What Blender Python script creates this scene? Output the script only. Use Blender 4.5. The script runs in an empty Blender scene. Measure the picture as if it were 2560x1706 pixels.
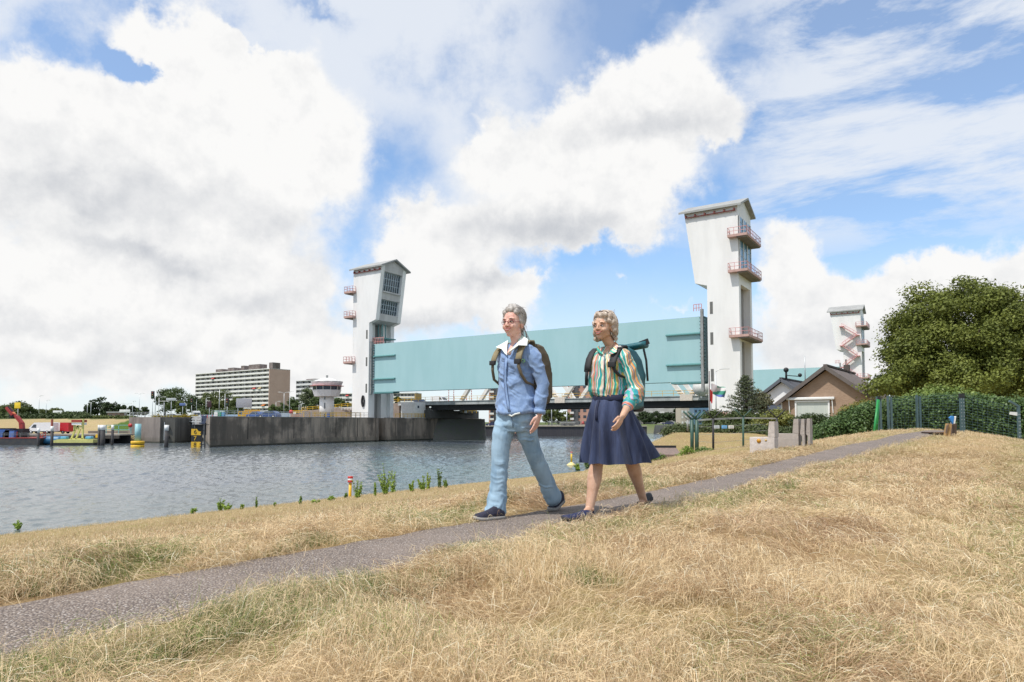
import bpy, bmesh, math, random
import numpy as np
from mathutils import Vector, Matrix, noise as mnoise
R = math.radians
random.seed(7)
rng = np.random.default_rng(11)
sc = bpy.context.scene
C = sc.collection

# ------------------------------------------------------------------ camera
EZ = 4.6                     # eye height above the water (m); the water lies at z = 0
PITCH = R(3.0)
FPX = 1707.0                 # focal length, in pixels of a 2560 px wide picture
HOR = 1056.0                 # row of the horizon in that picture
CY = HOR - FPX * math.tan(PITCH)
cam = bpy.data.cameras.new('camera')
cam.lens = 24.0
cam.sensor_width = 36.0
cam.shift_y = (CY - 853.0) / 2560.0
cam.clip_start = 0.05
cam.clip_end = 20000
camo = bpy.data.objects.new('camera', cam)
camo.location = (0, 0, EZ)
camo.rotation_euler = (R(90) + PITCH, 0, 0)
C.objects.link(camo)
sc.camera = camo

def at(px, py, y):
    """world point at distance y (m, straight ahead) seen at a picture position"""
    xc = (px - 1280.0) / FPX
    yc = (CY - py) / FPX
    cp, sp = math.cos(PITCH), math.sin(PITCH)
    d = cp - yc * sp
    return Vector((xc / d * y, y, EZ + (sp + yc * cp) / d * y))

def ray(px, py):
    v = at(px, py, 1.0) - Vector((0, 0, EZ))
    return v.normalized()

# ------------------------------------------------------------------ sun and sky
SUN_DIR = Vector((-0.366, -0.29, 0.883)).normalized()      # towards the sun
sun = bpy.data.lights.new('sun', 'SUN')
sun.energy = 4.8
sun.angle = R(0.53)
sun.color = (1.0, 0.955, 0.89)
suno = bpy.data.objects.new('sun', sun)
suno.rotation_euler = SUN_DIR.to_track_quat('Z', 'Y').to_euler()
C.objects.link(suno)
sc.view_settings.view_transform = 'Standard'
sc.view_settings.look = 'None'
sc.view_settings.exposure = -0.15
sc.view_settings.gamma = 1.0
sc.render.engine = 'CYCLES'
sc.cycles.use_denoising = True
sc.cycles.max_bounces = 6
sc.cycles.transparent_max_bounces = 12
sc.cycles.caustics_reflective = False
sc.cycles.caustics_refractive = False

class NT:
    """small helper for writing node trees"""
    def __init__(s, tree):
        s.t = tree
    def n(s, typ, ins=None, **kw):
        nd = s.t.nodes.new(typ)
        for k, v in kw.items():
            setattr(nd, k, v)
        if ins:
            for k, v in ins.items():
                s.put(nd, k, v)
        return nd
    def put(s, nd, k, v):
        sock = nd.inputs[k]
        if isinstance(v, bpy.types.NodeSocket):
            s.t.links.new(v, sock)
        elif isinstance(v, bpy.types.Node):
            s.t.links.new(v.outputs[0], sock)
        else:
            sock.default_value = v
    def m(s, op, a, b=0.0, c=0.0, clamp=False):
        nd = s.n('ShaderNodeMath', operation=op, use_clamp=clamp)
        s.put(nd, 0, a); s.put(nd, 1, b); s.put(nd, 2, c)
        return nd.outputs[0]
    def vm(s, op, a, b=(0, 0, 0), sc_=None):
        nd = s.n('ShaderNodeVectorMath', operation=op)
        s.put(nd, 0, a); s.put(nd, 1, b)
        if sc_ is not None:
            s.put(nd, 'Scale', sc_)
        return nd.outputs['Value'] if op in ('LENGTH', 'DOT_PRODUCT', 'DISTANCE') else nd.outputs[0]
    def mix(s, f, a, b, blend='MIX'):
        nd = s.n('ShaderNodeMix', data_type='RGBA', blend_type=blend)
        s.put(nd, 0, f); s.put(nd, 6, a); s.put(nd, 7, b)
        return nd.outputs[2]
    def ss(s, x, lo, hi, a=0.0, b=1.0):
        nd = s.n('ShaderNodeMapRange', interpolation_type='SMOOTHSTEP')
        s.put(nd, 0, x); s.put(nd, 1, lo); s.put(nd, 2, hi); s.put(nd, 3, a); s.put(nd, 4, b)
        return nd.outputs[0]
    def noise(s, vec, scale, detail=4, rough=0.55, out='Fac', dist=0.0):
        nd = s.n('ShaderNodeTexNoise')
        s.put(nd, 'Vector', vec); s.put(nd, 'Scale', scale)
        nd.inputs['Detail'].default_value = detail
        nd.inputs['Roughness'].default_value = rough
        nd.inputs['Distortion'].default_value = dist
        return nd.outputs[out]

def azel(dx, dy):
    """azimuth and elevation of a point of the sky given in the 2353 px wide view"""
    v = ray(dx * 1.088, dy * 1.088)
    return math.atan2(v.x, v.y), math.asin(v.z)

# cumulus masses: (x, y, half width, half height, weight)
BLOBS = [
    (90, 300, 260, 150, 1.2), (420, 150, 150, 130, 1.05), (560, 230, 210, 130, 1.25), (690, 300, 150, 110, 1.0),
    (330, 400, 420, 110, 1.2), (60, 160, 80, 60, .5), (300, 30, 90, 60, .5), (610, 430, 140, 120, .9),
    (110, 640, 280, 150, 1.0), (450, 640, 260, 140, 1.05), (340, 830, 480, 110, 1.1), (700, 700, 90, 90, .5),
    (760, 830, 160, 90, .8),
    (1480, 190, 150, 100, 1.25), (1370, 245, 120, 55, .8), (1600, 245, 85, 65, .9), (1500, 290, 200, 45, .6),
    (1290, 385, 210, 105, 1.3), (1160, 345, 110, 60, .8), (1450, 440, 120, 110, 1.2), (1190, 525, 170, 62, .9),
    (1400, 540, 130, 45, .7),
    (970, 560, 85, 70, 1.1), (1030, 640, 140, 90, 1.1), (900, 680, 70, 90, .7), (1130, 710, 110, 60, .9),
    (1215, 652, 34, 26, .75), (1440, 668, 26, 16, .42),
    (1830, 600, 70, 65, 1.1), (1890, 690, 130, 80, 1.1), (2030, 690, 100, 60, .9), (2150, 640, 70, 55, 1.0),
    (2250, 680, 130, 90, 1.1), (2040, 810, 360, 90, 1.1), (2345, 640, 60, 70, .8), (1560, 720, 60, 14, .38),
]
# blue holes in the cover: (x, y, half width, half height)
HOLES = [(285, 150, 85, 42, .8), (600, 70, 60, 50, .9), (640, 110, 40, 30, .8), (190, 95, 50, 26, .6), (1015, 160, 30, 20, .5)]
# grey undersides
GREYS = [
    (190, 465, 200, 50, 1.0), (420, 440, 170, 45, .6), (620, 520, 110, 42, .65), (400, 600, 180, 42, .75), (110, 730, 200, 36, .6),
    (560, 690, 150, 34, .65), (300, 850, 400, 44, .6), (1500, 285, 210, 42, .85), (1190, 530, 160, 48, .95), (1370, 550, 140, 42, .75),
    (1120, 655, 90, 30, .9), (980, 735, 160, 34, .7), (1870, 790, 140, 50, .6), (2150, 790, 220, 50, .6), (2330, 800, 120, 80, .5),
    (700, 620, 60, 60, .5), (60, 330, 120, 40, .35), (250, 560, 200, 30, .5),
]
# clear air between the clouds
CLEAR = [(880, 420, 110, 120, 1.0), (800, 560, 60, 70, .7), (1340, 620, 180, 45, 1.0), (1640, 440, 90, 130, 1.0), (1240, 570, 60, 40, .8), (1720, 120, 70, 70, .8), (1560, 40, 120, 40, .9), (720, 20, 60, 30, .8), (1640, 660, 120, 60, .8), (1120, 300, 40, 60, .5)]

world = bpy.data.worlds.new('World')
sc.world = world
world.use_nodes = True
world.cycles.sampling_method = 'MANUAL'
world.cycles.sample_map_resolution = 512
wt = world.node_tree
wt.nodes.clear()
w = NT(wt)
def field(vec, lst, k=-1.1):
    """sum of soft round masses on the sphere of directions"""
    acc = None
    base = math.exp(k)
    for bl in lst:
        (bx, by, hw, hh) = bl[:4]; wgt = bl[4] if len(bl) > 4 else 1.0
        a, e = azel(bx, by)
        sa = (azel(bx + hw, by)[0] - azel(bx - hw, by)[0]) / 2
        se = (azel(bx, by - hh)[1] - azel(bx, by + hh)[1]) / 2
        nd = w.n('ShaderNodeVectorMath', operation='MULTIPLY_ADD')
        w.put(nd, 0, vec); w.put(nd, 1, (1 / sa, 1 / se, 0)); w.put(nd, 2, (-a / sa, -e / se, 0))
        x = w.m('POWER', base, w.vm('DOT_PRODUCT', nd.outputs[0], nd.outputs[0]))
        acc = w.m('MULTIPLY', x, wgt) if acc is None else w.m('MULTIPLY_ADD', x, wgt, acc)
    return acc
tc = w.n('ShaderNodeTexCoord')
dirv = tc.outputs['Generated']
sep = w.n('ShaderNodeSeparateXYZ', {0: dirv})
az = w.m('ARCTAN2', sep.outputs[0], sep.outputs[1])
el = w.m('ARCSINE', sep.outputs[2])
cmb = w.n('ShaderNodeCombineXYZ', {0: az, 1: el, 2: 0.0}).outputs[0]
n2 = w.noise(dirv, 7.0, 6, .62, 'Color')
wv2 = w.vm('SUBTRACT', n2, (.5, .5, .5))
wp = w.vm('ADD', cmb, w.vm('SCALE', wv2, sc_=0.17))
d0 = field(wp, BLOBS)
hol = field(wp, HOLES)
gry = field(w.vm('ADD', cmb, w.vm('SCALE', wv2, sc_=0.15)), GREYS)
clr = field(w.vm('ADD', cmb, w.vm('SCALE', wv2, sc_=0.22)), CLEAR)
fb = w.noise(dirv, 13.0, 8, .62)
fb2 = w.noise(w.vm('ADD', dirv, (-.010, 0, .020)), 13.0, 6, .62)
# generic cover for the part of the sky behind and above the picture
behind = w.ss(w.m('ABSOLUTE', az), .75, 1.0)
topsky = w.ss(el, .62, .8)
away = w.m('MAXIMUM', behind, topsky)
gen = w.m('MULTIPLY', w.ss(w.noise(dirv, 2.2, 4, .55), .50, .64), away)
dens = w.m('ADD', w.m('MULTIPLY_ADD', hol, -1.6, d0), w.m('MULTIPLY', w.m('SUBTRACT', fb, .5), 1.0))
cov = w.m('MAXIMUM', w.ss(dens, .18, .70), gen)
rel = w.m('MULTIPLY', w.m('SUBTRACT', fb2, fb), 1.5)
shade = w.m('MULTIPLY_ADD', gry, .80, rel)
shade = w.m('MULTIPLY', w.m('ADD', shade, w.m('MULTIPLY', w.m('SUBTRACT', fb, .47), .35)), 1.0, clamp=True)
ccol = w.mix(shade, (10.7, 10.65, 10.55, 1), (6.6, 6.85, 7.3, 1))
# veil of high cloud: long streaks
sk = w.n('ShaderNodeMapping', {'Vector': cmb})
sk.inputs['Rotation'].default_value = (0, 0, R(-33))
sk.inputs['Scale'].default_value = (1.0, 3.4, 1.0)
sn = w.noise(sk.outputs[0], 3.1, 8, .64, dist=.25)
cirr_r = w.m('MULTIPLY', w.ss(az, .12, .34), w.ss(el, .14, .30))
cirr_m = w.m('MULTIPLY', w.ss(el, .10, .30), w.ss(az, .22, -.04))
veil_r = w.m('MULTIPLY', w.ss(sn, .35, .58), w.m('MULTIPLY', cirr_r, .88))
veil_m = w.m('MULTIPLY', w.ss(w.noise(dirv, 4.0, 7, .62), .30, .56), w.m('MULTIPLY', cirr_m, .88))
low = w.ss(el, .28, .0, .20, .80)                        # milky air near the horizon
veil = w.m('MAXIMUM', w.m('MULTIPLY', w.m('MAXIMUM', veil_r, veil_m), w.m('MULTIPLY_ADD', clr, -.85, 1.0, True)), w.m('MULTIPLY', low, w.m('MULTIPLY_ADD', clr, -.4, 1.0, True)))
sky = w.n('ShaderNodeTexSky', sky_type='NISHITA')
sky.sun_disc = False
sky.sun_elevation = math.asin(SUN_DIR.z)
sky.sun_rotation = math.atan2(SUN_DIR.x, SUN_DIR.y)
sky.altitude = 0
sky.air_density = 1.0
sky.dust_density = 0.3
sky.ozone_density = 2.5
skc = w.mix(1.0, sky.outputs[0], (1.55, 1.98, 2.22, 1), 'MULTIPLY')
c1 = w.mix(veil, skc, (9.4, 9.8, 10.4, 1))
c2 = w.mix(cov, c1, ccol)
bg = w.n('ShaderNodeBackground', {'Color': c2, 'Strength': 0.1})
wo = w.n('ShaderNodeOutputWorld', {'Surface': bg})

# ------------------------------------------------------------------ helpers
def tag(o, label=None, cat=None, group=None, kind=None):
    if label: o['label'] = label
    if cat: o['category'] = cat
    if group: o['group'] = group
    if kind: o['kind'] = kind
    return o

def wloc(p):
    v = Vector((0, 0, 0))
    while p is not None:
        v += p.location
        p = p.parent
    return v

def thing(name, label, cat, loc=(0, 0, 0), group=None):
    o = bpy.data.objects.new(name, None)
    o.empty_display_size = .2
    C.objects.link(o)
    o.location = loc
    return tag(o, label, cat, group)

def link(name, me, mat, parent=None):
    if mat is not None:
        for m_ in (mat if isinstance(mat, (list, tuple)) else [mat]):
            me.materials.append(m_)
    o = bpy.data.objects.new(name, me)
    C.objects.link(o)
    if parent is not None:
        o.parent = parent
        o.location = -wloc(parent)
    return o

def copy_tree(o, parent=None):
    c = o.copy()
    C.objects.link(c)
    c.parent = parent
    for ch in o.children:
        copy_tree(ch, c)
    return c

def frame(o3, ux, uy, uz=(0, 0, 1)):
    """matrix with the given axes"""
    m_ = Matrix.Identity(4)
    for i, v in enumerate((Vector(ux), Vector(uy), Vector(uz))):
        for r in range(3):
            m_[r][i] = v[r]
    for r in range(3):
        m_[r][3] = o3[r]
    return m_

def rotz(loc, a):
    return Matrix.Translation(loc) @ Matrix.Rotation(a, 4, 'Z')

class MB:
    def __init__(s, mat=None):
        s.v = []; s.f = []; s.mi = []; s.sm = []
        s.T = mat if mat is not None else Matrix.Identity(4)
        s.cur = 0
    def add(s, vs, fs, smooth=False):
        b = len(s.v)
        s.v += [s.T @ Vector(p) for p in vs]
        s.f += [tuple(b + i for i in f) for f in fs]
        s.mi += [s.cur] * len(fs)
        s.sm += [smooth] * len(fs)
        return s
    def box(s, x0, x1, y0, y1, z0, z1):
        vs = [(x, y, z) for z in (z0, z1) for y in (y0, y1) for x in (x0, x1)]
        return s.add(vs, [(0, 2, 3, 1), (4, 5, 7, 6), (0, 1, 5, 4), (2, 6, 7, 3), (0, 4, 6, 2), (1, 3, 7, 5)])
    def cbox(s, c, sx, sy, sz):
        return s.box(c[0] - sx / 2, c[0] + sx / 2, c[1] - sy / 2, c[1] + sy / 2, c[2] - sz / 2, c[2] + sz / 2)
    def rbox(s, x0, x1, y0, y1, z0, z1, r):
        """box with chamfered edges"""
        bm = bmesh.new()
        bmesh.ops.create_cube(bm, size=1)
        for v in bm.verts:
            v.co = Vector((x0 + (v.co.x + .5) * (x1 - x0), y0 + (v.co.y + .5) * (y1 - y0), z0 + (v.co.z + .5) * (z1 - z0)))
        bmesh.ops.bevel(bm, geom=list(bm.edges), offset=r, segments=3, affect='EDGES', profile=.5)
        bm.verts.index_update()
        s.add([v.co.copy() for v in bm.verts], [tuple(v.index for v in f.verts) for f in bm.faces], True)
        bm.free()
        return s
    def prism(s, poly, a, b, axis='z'):
        """polygon extruded from a to b along an axis; poly holds the other two coordinates"""
        def p3(p, t):
            if axis == 'z': return (p[0], p[1], t)
            if axis == 'y': return (p[0], t, p[1])
            return (t, p[0], p[1])
        n = len(poly)
        vs = [p3(p, a) for p in poly] + [p3(p, b) for p in poly]
        fs = [tuple(range(n))[::-1], tuple(range(n, 2 * n))]
        fs += [(i, (i + 1) % n, n + (i + 1) % n, n + i) for i in range(n)]
        return s.add(vs, fs)
    def tube(s, pts, r, n=8, caps=True, smooth=True):
        """round bar through points; r is a number or one radius per point"""
        pts = [Vector(p) for p in pts]
        rs = r if isinstance(r, (list, tuple)) else [r] * len(pts)
        vs = []; fs = []
        up = None
        for i, p in enumerate(pts):
            d = (pts[min(i + 1, len(pts) - 1)] - pts[max(i - 1, 0)]).normalized()
            if up is None:
                up = Vector((0, 0, 1)) if abs(d.z) < .95 else Vector((1, 0, 0))
            x = d.cross(up).normalized(); y = x.cross(d).normalized()
            up = y
            for k in range(n):
                a = 2 * math.pi * k / n
                vs.append(p + (x * math.cos(a) + y * math.sin(a)) * rs[i])
        for i in range(len(pts) - 1):
            for k in range(n):
                a = i * n + k; b = i * n + (k + 1) % n
                fs.append((a, b, b + n, a + n))
        if caps:
            fs.append(tuple(range(n))[::-1]); fs.append(tuple(range(len(vs) - n, len(vs))))
        return s.add(vs, fs, smooth)
    def bar(s, p0, p1, w_, h=None):
        """square bar"""
        p0 = Vector(p0); p1 = Vector(p1); h = h or w_
        d = (p1 - p0).normalized()
        up = Vector((0, 0, 1)) if abs(d.z) < .95 else Vector((1, 0, 0))
        x = d.cross(up).normalized() * w_ / 2; y = x.cross(d).normalized() * h / 2
        vs = [p + a for p in (p0, p1) for a in (-x - y, x - y, x + y, -x + y)]
        return s.add(vs, [(0, 3, 2, 1), (4, 5, 6, 7), (0, 1, 5, 4), (1, 2, 6, 5), (2, 3, 7, 6), (3, 0, 4, 7)])
    def lathe(s, prof, c=(0, 0, 0), n=24, smooth=True):
        vs = []; fs = []
        for (r, z) in prof:
            for k in range(n):
                a = 2 * math.pi * k / n
                vs.append((c[0] + r * math.cos(a), c[1] + r * math.sin(a), c[2] + z))
        for i in range(len(prof) - 1):
            for k in range(n):
                a = i * n + k; b = i * n + (k + 1) % n
                fs.append((a, b, b + n, a + n))
        fs.append(tuple(range(n))[::-1]); fs.append(tuple(range(len(vs) - n, len(vs))))
        return s.add(vs, fs, smooth)
    def loft(s, rings, closed=True, caps=True, smooth=True):
        n = len(rings[0]); vs = [p for r in rings for p in r]; fs = []
        for i in range(len(rings) - 1):
            for k in range(n if closed else n - 1):
                a = i * n + k; b = i * n + (k + 1) % n
                fs.append((a, b, b + n, a + n))
        if caps and closed:
            fs.append(tuple(range(n))[::-1]); fs.append(tuple(range(len(vs) - n, len(vs))))
        return s.add(vs, fs, smooth)
    def ball(s, c, r, seg=14, ring=9, rot=None):
        """ellipsoid; r a number or three; rot an optional 3x3 of axes"""
        rr = Vector((r, r, r)) if not hasattr(r, '__len__') else Vector(r)
        vs = []; fs = []
        q = rot if rot is not None else Matrix.Identity(3)
        for i in range(ring + 1):
            th = math.pi * i / ring
            for k in range(seg):
                ph = 2 * math.pi * k / seg
                l = Vector((rr.x * math.sin(th) * math.cos(ph), rr.y * math.sin(th) * math.sin(ph), rr.z * math.cos(th)))
                vs.append(Vector(c) + q @ l)
        for i in range(ring):
            for k in range(seg):
                a = i * seg + k; b = i * seg + (k + 1) % seg
                fs.append((a, a + seg, b + seg, b))
        return s.add(vs, fs, True)
    def mesh(s, name='m'):
        me = bpy.data.meshes.new(name)
        me.from_pydata([tuple(v) for v in s.v], [], s.f)
        me.polygons.foreach_set('use_smooth', s.sm)
        me.polygons.foreach_set('material_index', s.mi)
        bm = bmesh.new(); bm.from_mesh(me)
        bmesh.ops.recalc_face_normals(bm, faces=bm.faces)
        bm.to_mesh(me); bm.free()
        me.update()
        return me
    def build(s, name, mat, parent=None):
        return link(name, s.mesh(name), mat, parent)

def np_mesh(name, verts, quads, mat, parent=None, col=None, smooth=False, attrs=None):
    me = bpy.data.meshes.new(name)
    nv = len(verts); nf = len(quads); k = quads.shape[1]
    me.vertices.add(nv); me.loops.add(nf * k); me.polygons.add(nf)
    me.vertices.foreach_set('co', np.ascontiguousarray(verts, np.float32).ravel())
    me.loops.foreach_set('vertex_index', np.ascontiguousarray(quads, np.int32).ravel())
    me.polygons.foreach_set('loop_start', np.arange(nf, dtype=np.int32) * k)
    me.polygons.foreach_set('loop_total', np.full(nf, k, np.int32))
    if smooth:
        me.polygons.foreach_set('use_smooth', np.ones(nf, bool))
    if col is not None:
        a = me.attributes.new('tint', 'FLOAT_COLOR', 'POINT')
        c4 = np.ones((nv, 4), np.float32); c4[:, :3] = col
        a.data.foreach_set('color', c4.ravel())
    if attrs:
        for kk, vv in attrs.items():
            a = me.attributes.new(kk, 'FLOAT', 'POINT')
            a.data.foreach_set('value', np.ascontiguousarray(vv, np.float32))
    me.update(calc_edges=True)
    me.validate()
    return link(name, me, mat, parent)

MATS = {}
def M(name, col, rough=.6, metal=0.0, col2=None, scale=3.0, bump=0.0, bscale=30.0, spec=.5, lo=.35, hi=.65,
      stretch=(1, 1, 1), sheen=0.0, coat=0.0, sub=0.0, emis=None, alpha=None, trans=0.0, detail=5):
    if name in MATS: return MATS[name]
    m_ = bpy.data.materials.new(name); m_.use_nodes = True
    t = m_.node_tree; t.nodes.clear(); n = NT(t)
    p = n.n('ShaderNodeBsdfPrincipled')
    o = n.n('ShaderNodeOutputMaterial', {'Surface': p.outputs[0]})
    c4 = lambda c: (c[0], c[1], c[2], 1)
    tcn = n.n('ShaderNodeTexCoord')
    mp = n.n('ShaderNodeMapping', {'Vector': tcn.outputs['Object']})
    mp.inputs['Scale'].default_value = stretch
    if col2 is None:
        col2 = tuple(x * .86 for x in col)
    f = n.ss(n.noise(mp.outputs[0], scale, detail, .6), lo, hi)
    n.put(p, 'Base Color', n.mix(f, c4(col), c4(col2)))
    p.inputs['Roughness'].default_value = rough
    p.inputs['Metallic'].default_value = metal
    p.inputs['Specular IOR Level'].default_value = spec
    if sheen: p.inputs['Sheen Weight'].default_value = sheen
    if coat: p.inputs['Coat Weight'].default_value = coat
    if sub:
        p.inputs['Subsurface Weight'].default_value = sub
        p.inputs['Subsurface Radius'].default_value = (.012, .005, .003)
        p.inputs['Subsurface Scale'].default_value = 1.0
    if trans: p.inputs['Transmission Weight'].default_value = trans
    if bump:
        b = n.n('ShaderNodeBump', {'Height': n.noise(mp.outputs[0], bscale, 5, .6), 'Strength': 1.0, 'Distance': bump})
        n.put(p, 'Normal', b.outputs[0])
    MATS[name] = m_
    return m_

def foliage_mat(name, gain=1.0, rough=.55, tr=.25):
    """leaf material: colour from each leaf's own tint"""
    if name in MATS: return MATS[name]
    m_ = bpy.data.materials.new(name); m_.use_nodes = True
    t = m_.node_tree; t.nodes.clear(); n = NT(t)
    at_ = n.n('ShaderNodeAttribute', attribute_name='tint')
    c = n.mix(1.0, at_.outputs['Color'], (gain, gain, gain, 1), 'MULTIPLY')
    p = n.n('ShaderNodeBsdfPrincipled', {'Base Color': c, 'Roughness': rough})
    p.inputs['Specular IOR Level'].default_value = .25
    tl = n.n('ShaderNodeBsdfTranslucent', {'Color': c})
    mx = n.n('ShaderNodeMixShader', {0: tr, 1: p.outputs[0], 2: tl.outputs[0]})
    n.n('ShaderNodeOutputMaterial', {'Surface': mx.outputs[0]})
    MATS[name] = m_
    return m_

# value noise on the plane, for shapes and for the spread of grass
_H = rng.random((256, 256))
def vnoise(x, y, f):
    x = np.asarray(x, float) * f; y = np.asarray(y, float) * f
    xi = np.floor(x).astype(int); yi = np.floor(y).astype(int)
    fx = x - xi; fy = y - yi
    fx = fx * fx * (3 - 2 * fx); fy = fy * fy * (3 - 2 * fy)
    h = lambda a, b: _H[a & 255, b & 255]
    return (h(xi, yi) * (1 - fx) + h(xi + 1, yi) * fx) * (1 - fy) + (h(xi, yi + 1) * (1 - fx) + h(xi + 1, yi + 1) * fx) * fy
def fbm(x, y, f, o=4):
    t = 0; a = .5; s_ = 0
    for i in range(o):
        t = t + a * vnoise(x + 13.7 * i, y - 7.3 * i, f * 2 ** i); s_ += a; a *= .5
    return t / s_
def sstep(x, a, b):
    t = np.clip((np.asarray(x, float) - a) / (b - a), 0, 1)
    return t * t * (3 - 2 * t)
# ------------------------------------------------------------------ ground, path, water
def sw(x, y):
    """distance along the dike and distance to the water side of it"""
    return .6 * x + .8 * y, -(.8 * x - .6 * y)

P0 = Vector((-33.9, 161.0, 0)); U = Vector((.8375, -.546, 0)).normalized(); V = Vector((.546, .8375, 0)).normalized()
def F(u, v, z=0.0):
    """barrier frame: u along the gate from the left tower, v away along the channel"""
    return P0 + U * u + V * v + Vector((0, 0, z))

def path_c(s):
    return 3.05 + .35 * sstep(s, 6, 22) - .2 * sstep(s, 24, 40) + .05 * np.sin(s * .7)

def ground_z(x, y, lumps=True):
    x = np.asarray(x, float); y = np.asarray(y, float)
    s, w_ = sw(x, y)
    z = np.interp(w_, [-60, -14, -6, -1.5, 0, 1.2, 3.9, 4.7, 5.8, 9, 14, 22, 33.6, 36, 46],
                  [-4.0, -3.0, -1.9, -.98, -.83, -.77, -.79, -.90, -1.06, -1.53, -2.22, -3.2, -4.6, -5.2, -7.5])
    z = z + .30 * sstep(s, 14, 42) * sstep(w_, 9, 5) * sstep(w_, -6, 1)
    z = z + .62 * np.exp(-((s - 33) / 8) ** 2) * np.exp(-((w_ - 11.5) / 4.5) ** 2) + .20 * sstep(s, 9, 16) * sstep(s, 46, 36) * np.exp(-((w_ - 5.4) / 2.2) ** 2)
    z = z - .17 * np.clip(3.0 - w_, 0, 6) * sstep(s, 24, 48)
    z = z - .05 * sstep(s, 3, 7) * sstep(w_, 1.2, .1) * sstep(s, 22, 15)
    z = np.where(s > 62, np.minimum(z, np.interp(s, [62, 80], [10, -7])), z)
    # raised bank in front of the right tower
    fr = 46 - (y - .12 * (x - 18))
    lf = (x - 10.5) * -.952 + (y - 45) * .306
    mound = -.75 - .11 * np.clip(fr, 0, 1e9) - .45 * np.clip(lf, 0, 1e9) + 0.0 * x
    # towards the right the ground behind the dike lies at garden level
    mound = mound - .5 * sstep(x, 24, 34) * sstep(y, 50, 56)
    z = np.maximum(z, mound)
    z = np.maximum(z, np.where((x > 60) & (y > 40), -1.2, -50))
    # far banks
    left = np.interp(y, [150.5, 152, 160, 184, 230, 400, 3000], [-9, -2.7, -2.5, .95, 1.0, .3, .0])
    left = np.where(x < -84, left, -50)
    lp = np.where((x >= -84) & (y > 172 + .1 * (x + 84)) & (x < -8 + (y - 185) * -.2), .85, -50)
    far = np.interp(y, [221, 223, 300, 600, 3000], [-9, -1.5, -1.2, -.3, .0])
    rt = x / np.maximum(y, 1)
    inlet = (rt > .185) & (rt < .245) & (y < 470)
    far = np.where((y > 221) & ~inlet & (x > -84), far, -50)
    z = np.maximum(np.maximum(z, left), np.maximum(lp, far))
    rr = np.hypot(x, y)
    z = np.where((rr > 600) & (y < 50), np.maximum(z, -1.0), z)
    if lumps:
        near = sstep(rr, 60, 20) * sstep(w_, 34, 30) * (1 - .55 * sstep(w_, 3.9, 4.8))
        onp = sstep(np.abs(w_ - path_c(s)), .42, .9)
        z = z + near * onp * ((fbm(x, y, 1.3, 3) - .5) * .17 + (fbm(x + 40, y, 4.5, 2) - .5) * .07)
        ridge = np.exp(-((w_ - path_c(s) - 1.05) / .45) ** 2) * sstep(s, 26, 8)
        z = z + .03 * ridge * near * (.5 + fbm(x, y + 9, .9, 2))
    return z + EZ

def greenness(x, y):
    """share of living grass"""
    s, w_ = sw(x, y)
    g_ = sstep(fbm(x + 5, y + 3, .55, 4), .57, .74) * .55
    e = w_ - path_c(s)
    g_ = np.maximum(g_, np.exp(-((e + .75) / .33) ** 2) * sstep(fbm(x, y, 1.1, 2), .30, .55) * .6)
    g_ = np.maximum(g_, np.exp(-((e - .75) / .28) ** 2) * sstep(fbm(x + 30, y, .9, 2), .54, .64) * .95)
    g_ = np.maximum(g_, sstep(w_, 31, 33.2) * .9)
    g_ = np.maximum(g_, sstep(w_, .9, -.1) * sstep(s, 2, 6) * .55)
    g_ = np.maximum(g_, sstep(w_, 6.5, 12) * .28)
    return g_

th = np.concatenate([np.arange(-52, 52, .22), np.arange(52, 308, 4.0)])
th = np.radians(th)
rad = [0.25]
while rad[-1] < 9000:
    r_ = rad[-1]
    rad.append(r_ * (1.028 if r_ < 30 else 1.016 if r_ < 260 else 1.06) + .02)
rad = np.array(rad)
TH, RR = np.meshgrid(th, rad)
gx = np.sin(TH) * RR; gy = np.cos(TH) * RR
gz = ground_z(gx, gy)
nr, nt = gx.shape
gv = np.stack([gx, gy, gz], -1).reshape(-1, 3)
gv = np.vstack([gv, [[0, 0, float(ground_z(0, 0))]]])
ii, jj = np.meshgrid(np.arange(nr - 1), np.arange(nt), indexing='ij')
a_ = ii * nt + jj; b_ = ii * nt + (jj + 1) % nt
gq = np.stack([a_, b_, b_ + nt, a_ + nt], -1).reshape(-1, 4)
X_, Y_ = gv[:, 0], gv[:, 1]
S_, W_ = sw(X_, Y_)
gg = greenness(X_, Y_)
straw = np.array([.52, .385, .215]); strawd = np.array([.38, .265, .15]); grn = np.array([.17, .20, .065]); lawn = np.array([.085, .15, .028])
f1 = fbm(X_, Y_, 1.7, 4)[:, None]
gcol = straw * (1 - f1) + strawd * f1
gcol = gcol * (1 - gg[:, None] * .75) + grn * gg[:, None] * .75
far_ = (np.hypot(X_, Y_) > 130)
lawnm = ((X_ > -101) & (X_ < -84) & (Y_ > 157) & (Y_ < 184) & (Y_ - 158 > (-(X_ + 84) - 8) * 1.5))
gcol[far_] = np.array([.46, .36, .21]) * (.85 + .3 * fbm(X_, Y_, .12, 3)[far_, None])
flat = far_ & ((Y_ > 184) | (X_ > -84))
gcol[flat] = np.array([.13, .17, .07])
gcol[lawnm] = lawn
pier_top = (Y_ > 168) & (Y_ < 222) & (X_ > -84) & (X_ < 0)
gcol[pier_top] = np.array([.30, .29, .28])
gcol[far_ & (Y_ > 221) & (Y_ < 300) & (X_ > -84)] = np.array([.28, .27, .25])
gm = bpy.data.materials.new('dry_turf'); gm.use_nodes = True
t = gm.node_tree; t.nodes.clear(); n = NT(t)
tcn = n.n('ShaderNodeTexCoord')
at_ = n.n('ShaderNodeAttribute', attribute_name='tint')
nz = n.noise(tcn.outputs['Object'], 26, 8, .7)
nz2 = n.noise(tcn.outputs['Object'], 1.1, 6, .65)
nz3 = n.noise(tcn.outputs['Object'], .16, 5, .6)
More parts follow.
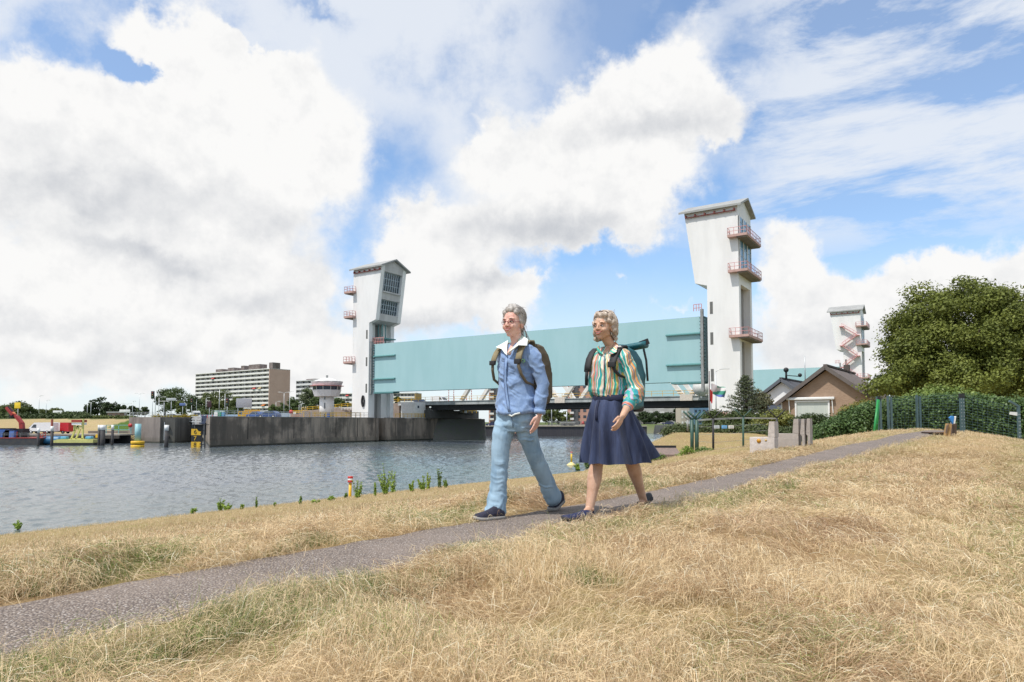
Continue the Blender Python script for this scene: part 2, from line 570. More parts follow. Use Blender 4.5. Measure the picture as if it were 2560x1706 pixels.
c = n.mix(n.ss(nz, .3, .7), at_.outputs['Color'], n.mix(1.0, at_.outputs['Color'], (.55, .5, .42, 1), 'MULTIPLY'))
c = n.mix(n.m('MULTIPLY', n.ss(nz2, .42, .68), .55), c, n.mix(1.0, at_.outputs['Color'], (.72, .86, .55, 1), 'MULTIPLY'))
c = n.mix(n.m('MULTIPLY', n.ss(nz3, .45, .65), .35), c, n.mix(1.0, at_.outputs['Color'], (.78, .72, .66, 1), 'MULTIPLY'))
bp = n.n('ShaderNodeBump', {'Height': nz, 'Strength': .9, 'Distance': .03})
p = n.n('ShaderNodeBsdfPrincipled', {'Base Color': c, 'Roughness': .95, 'Normal': bp.outputs[0]})
p.inputs['Specular IOR Level'].default_value = .1
n.n('ShaderNodeOutputMaterial', {'Surface': p.outputs[0]})
# last fan of triangles closes the sheet under the viewpoint
ground = np_mesh('ground', gv, gq, gm, col=gcol, smooth=True)
tag(ground, 'dry mown grass dike and banks around the river', kind='structure')

# footpath
ss_ = np.concatenate([np.arange(-6, 12, .06), np.arange(12, 46, .16)])
ww = np.linspace(-1, 1, 15)
pv = []
for s_ in ss_:
    hw = .415 + .05 * sstep(s_, 4, 20) + .03 * (vnoise(s_, 3.1, 1.7) - .5)
    e0 = .05 * (vnoise(s_, 9.2, 3.3) - .5) + .03 * (vnoise(s_, 5.2, 9.0) - .5)
    e1 = .05 * (vnoise(s_, 19.2, 3.3) - .5) + .03 * (vnoise(s_, 15.2, 9.0) - .5)
    for t_ in ww:
        w_ = path_c(s_) + t_ * hw + (e0 if t_ < 0 else e1) * abs(t_)
        x = .6 * s_ - .8 * w_; y = .8 * s_ + .6 * w_
        pv.append((x, y, w_, abs(t_)))
pv = np.array(pv)
pz = ground_z(pv[:, 0], pv[:, 1]) + .016 - .012 * pv[:, 3] ** 4
nn = len(ww)
ii, jj = np.meshgrid(np.arange(len(ss_) - 1), np.arange(nn - 1), indexing='ij')
a_ = ii * nn + jj
pq = np.stack([a_, a_ + 1, a_ + nn + 1, a_ + nn], -1).reshape(-1, 4)
pm = bpy.data.materials.new('chip_seal'); pm.use_nodes = True
t = pm.node_tree; t.nodes.clear(); n = NT(t)
tcn = n.n('ShaderNodeTexCoord')
vo = n.n('ShaderNodeTexVoronoi', {'Vector': tcn.outputs['Object'], 'Scale': 98.0})
vo.inputs['Randomness'].default_value = 1.0
sp = n.n('ShaderNodeSeparateColor', {0: vo.outputs['Color']})
c = n.mix(sp.outputs[0], (.20, .16, .13, 1), (.34, .275, .225, 1))
c = n.mix(n.ss(sp.outputs[1], .78, .9), c, (.46, .41, .37, 1))
c = n.mix(n.ss(vo.outputs['Distance'], .35, .62), c, (.10, .078, .066, 1))
big = n.noise(tcn.outputs['Object'], 1.4, 6, .6)
c = n.mix(n.m('MULTIPLY', n.ss(big, .42, .72), .35), c, (.30, .24, .20, 1))
bp = n.n('ShaderNodeBump', {'Height': n.m('SUBTRACT', 1.0, vo.outputs['Distance']), 'Strength': 1.0, 'Distance': .006})
p = n.n('ShaderNodeBsdfPrincipled', {'Base Color': c, 'Roughness': .85, 'Normal': bp.outputs[0]})
n.n('ShaderNodeOutputMaterial', {'Surface': p.outputs[0]})
path = np_mesh('path', np.stack([pv[:, 0], pv[:, 1], pz], -1), pq, pm, smooth=True)
tag(path, 'narrow chip-seal footpath along the dike top', kind='structure')

# water
wm = bpy.data.materials.new('river_water'); wm.use_nodes = True
t = wm.node_tree; t.nodes.clear(); n = NT(t)
tcn = n.n('ShaderNodeTexCoord')
mp = n.n('ShaderNodeMapping', {'Vector': tcn.outputs['Object']})
mp.inputs['Rotation'].default_value = (0, 0, R(12)); mp.inputs['Scale'].default_value = (.8, 1.5, 1)
w1 = n.noise(mp.outputs[0], 3.5, 4, .6)
w3 = n.noise(tcn.outputs['Object'], .045, 3, .5)
bp = n.n('ShaderNodeBump', {'Height': w1, 'Strength': 1.0, 'Distance': .03})
c = n.mix(n.ss(w3, .4, .62), (.105, .130, .135, 1), (.095, .118, .145, 1))
p = n.n('ShaderNodeBsdfPrincipled', {'Base Color': c, 'Roughness': .05, 'Normal': bp.outputs[0]})
p.inputs['IOR'].default_value = 1.33
n.n('ShaderNodeOutputMaterial', {'Surface': p.outputs[0]})
tw = np.radians(np.concatenate([np.arange(-41, 41, .115), np.arange(41, 319, 5.0)]))
rw = [2.0, 12.0, 24.0]
while rw[-1] < 1600: rw.append(rw[-1] * (1.0042 if rw[-1] < 190 else 1.12))
TW, RW = np.meshgrid(tw, np.array(rw))
wx_ = np.sin(TW) * RW; wy_ = np.cos(TW) * RW
gw = np.random.default_rng(21); wz_ = np.zeros_like(wx_)
for k in range(30):
    wl = .40 * (2.2 / .40) ** gw.random(); an_ = R(200) + gw.normal() * .75
    kk = 2 * math.pi / wl
    ph = kk * (wx_ * math.cos(an_) + wy_ * math.sin(an_)) + gw.random() * 6.28 + 1.5 * (vnoise(wx_ + 9 * k, wy_, .12) - .5)
    wz_ += (.0041 * wl) * (np.sin(ph) + .35 * np.sin(2 * ph + .6)) * (.45 + 1.1 * vnoise(wx_ + 31 * k, wy_ - 17 * k, .10))
wz_ *= (.75 + .6 * vnoise(wx_, wy_, .03)) * (RW > 20) * (RW < 230) * (np.abs(((TW + math.pi) % (2 * math.pi)) - math.pi) < R(41))
nrw, ntw = wx_.shape
ii, jj = np.meshgrid(np.arange(nrw - 1), np.arange(ntw), indexing='ij')
a_ = ii * ntw + jj; b_ = ii * ntw + (jj + 1) % ntw
water = np_mesh('water', np.stack([wx_, wy_, wz_], -1).reshape(-1, 3), np.stack([a_, b_, b_ + ntw, a_ + ntw], -1).reshape(-1, 4), wm, smooth=True)
tag(water, 'rippled grey green river', kind='structure')
# ------------------------------------------------------------------ storm barrier
def conc_mat(name, base, dark, streak=.5, wet=None, patch=0.0):
    """weathered concrete: streaks running down, blotches, a wet dark foot"""
    m_ = bpy.data.materials.new(name); m_.use_nodes = True
    t = m_.node_tree; t.nodes.clear(); n = NT(t)
    tc_ = n.n('ShaderNodeTexCoord'); P = tc_.outputs['Object']
    mp = n.n('ShaderNodeMapping', {'Vector': P}); mp.inputs['Scale'].default_value = (1, 1, .12)
    a = n.noise(mp.outputs[0], .55, 7, .65)
    b = n.noise(P, .16, 5, .6)
    f = n.noise(mp.outputs[0], 2.6, 6, .7)
    g_ = n.noise(P, 9, 5, .7)
    c = n.mix(n.ss(a, .42, .60), (*base, 1), (*dark, 1))
    c = n.mix(n.m('MULTIPLY', n.ss(b, .45, .62), patch), c, (*[x * .45 for x in dark], 1))
    c = n.mix(n.m('MULTIPLY', n.ss(f, .60, .74), streak), c, (*[min(1, x * 1.75) for x in base], 1))
    c = n.mix(n.m('MULTIPLY', n.ss(f, .42, .28), streak * .7), c, (*[x * .5 for x in dark], 1))
    c = n.mix(n.m('MULTIPLY', n.ss(g_, .35, .7), .3), c, (*[x * .7 for x in dark], 1))
    if wet is not None:
        z = n.n('ShaderNodeSeparateXYZ', {0: P}).outputs[2]
        zz = n.m('ADD', z, n.m('MULTIPLY', n.m('SUBTRACT', a, .5), .35))
        c = n.mix(n.ss(zz, wet + .25, wet), c, (.018, .018, .014, 1))
        c = n.mix(n.m('MULTIPLY', n.ss(zz, wet + 1.3, wet + .6), .35), c, (.10, .095, .07, 1))
    bp = n.n('ShaderNodeBump', {'Height': g_, 'Strength': .6, 'Distance': .03})
    p = n.n('ShaderNodeBsdfPrincipled', {'Base Color': c, 'Roughness': .85, 'Normal': bp.outputs[0]})
    n.n('ShaderNodeOutputMaterial', {'Surface': p.outputs[0]})
    return m_

m_white = M('tower_white_paint', (.80, .79, .77), .55, col2=(.72, .71, .69), scale=.35, stretch=(1, 1, .25), bump=.004, bscale=3)
m_wgrey = M('grey_concrete_tower_shade', (.52, .51, .49), .7, col2=(.42, .41, .40), scale=.6, stretch=(1, 1, .2))
m_roof = M('tower_roof_grey', (.34, .345, .33), .6, col2=(.28, .28, .27), scale=.5)
m_rail = M('pink_red_steel', (.56, .22, .21), .5, col2=(.62, .34, .32), scale=2)
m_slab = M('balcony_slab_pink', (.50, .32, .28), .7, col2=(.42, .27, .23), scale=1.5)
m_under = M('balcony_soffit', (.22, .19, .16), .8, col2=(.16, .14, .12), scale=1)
m_glass = M('blue_window_glass', (.09, .22, .34), .25, col2=(.16, .34, .48), scale=.6, spec=.8)
m_glassd = M('dark_window_glass', (.02, .03, .045), .08, col2=(.05, .07, .10), scale=1.2, spec=.8)
m_frame = M('window_frame_paint', (.42, .50, .55), .5)
m_steel = M('grey_steel', (.30, .31, .31), .45, col2=(.22, .22, .21), scale=2)
m_galv = M('galvanised_steel', (.52, .54, .55), .4, metal=.3, scale=3)
m_black = M('black_steel', (.018, .018, .02), .6)
m_yel = M('safety_yellow', (.80, .50, .03), .5, col2=(.66, .38, .03), scale=2)
m_red = M('signal_red', (.55, .035, .03), .5)
m_wht = M('gloss_white', (.80, .80, .78), .4, col2=(.70, .70, .68), scale=2)
m_blue = M('blue_paint', (.05, .13, .38), .45, col2=(.04, .10, .30), scale=2)
m_rust = M('rusty_steel', (.16, .07, .05), .8, col2=(.08, .05, .045), scale=3)

def teal_mat():
    m_ = bpy.data.materials.new('teal_gate_paint'); m_.use_nodes = True
    t = m_.node_tree; t.nodes.clear(); n = NT(t)
    P = n.n('ShaderNodeTexCoord').outputs['Object']
    mp = n.n('ShaderNodeMapping', {'Vector': P}); mp.inputs['Scale'].default_value = (1, 1, .15)
    a = n.noise(mp.outputs[0], .5, 5, .6); b = n.noise(P, .08, 3, .5)
    wv = n.n('ShaderNodeTexNoise', {'Vector': mp.outputs[0], 'Scale': 2.2})
    c = n.mix(n.ss(a, .3, .7), (.34, .53, .545, 1), (.31, .50, .515, 1))
    c = n.mix(n.m('MULTIPLY', n.ss(b, .42, .6), .35), c, (.39, .56, .59, 1))
    c = n.mix(n.m('MULTIPLY', n.ss(wv.outputs[0], .62, .74), .25), c, (.27, .46, .46, 1))
    bp = n.n('ShaderNodeBump', {'Height': b, 'Strength': .3, 'Distance': .05})
    p = n.n('ShaderNodeBsdfPrincipled', {'Base Color': c, 'Roughness': .5, 'Normal': bp.outputs[0]})
    n.n('ShaderNodeOutputMaterial', {'Surface': p.outputs[0]})
    return m_
m_teal = teal_mat()
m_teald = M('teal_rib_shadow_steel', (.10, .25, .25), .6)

def rails(mb, pts, h=1.1, step=1.3, r=.035, mids=(.55,)):
    """guard rail along a broken line"""
    for i in range(len(pts) - 1):
        a = Vector(pts[i]); b = Vector(pts[i + 1]); L = (b - a).length
        k = max(1, round(L / step))
        for j in range(k + 1):
            p = a.lerp(b, j / k)
            mb.bar(p, p + Vector((0, 0, h)), r * 2)
        for hh in (h,) + tuple(mids):
            mb.bar(a + Vector((0, 0, hh)), b + Vector((0, 0, hh)), r * 2)

ZW = 5.6          # top of the quay
def make_tower(side, org, label, kind):
    """side +1: the channel lies to +u of the tower (left tower), -1: to -u.
    local x: 0 at the channel side of the shaft, +x towards the channel; local y along the channel"""
    e = EZ
    root = thing('barrier_tower', label, 'tower', org, 'towers of the storm barrier')
    T = frame(org, U * side, V)
    n_ = lambda: MB(T)
    a, b = 5.4, 8.6
    z0 = ZW if side > 0 else 3.2
    zi, zo, ze, zr = 23.6 + e, 24.2 + e, 37.0 + e, 38.6 + e
    ob, ot = 2.1, 3.9
    # walls: the two side walls with the leaning head
    wl = n_()
    prof = [(-a, z0), (0, z0), (0, zi), (ob, zo), (ot, ze), (-a, ze)]
    wl.prism(prof, 0, 1.15, 'y')
    wl.build('wall', m_white, root); wl = n_()
    wl.prism(prof, b - 1.15, b, 'y')
    wl.build('wall', m_white, root); wl = n_()
    wl.box(-a + 1.2, -1.1, 1.15, 3.1, z0, zi)          # inner thickening of the legs
    wl.box(-a + 1.2, -1.1, b - 3.2, b - 1.15, z0, zi)
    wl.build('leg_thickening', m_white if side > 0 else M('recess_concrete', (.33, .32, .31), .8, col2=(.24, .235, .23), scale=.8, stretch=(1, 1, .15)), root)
    hd = n_()
    # floor of the head, bands between the windows, ledge, gables
    hd.prism([(-a + .25, zi), (-.02, zi), (ob - .05, zo + .02), (ob - .35, zo + 1.0), (-a + .25, zi + .8)], 1.15, b - 1.15, 'y')
    fx = lambda z: ob + (ot - ob) * (z - zo) / (ze - zo)
    m_hd = m_wgrey if side > 0 else m_white  # left tower: shade of the channel face put into a grey copy
    hd.build('head_floor', m_hd, root)
    for za, zb in ((zo, zo + 1.6), (zo + 5.0, zo + 6.9), (zo + 11.5, ze)):
        hd = n_(); hd.prism([(fx(za) - .9, za), (fx(za) - .04, za), (fx(zb) - .04, zb), (fx(zb) - .9, zb)], 1.15, b - 1.15, 'y')
        hd.build('window_band_wall', m_hd, root)
    hd = n_(); hd.box(ob - .9 + .35, fx(zo + 6.9) + .25, 1.3, b - 1.3, zo + 6.6, zo + 6.95)
    hd.build('ledge', m_hd, root)
    # pediment under the gable, channel side and land side
    for x0, x1 in ((ot - .7, ot - .02), (-a + .05, -a + .6)):
        hd = n_(); hd.prism([(.0, ze), (b, ze), (b / 2, zr)], x0, x1, 'x'); hd.build('gable', m_hd, root)
    # windows to the channel
    for (za, zb, nn_) in ((zo + 1.6, zo + 5.0, 8), (zo + 6.95, zo + 11.5, 8)):
        wi = n_()
        wi.prism([(fx(za) - 1.2, za), (fx(za) - .75, za), (fx(zb) - .75, zb), (fx(zb) - 1.2, zb)], 1.15, b - 1.15, 'y')
        wo_ = wi.build('window', m_glassd, root)
        fr_ = n_()
        for k in range(nn_ + 1):
            y = 1.25 + (b - 2.5) * k / nn_
            fr_.bar((fx(za) - .7, y, za), (fx(zb) - .7, y, zb), .16)
        for q in (.02, .35, .68, .98):
            z = za + (zb - za) * q
            fr_.bar((fx(z) - .69, 1.15, z), (fx(z) - .69, b - 1.15, z), .11)
        fr_.build('frame', m_frame, wo_)
    # land side: three tall window columns high up, open recess with piers below
    zb1, zb2, zb3 = 25.6 + e, 31.6 + e, 14.6 + e
    for bx_ in ((-a + .02, -a + .7, 1.15, b - 1.15, ze - 1.9, ze), (-a + .02, -a + .7, 1.15, b - 1.15, zi - .2, zb1), (-a + .05, -a + .7, 1.15, b - 1.15, zb2 - .5, zb2), (-a + .1, -a + .8, 1.15, b - 1.15, zb3 - .6, zb3)):
        ls = n_(); ls.box(*bx_); ls.build('cross_beam', m_white, root)
    for k in range(4):
        y = 1.15 + (b - 2.3) * k / 3
        for za_, zb_ in ((zb1, zb2 - .5), (zb2, ze - 1.9)):
            ls = n_(); ls.box(-a + .05, -a + .7, max(1.152, y - .16), min(b - 1.152, y + .16), za_ + .003, zb_ - .003); ls.build('mullion', m_white, root)
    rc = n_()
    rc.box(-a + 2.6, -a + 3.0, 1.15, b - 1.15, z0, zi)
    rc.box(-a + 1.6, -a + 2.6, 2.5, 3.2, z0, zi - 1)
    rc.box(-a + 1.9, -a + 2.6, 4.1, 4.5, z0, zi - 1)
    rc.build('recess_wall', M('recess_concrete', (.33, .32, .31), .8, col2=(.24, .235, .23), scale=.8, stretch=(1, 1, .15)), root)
    for (za, zb) in ((zb1, zb2 - .5), (zb2, ze - 1.9)):
        wi = n_(); wi.box(-a - .06, -a - .004, .55, b - .55, za, zb)
        w_ = wi.build('window', m_glass, root)
        fr_ = n_()
        for q in (.25, .5, .75):
            fr_.box(-a - .10, -a - .064, .55, b - .55, za + (zb - za) * q - .05, za + (zb - za) * q + .05)
        fr_.build('frame', m_frame, w_)
        for k in range(4):
            y = .55 + (b - 1.1) * k / 3
            fr_ = n_(); fr_.box(-a - .16, -a - .104, y - .18, y + .18, za, zb); fr_.build('window_pier', m_white, root)
    # roof, ridge across the channel direction
    rf = n_()
    zz = ze - .1
    for sg in (0, 1):
        y0 = -0.75 if sg == 0 else b + .75
        ym = b / 2
        s_ = (zr + .15 - zz) / (b / 2)
        ye = zz - .75 * s_ if sg == 0 else zz - .75 * s_
        pts = [(y0, ye), (ym, zr + .15), (ym, zr + .5), (y0, ye + .35)]
        rf.prism(pts, -a - .75, ot + .75, 'x')
    rf.build('roof', m_roof, root)
    # red rail under the eaves with its brackets
    er = n_()
    er.bar((-a + .3, -.30, ze - 1.1), (ot - .3, -.30, ze - 1.1), .16, .16)
    for k in range(6):
        x = -a + .5 + (a + ot - .9) * k / 5
        er.box(x - .12, x + .12, -.5, .0, ze - 1.05, ze - .7)
    er.build('eaves_rail', M('oxide_red_steel', (.26, .07, .055), .6), root)
    # balconies round the land side corner
    for zb in (zb1, zb2, zb3):
        sl = n_()
        x0, x1 = (-a - 1.75, -a + 1.5) if side < 0 else (-a - 2.0, -a + .9)
        y0_, y1_ = -1.15, b + .1
        if side > 0:
            sl.prism([(x0, y0_), (x1, y0_), (x1, -.002), (x0, -.002)], zb - .5, zb, 'z')
            sl.prism([(x0, 0), (-a - .002, 0), (-a - .002, b), (x0, b)], zb - .5, zb, 'z')
        else:
            sl.prism([(x0, y0_), (x1, y0_), (x1, -.002), (x0, -.002)], zb - .42, zb, 'z')
            sl.prism([(x0, 0), (-a - .002, 0), (-a - .002, y1_), (x0, y1_)], zb - .42, zb, 'z')
        so = sl.build('balcony_slab', m_slab, root)
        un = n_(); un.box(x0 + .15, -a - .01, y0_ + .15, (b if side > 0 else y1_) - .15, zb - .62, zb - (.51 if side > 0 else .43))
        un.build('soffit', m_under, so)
        ra = n_()
        rails(ra, [(x1 - .05, -.1, zb), (x1 - .05, y0_ + .05, zb), (x0 + .05, y0_ + .05, zb), (x0 + .05, (b if side > 0 else y1_) - .05, zb), (-a, (b if side > 0 else y1_) - .05, zb)], 1.15, 1.0, .032)
        ra.build('railing', m_rail, so)
    # slit windows on the front wall
    for z in (8.2 + e, 14.5 + e, 21.0 + e - (0 if side > 0 else 1.2)):
        wi = n_(); wi.box(-.95 - .0, -.45, -.03, .05, z - 1.2, z + .9)
        wi.build('slit_window', M('slit_dark', (.14, .14, .13), .6), root)
    return root

tower_l = make_tower(1, F(0, 0), 'white concrete barrier tower left of the lifted gate, leaning head with gridded windows', 'near')
mb = MB()
c0 = F(-1.6, 0) - V * .12
mb.T = frame(c0, U, V)
ring = [(1.0 * math.cos(a), 1.0 * math.sin(a)) for a in np.linspace(0, 2 * math.pi, 20, endpoint=False)]
bpts = [(.42 * math.cos(a), -.06 - 0, 9.6 + (1.0 + .25 * (abs(math.sin(a)) > .8)) * math.sin(a)) for a in np.linspace(0, 2 * math.pi, 25)]
mb.tube(bpts, .17, 8, caps=False)
mb.bar((0, -.06, 8.8), (0, -.06, 10.4), .12)
mb.build('lifebuoy_box', m_black, tower_l)
Q1 = F(80.7, 0)
tower_r = make_tower(-1, Q1, 'tallest white concrete tower right of the lifted gate with three pink balconies', 'near')
# weather stains with flaking letters' ghost on the right tower
T3 = F(85.3, 0) + V * 132.0
tower_far = make_tower(-1, T3, 'small distant white tower with zigzag red stairs behind the brick house', 'far')
tower_far2 = make_tower(1, F(4.6, 0) + V * 132.0, 'far white barrier tower across the river behind the near gate', 'far')
# zigzag stairs on the far tower
st = MB(frame(T3, U * -1, V))
zs_ = [12.0, 17.0, 22.0, 26.0, 30.4, 36.2]
xs_ = [-5.2, .6, -4.4, .6, -4.4, .6]
levels = [(-4.9, 14.6 + EZ), (-.6, 11.8 + EZ)]
zz = [8.5, 11.7, 14.6, 18.0, 21.6, 25.2 - .0, 28.4, 31.6]
side_x = [-4.3, .2]
for i in range(len(zz) - 1):
    x0, x1 = (side_x[i % 2], side_x[(i + 1) % 2])
    za, zb = zz[i] + EZ, zz[i + 1] + EZ
    st.bar((x0, -.9, za), (x1, -.9, zb), .9, .22)
    st.bar((x0, -1.3, za + 1.0), (x1, -1.3, zb + 1.0), .07)
    st.bar((x0, -.45, za + 1.0), (x1, -.45, zb + 1.0), .07)
    for q in (.0, .25, .5, .75, 1):
        p = Vector((x0, -1.3, za)).lerp(Vector((x1, -1.3, zb)), q)
        st.bar(p, p + Vector((0, 0, 1.0)), .06)
    st.box(x1 - .7, x1 + .7, -1.4, -.05, zb - .12, zb + .1)
st.build('zigzag_stairs', m_rail, tower_far)

def make_gate(org, L, label, z0, z1):
    root = thing('lift_gate', label, 'gate', org)
    T = frame(org, U, V)
    k = MB(T); k.box(.7, L - .9, 1.0, 3.0, z0, z1)
    k.build('gate_panel', m_teal, root)
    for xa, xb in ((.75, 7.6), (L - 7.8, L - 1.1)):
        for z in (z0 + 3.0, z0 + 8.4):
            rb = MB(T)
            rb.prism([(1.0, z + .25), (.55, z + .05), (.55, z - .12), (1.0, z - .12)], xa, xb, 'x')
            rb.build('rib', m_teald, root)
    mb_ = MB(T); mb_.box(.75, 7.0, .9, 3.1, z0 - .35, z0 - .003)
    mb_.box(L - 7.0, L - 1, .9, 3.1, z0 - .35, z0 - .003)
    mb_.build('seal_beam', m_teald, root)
    for x, w_ in ((.25, .4), (L - 1.15, .45)):
        g_ = MB(T); g_.box(x - w_ / 2, x + w_ / 2, .35, .93, z0 - (.5 if x < 5 else 1.8), z1 + (.6 if x < 5 else 1.2))
        g_.build('guide_post', m_steel, root)
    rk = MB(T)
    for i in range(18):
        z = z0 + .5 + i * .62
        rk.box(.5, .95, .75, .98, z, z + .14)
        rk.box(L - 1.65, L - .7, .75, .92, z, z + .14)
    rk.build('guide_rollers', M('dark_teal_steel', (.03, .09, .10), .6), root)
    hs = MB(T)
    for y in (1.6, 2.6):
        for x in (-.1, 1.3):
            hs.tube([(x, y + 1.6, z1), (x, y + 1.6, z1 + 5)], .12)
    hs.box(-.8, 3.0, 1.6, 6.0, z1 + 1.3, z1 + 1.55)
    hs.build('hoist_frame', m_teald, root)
    lp = MB(T)
    rails(lp, [(.0, 1.2, z1 + .02), (3.6, 1.2, z1 + .02)], 1.5, .55, .05)
    lp.build('hoist_railing', m_rail, root); lp = MB(T)
    rails(lp, [(L - 2.6, .6, z1 + .9), (L - 1.2, .6, z1 + .9)], 1.2, .45, .05)
    lp.build('hoist_railing', m_rail, root)
    return root
make_gate(F(0, 0), 80.7, 'long pale teal steel lift gate raised between the two near towers', 11.7, 23.1)
make_gate(F(4.6, 0) + V * 132.0, 80.7, 'second pale teal lift gate far behind the white house gable', 11.7, 23.1)

# quay pier of the left tower
m_quay = conc_mat('quay_concrete', (.39, .315, .25), (.165, .14, .115), .55, .22, .8)
m_quayl = conc_mat('lock_concrete', (.27, .235, .21), (.18, .155, .14), .35, .15, .3)
q = thing('quay_wall', 'long stained dark concrete quay wall under the left tower', 'quay wall', F(-20, 0))
mb = MB(frame(F(0, 0), U, V))
poly = [(.6, -41), (.6, 1.2), (.35, 1.2), (.35, 2.2), (.6, 2.2), (.6, 3.0), (-2.6, 3.0), (-2.6, 5.3), (.6, 5.3), (.6, 12), (1.6, 14), (1.6, 33), (3.4, 34), (3.4, 41), (-58, 46), (-58, -8), (-32, -18), (-30, -22)]
poly = poly[::-1]
mb.prism(poly, -2, ZW, 'z')
mb.build('wall', m_quay, q)
mb = MB(frame(F(0, 0), U, V))
mb.box(.603, .80, -41, 1.1, -1.5, 1.25)
mb.box(.603, .80, 5.4, 12, -1.5, 1.25)
mb.box(1.603, 1.8, 14.1, 33, -1.5, 1.2)
mb.build('plinth', m_quay, q)
mb = MB(frame(F(0, 0), U, V))
mb.box(.0, .68, -41.05, 1.15, ZW + .003, ZW + .13)
mb.box(.0, .68, 5.35, 12, ZW + .003, ZW + .13)
mb.box(1.0, 1.68, 14.0, 33, ZW + .003, ZW + .13)
mb.build('coping', M('coping_concrete', (.36, .35, .33), .8, col2=(.26, .25, .24), scale=1), q)
mb = MB(frame(F(0, 0), U, V))
mb.box(3.35, 3.47, 35.0, 39.2, 2.0, 4.2)
mb.build('dark_opening', m_black, q)
mb = MB(frame(F(0, 0), U, V))
for v_ in (-33, -22, -10.5, -4, 8.6):
    mb.box(.60, .665, v_, v_ + .09, 1.3, ZW - .1)
mb.build('expansion_joint', m_black, q)
# raised abutment under the bridge with higher wall
mb = MB(frame(F(0, 0), U, V))
mb.box(-6, 3.2, 19, 40, ZW, ZW + 2.1)
mb.build('bridge_seat', M('seat_concrete', (.10, .095, .09), .9, scale=.5), q)

def railing(name, label, pts, mat, h=1.1, step=1.5, r=.03, mids=(.38, .74), group=None):
    root = thing(name, label, 'railing', pts[0], group)
 
    for i in range(len(pts) - 1):
        a = Vector(pts[i]); b = Vector(pts[i + 1]); k = max(1, round((b - a).length / step))
        for j in range(k + (1 if i == len(pts) - 2 else 0)):
            p = a.lerp(b, j / k); po = MB(); po.bar(p, p + Vector((0, 0, h)), r * 2); po.build('post', mat, root)
    br = MB()
    for i in range(len(pts) - 1):
        a = Vector(pts[i]); b = Vector(pts[i + 1])
        for hh in (h,) + tuple(mids):
            br.bar(a + Vector((0, 0, hh)), b + Vector((0, 0, hh)), r * 2)
    br.build('rails', mat, root)
    return root
zt = ZW + .13
railing('quay_railing', 'pale grey blue railing on the left half of the long quay wall', [F(.3, -40.5, zt), F(.3, -17, zt)], m_galv, 1.05, 1.6, .035)
railing('quay_railing', 'orange yellow railing on the quay wall left of the white tower', [F(.1, -19, zt), F(.1, -2.5, zt)], m_yel, 1.05, 1.5, .05)
railing('quay_railing', 'thin dark railing at the foot of the left white tower', [F(.35, -5.8, zt), F(.35, -.3, zt)], m_steel, 1.1, 1.4, .03)
railing('quay_railing', 'yellow railing on the quay right of the white tower foot', [F(.35, 8.9, zt), F(.35, 12, zt), F(1.2, 14, zt), F(1.2, 19, zt)], m_yel, 1.05, 1.4, .04)

# road bridge behind the gate
zb0 = 5.4 + EZ
br = thing('road_bridge', 'low road bridge with white diagonal trusses behind the raised gate', 'bridge', F(-20, 20))
T = frame(F(0, 0), U, V)
mb = MB(T); mb.box(-9, 84, 20.3, 33, zb0 - 1.0, zb0 - .25); mb.build('deck', M('bridge_deck', (.15, .15, .15), .8), br)
mb = MB(T); mb.box(-9, 84, 20.0, 20.28, zb0 - .95, zb0 - .12)
mb.box(-9, 84, 19.85, 20.25, zb0 - .118, zb0 + .0)
mb.build('fascia', M('bridge_fascia', (.50, .52, .52), .5, col2=(.34, .36, .36), scale=.6, stretch=(1, 1, .2)), br)
mb = MB(T)
for v_ in (20.6, 24, 28, 32.5):
    mb.box(2, 84, v_, v_ + .35, zb0 - 2.25, zb0 - 1.003)
mb.box(2, 84, 20.4, 33, zb0 - 1.3, zb0 - 1.004)
mb.build('girder', m_black, br)
m_truss = M('truss_white_paint', (.86, .84, .80), .5, col2=(.74, .71, .66), scale=1.0)
for v_ in (20.5, 28.5):
    for node in (11.1, 40.5, 70.0):
        for sg in (-1, 1):
            if node < 12 and sg < 0: continue
            mb = MB(T)
            mb.bar((node + sg * .6, v_, zb0 - .3), (node + sg * 8.3, v_, zb0 + 9.6), .95, .8)
            mb.build('truss_diagonal', m_truss, br)
    mb = MB(T); mb.bar((19, v_, zb0 + 9.7), (79, v_, zb0 + 9.7), .6, .7); mb.build('top_chord', m_truss, br)
mb = MB(T)
for node in (40.5, 70.0):
    mb.box(node - 1.3, node + 1.3, 19.8, 20.8, zb0 - 1.0, zb0 + .3)
mb.build('node_plate', M('node_pinkish', (.76, .68, .60), .6), br)
mb = MB(T)
rails(mb, [(-9, 19.95, zb0), (84, 19.95, zb0)], 1.1, 2.4, .035, (.55,))
mb.build('parapet_rail', m_yel, br)
mb = MB(T)
for u_, v_ in ((-8, 24),):
    mb.box(u_ - .8, u_ + .8, 21, 32, ZW, zb0 - 1.3)
mb.build('pier_column', m_wgrey, br)
wd = thing('white_disc', 'round white disc beside the bridge truss at the right tower', 'disc', F(73.6, 18.5, zb0))
mb = MB(T); mb.tube([(73.6, 18.2, zb0 + 1.5), (73.6, 18.6, zb0 + 1.5)], 1.7, 28); mb.build('disc', m_wht, wd)
mb = MB(T); mb.bar((73.6, 18.4, zb0 - .5), (73.6, 18.4, zb0 + .1), .3); mb.build('foot', m_galv, wd)
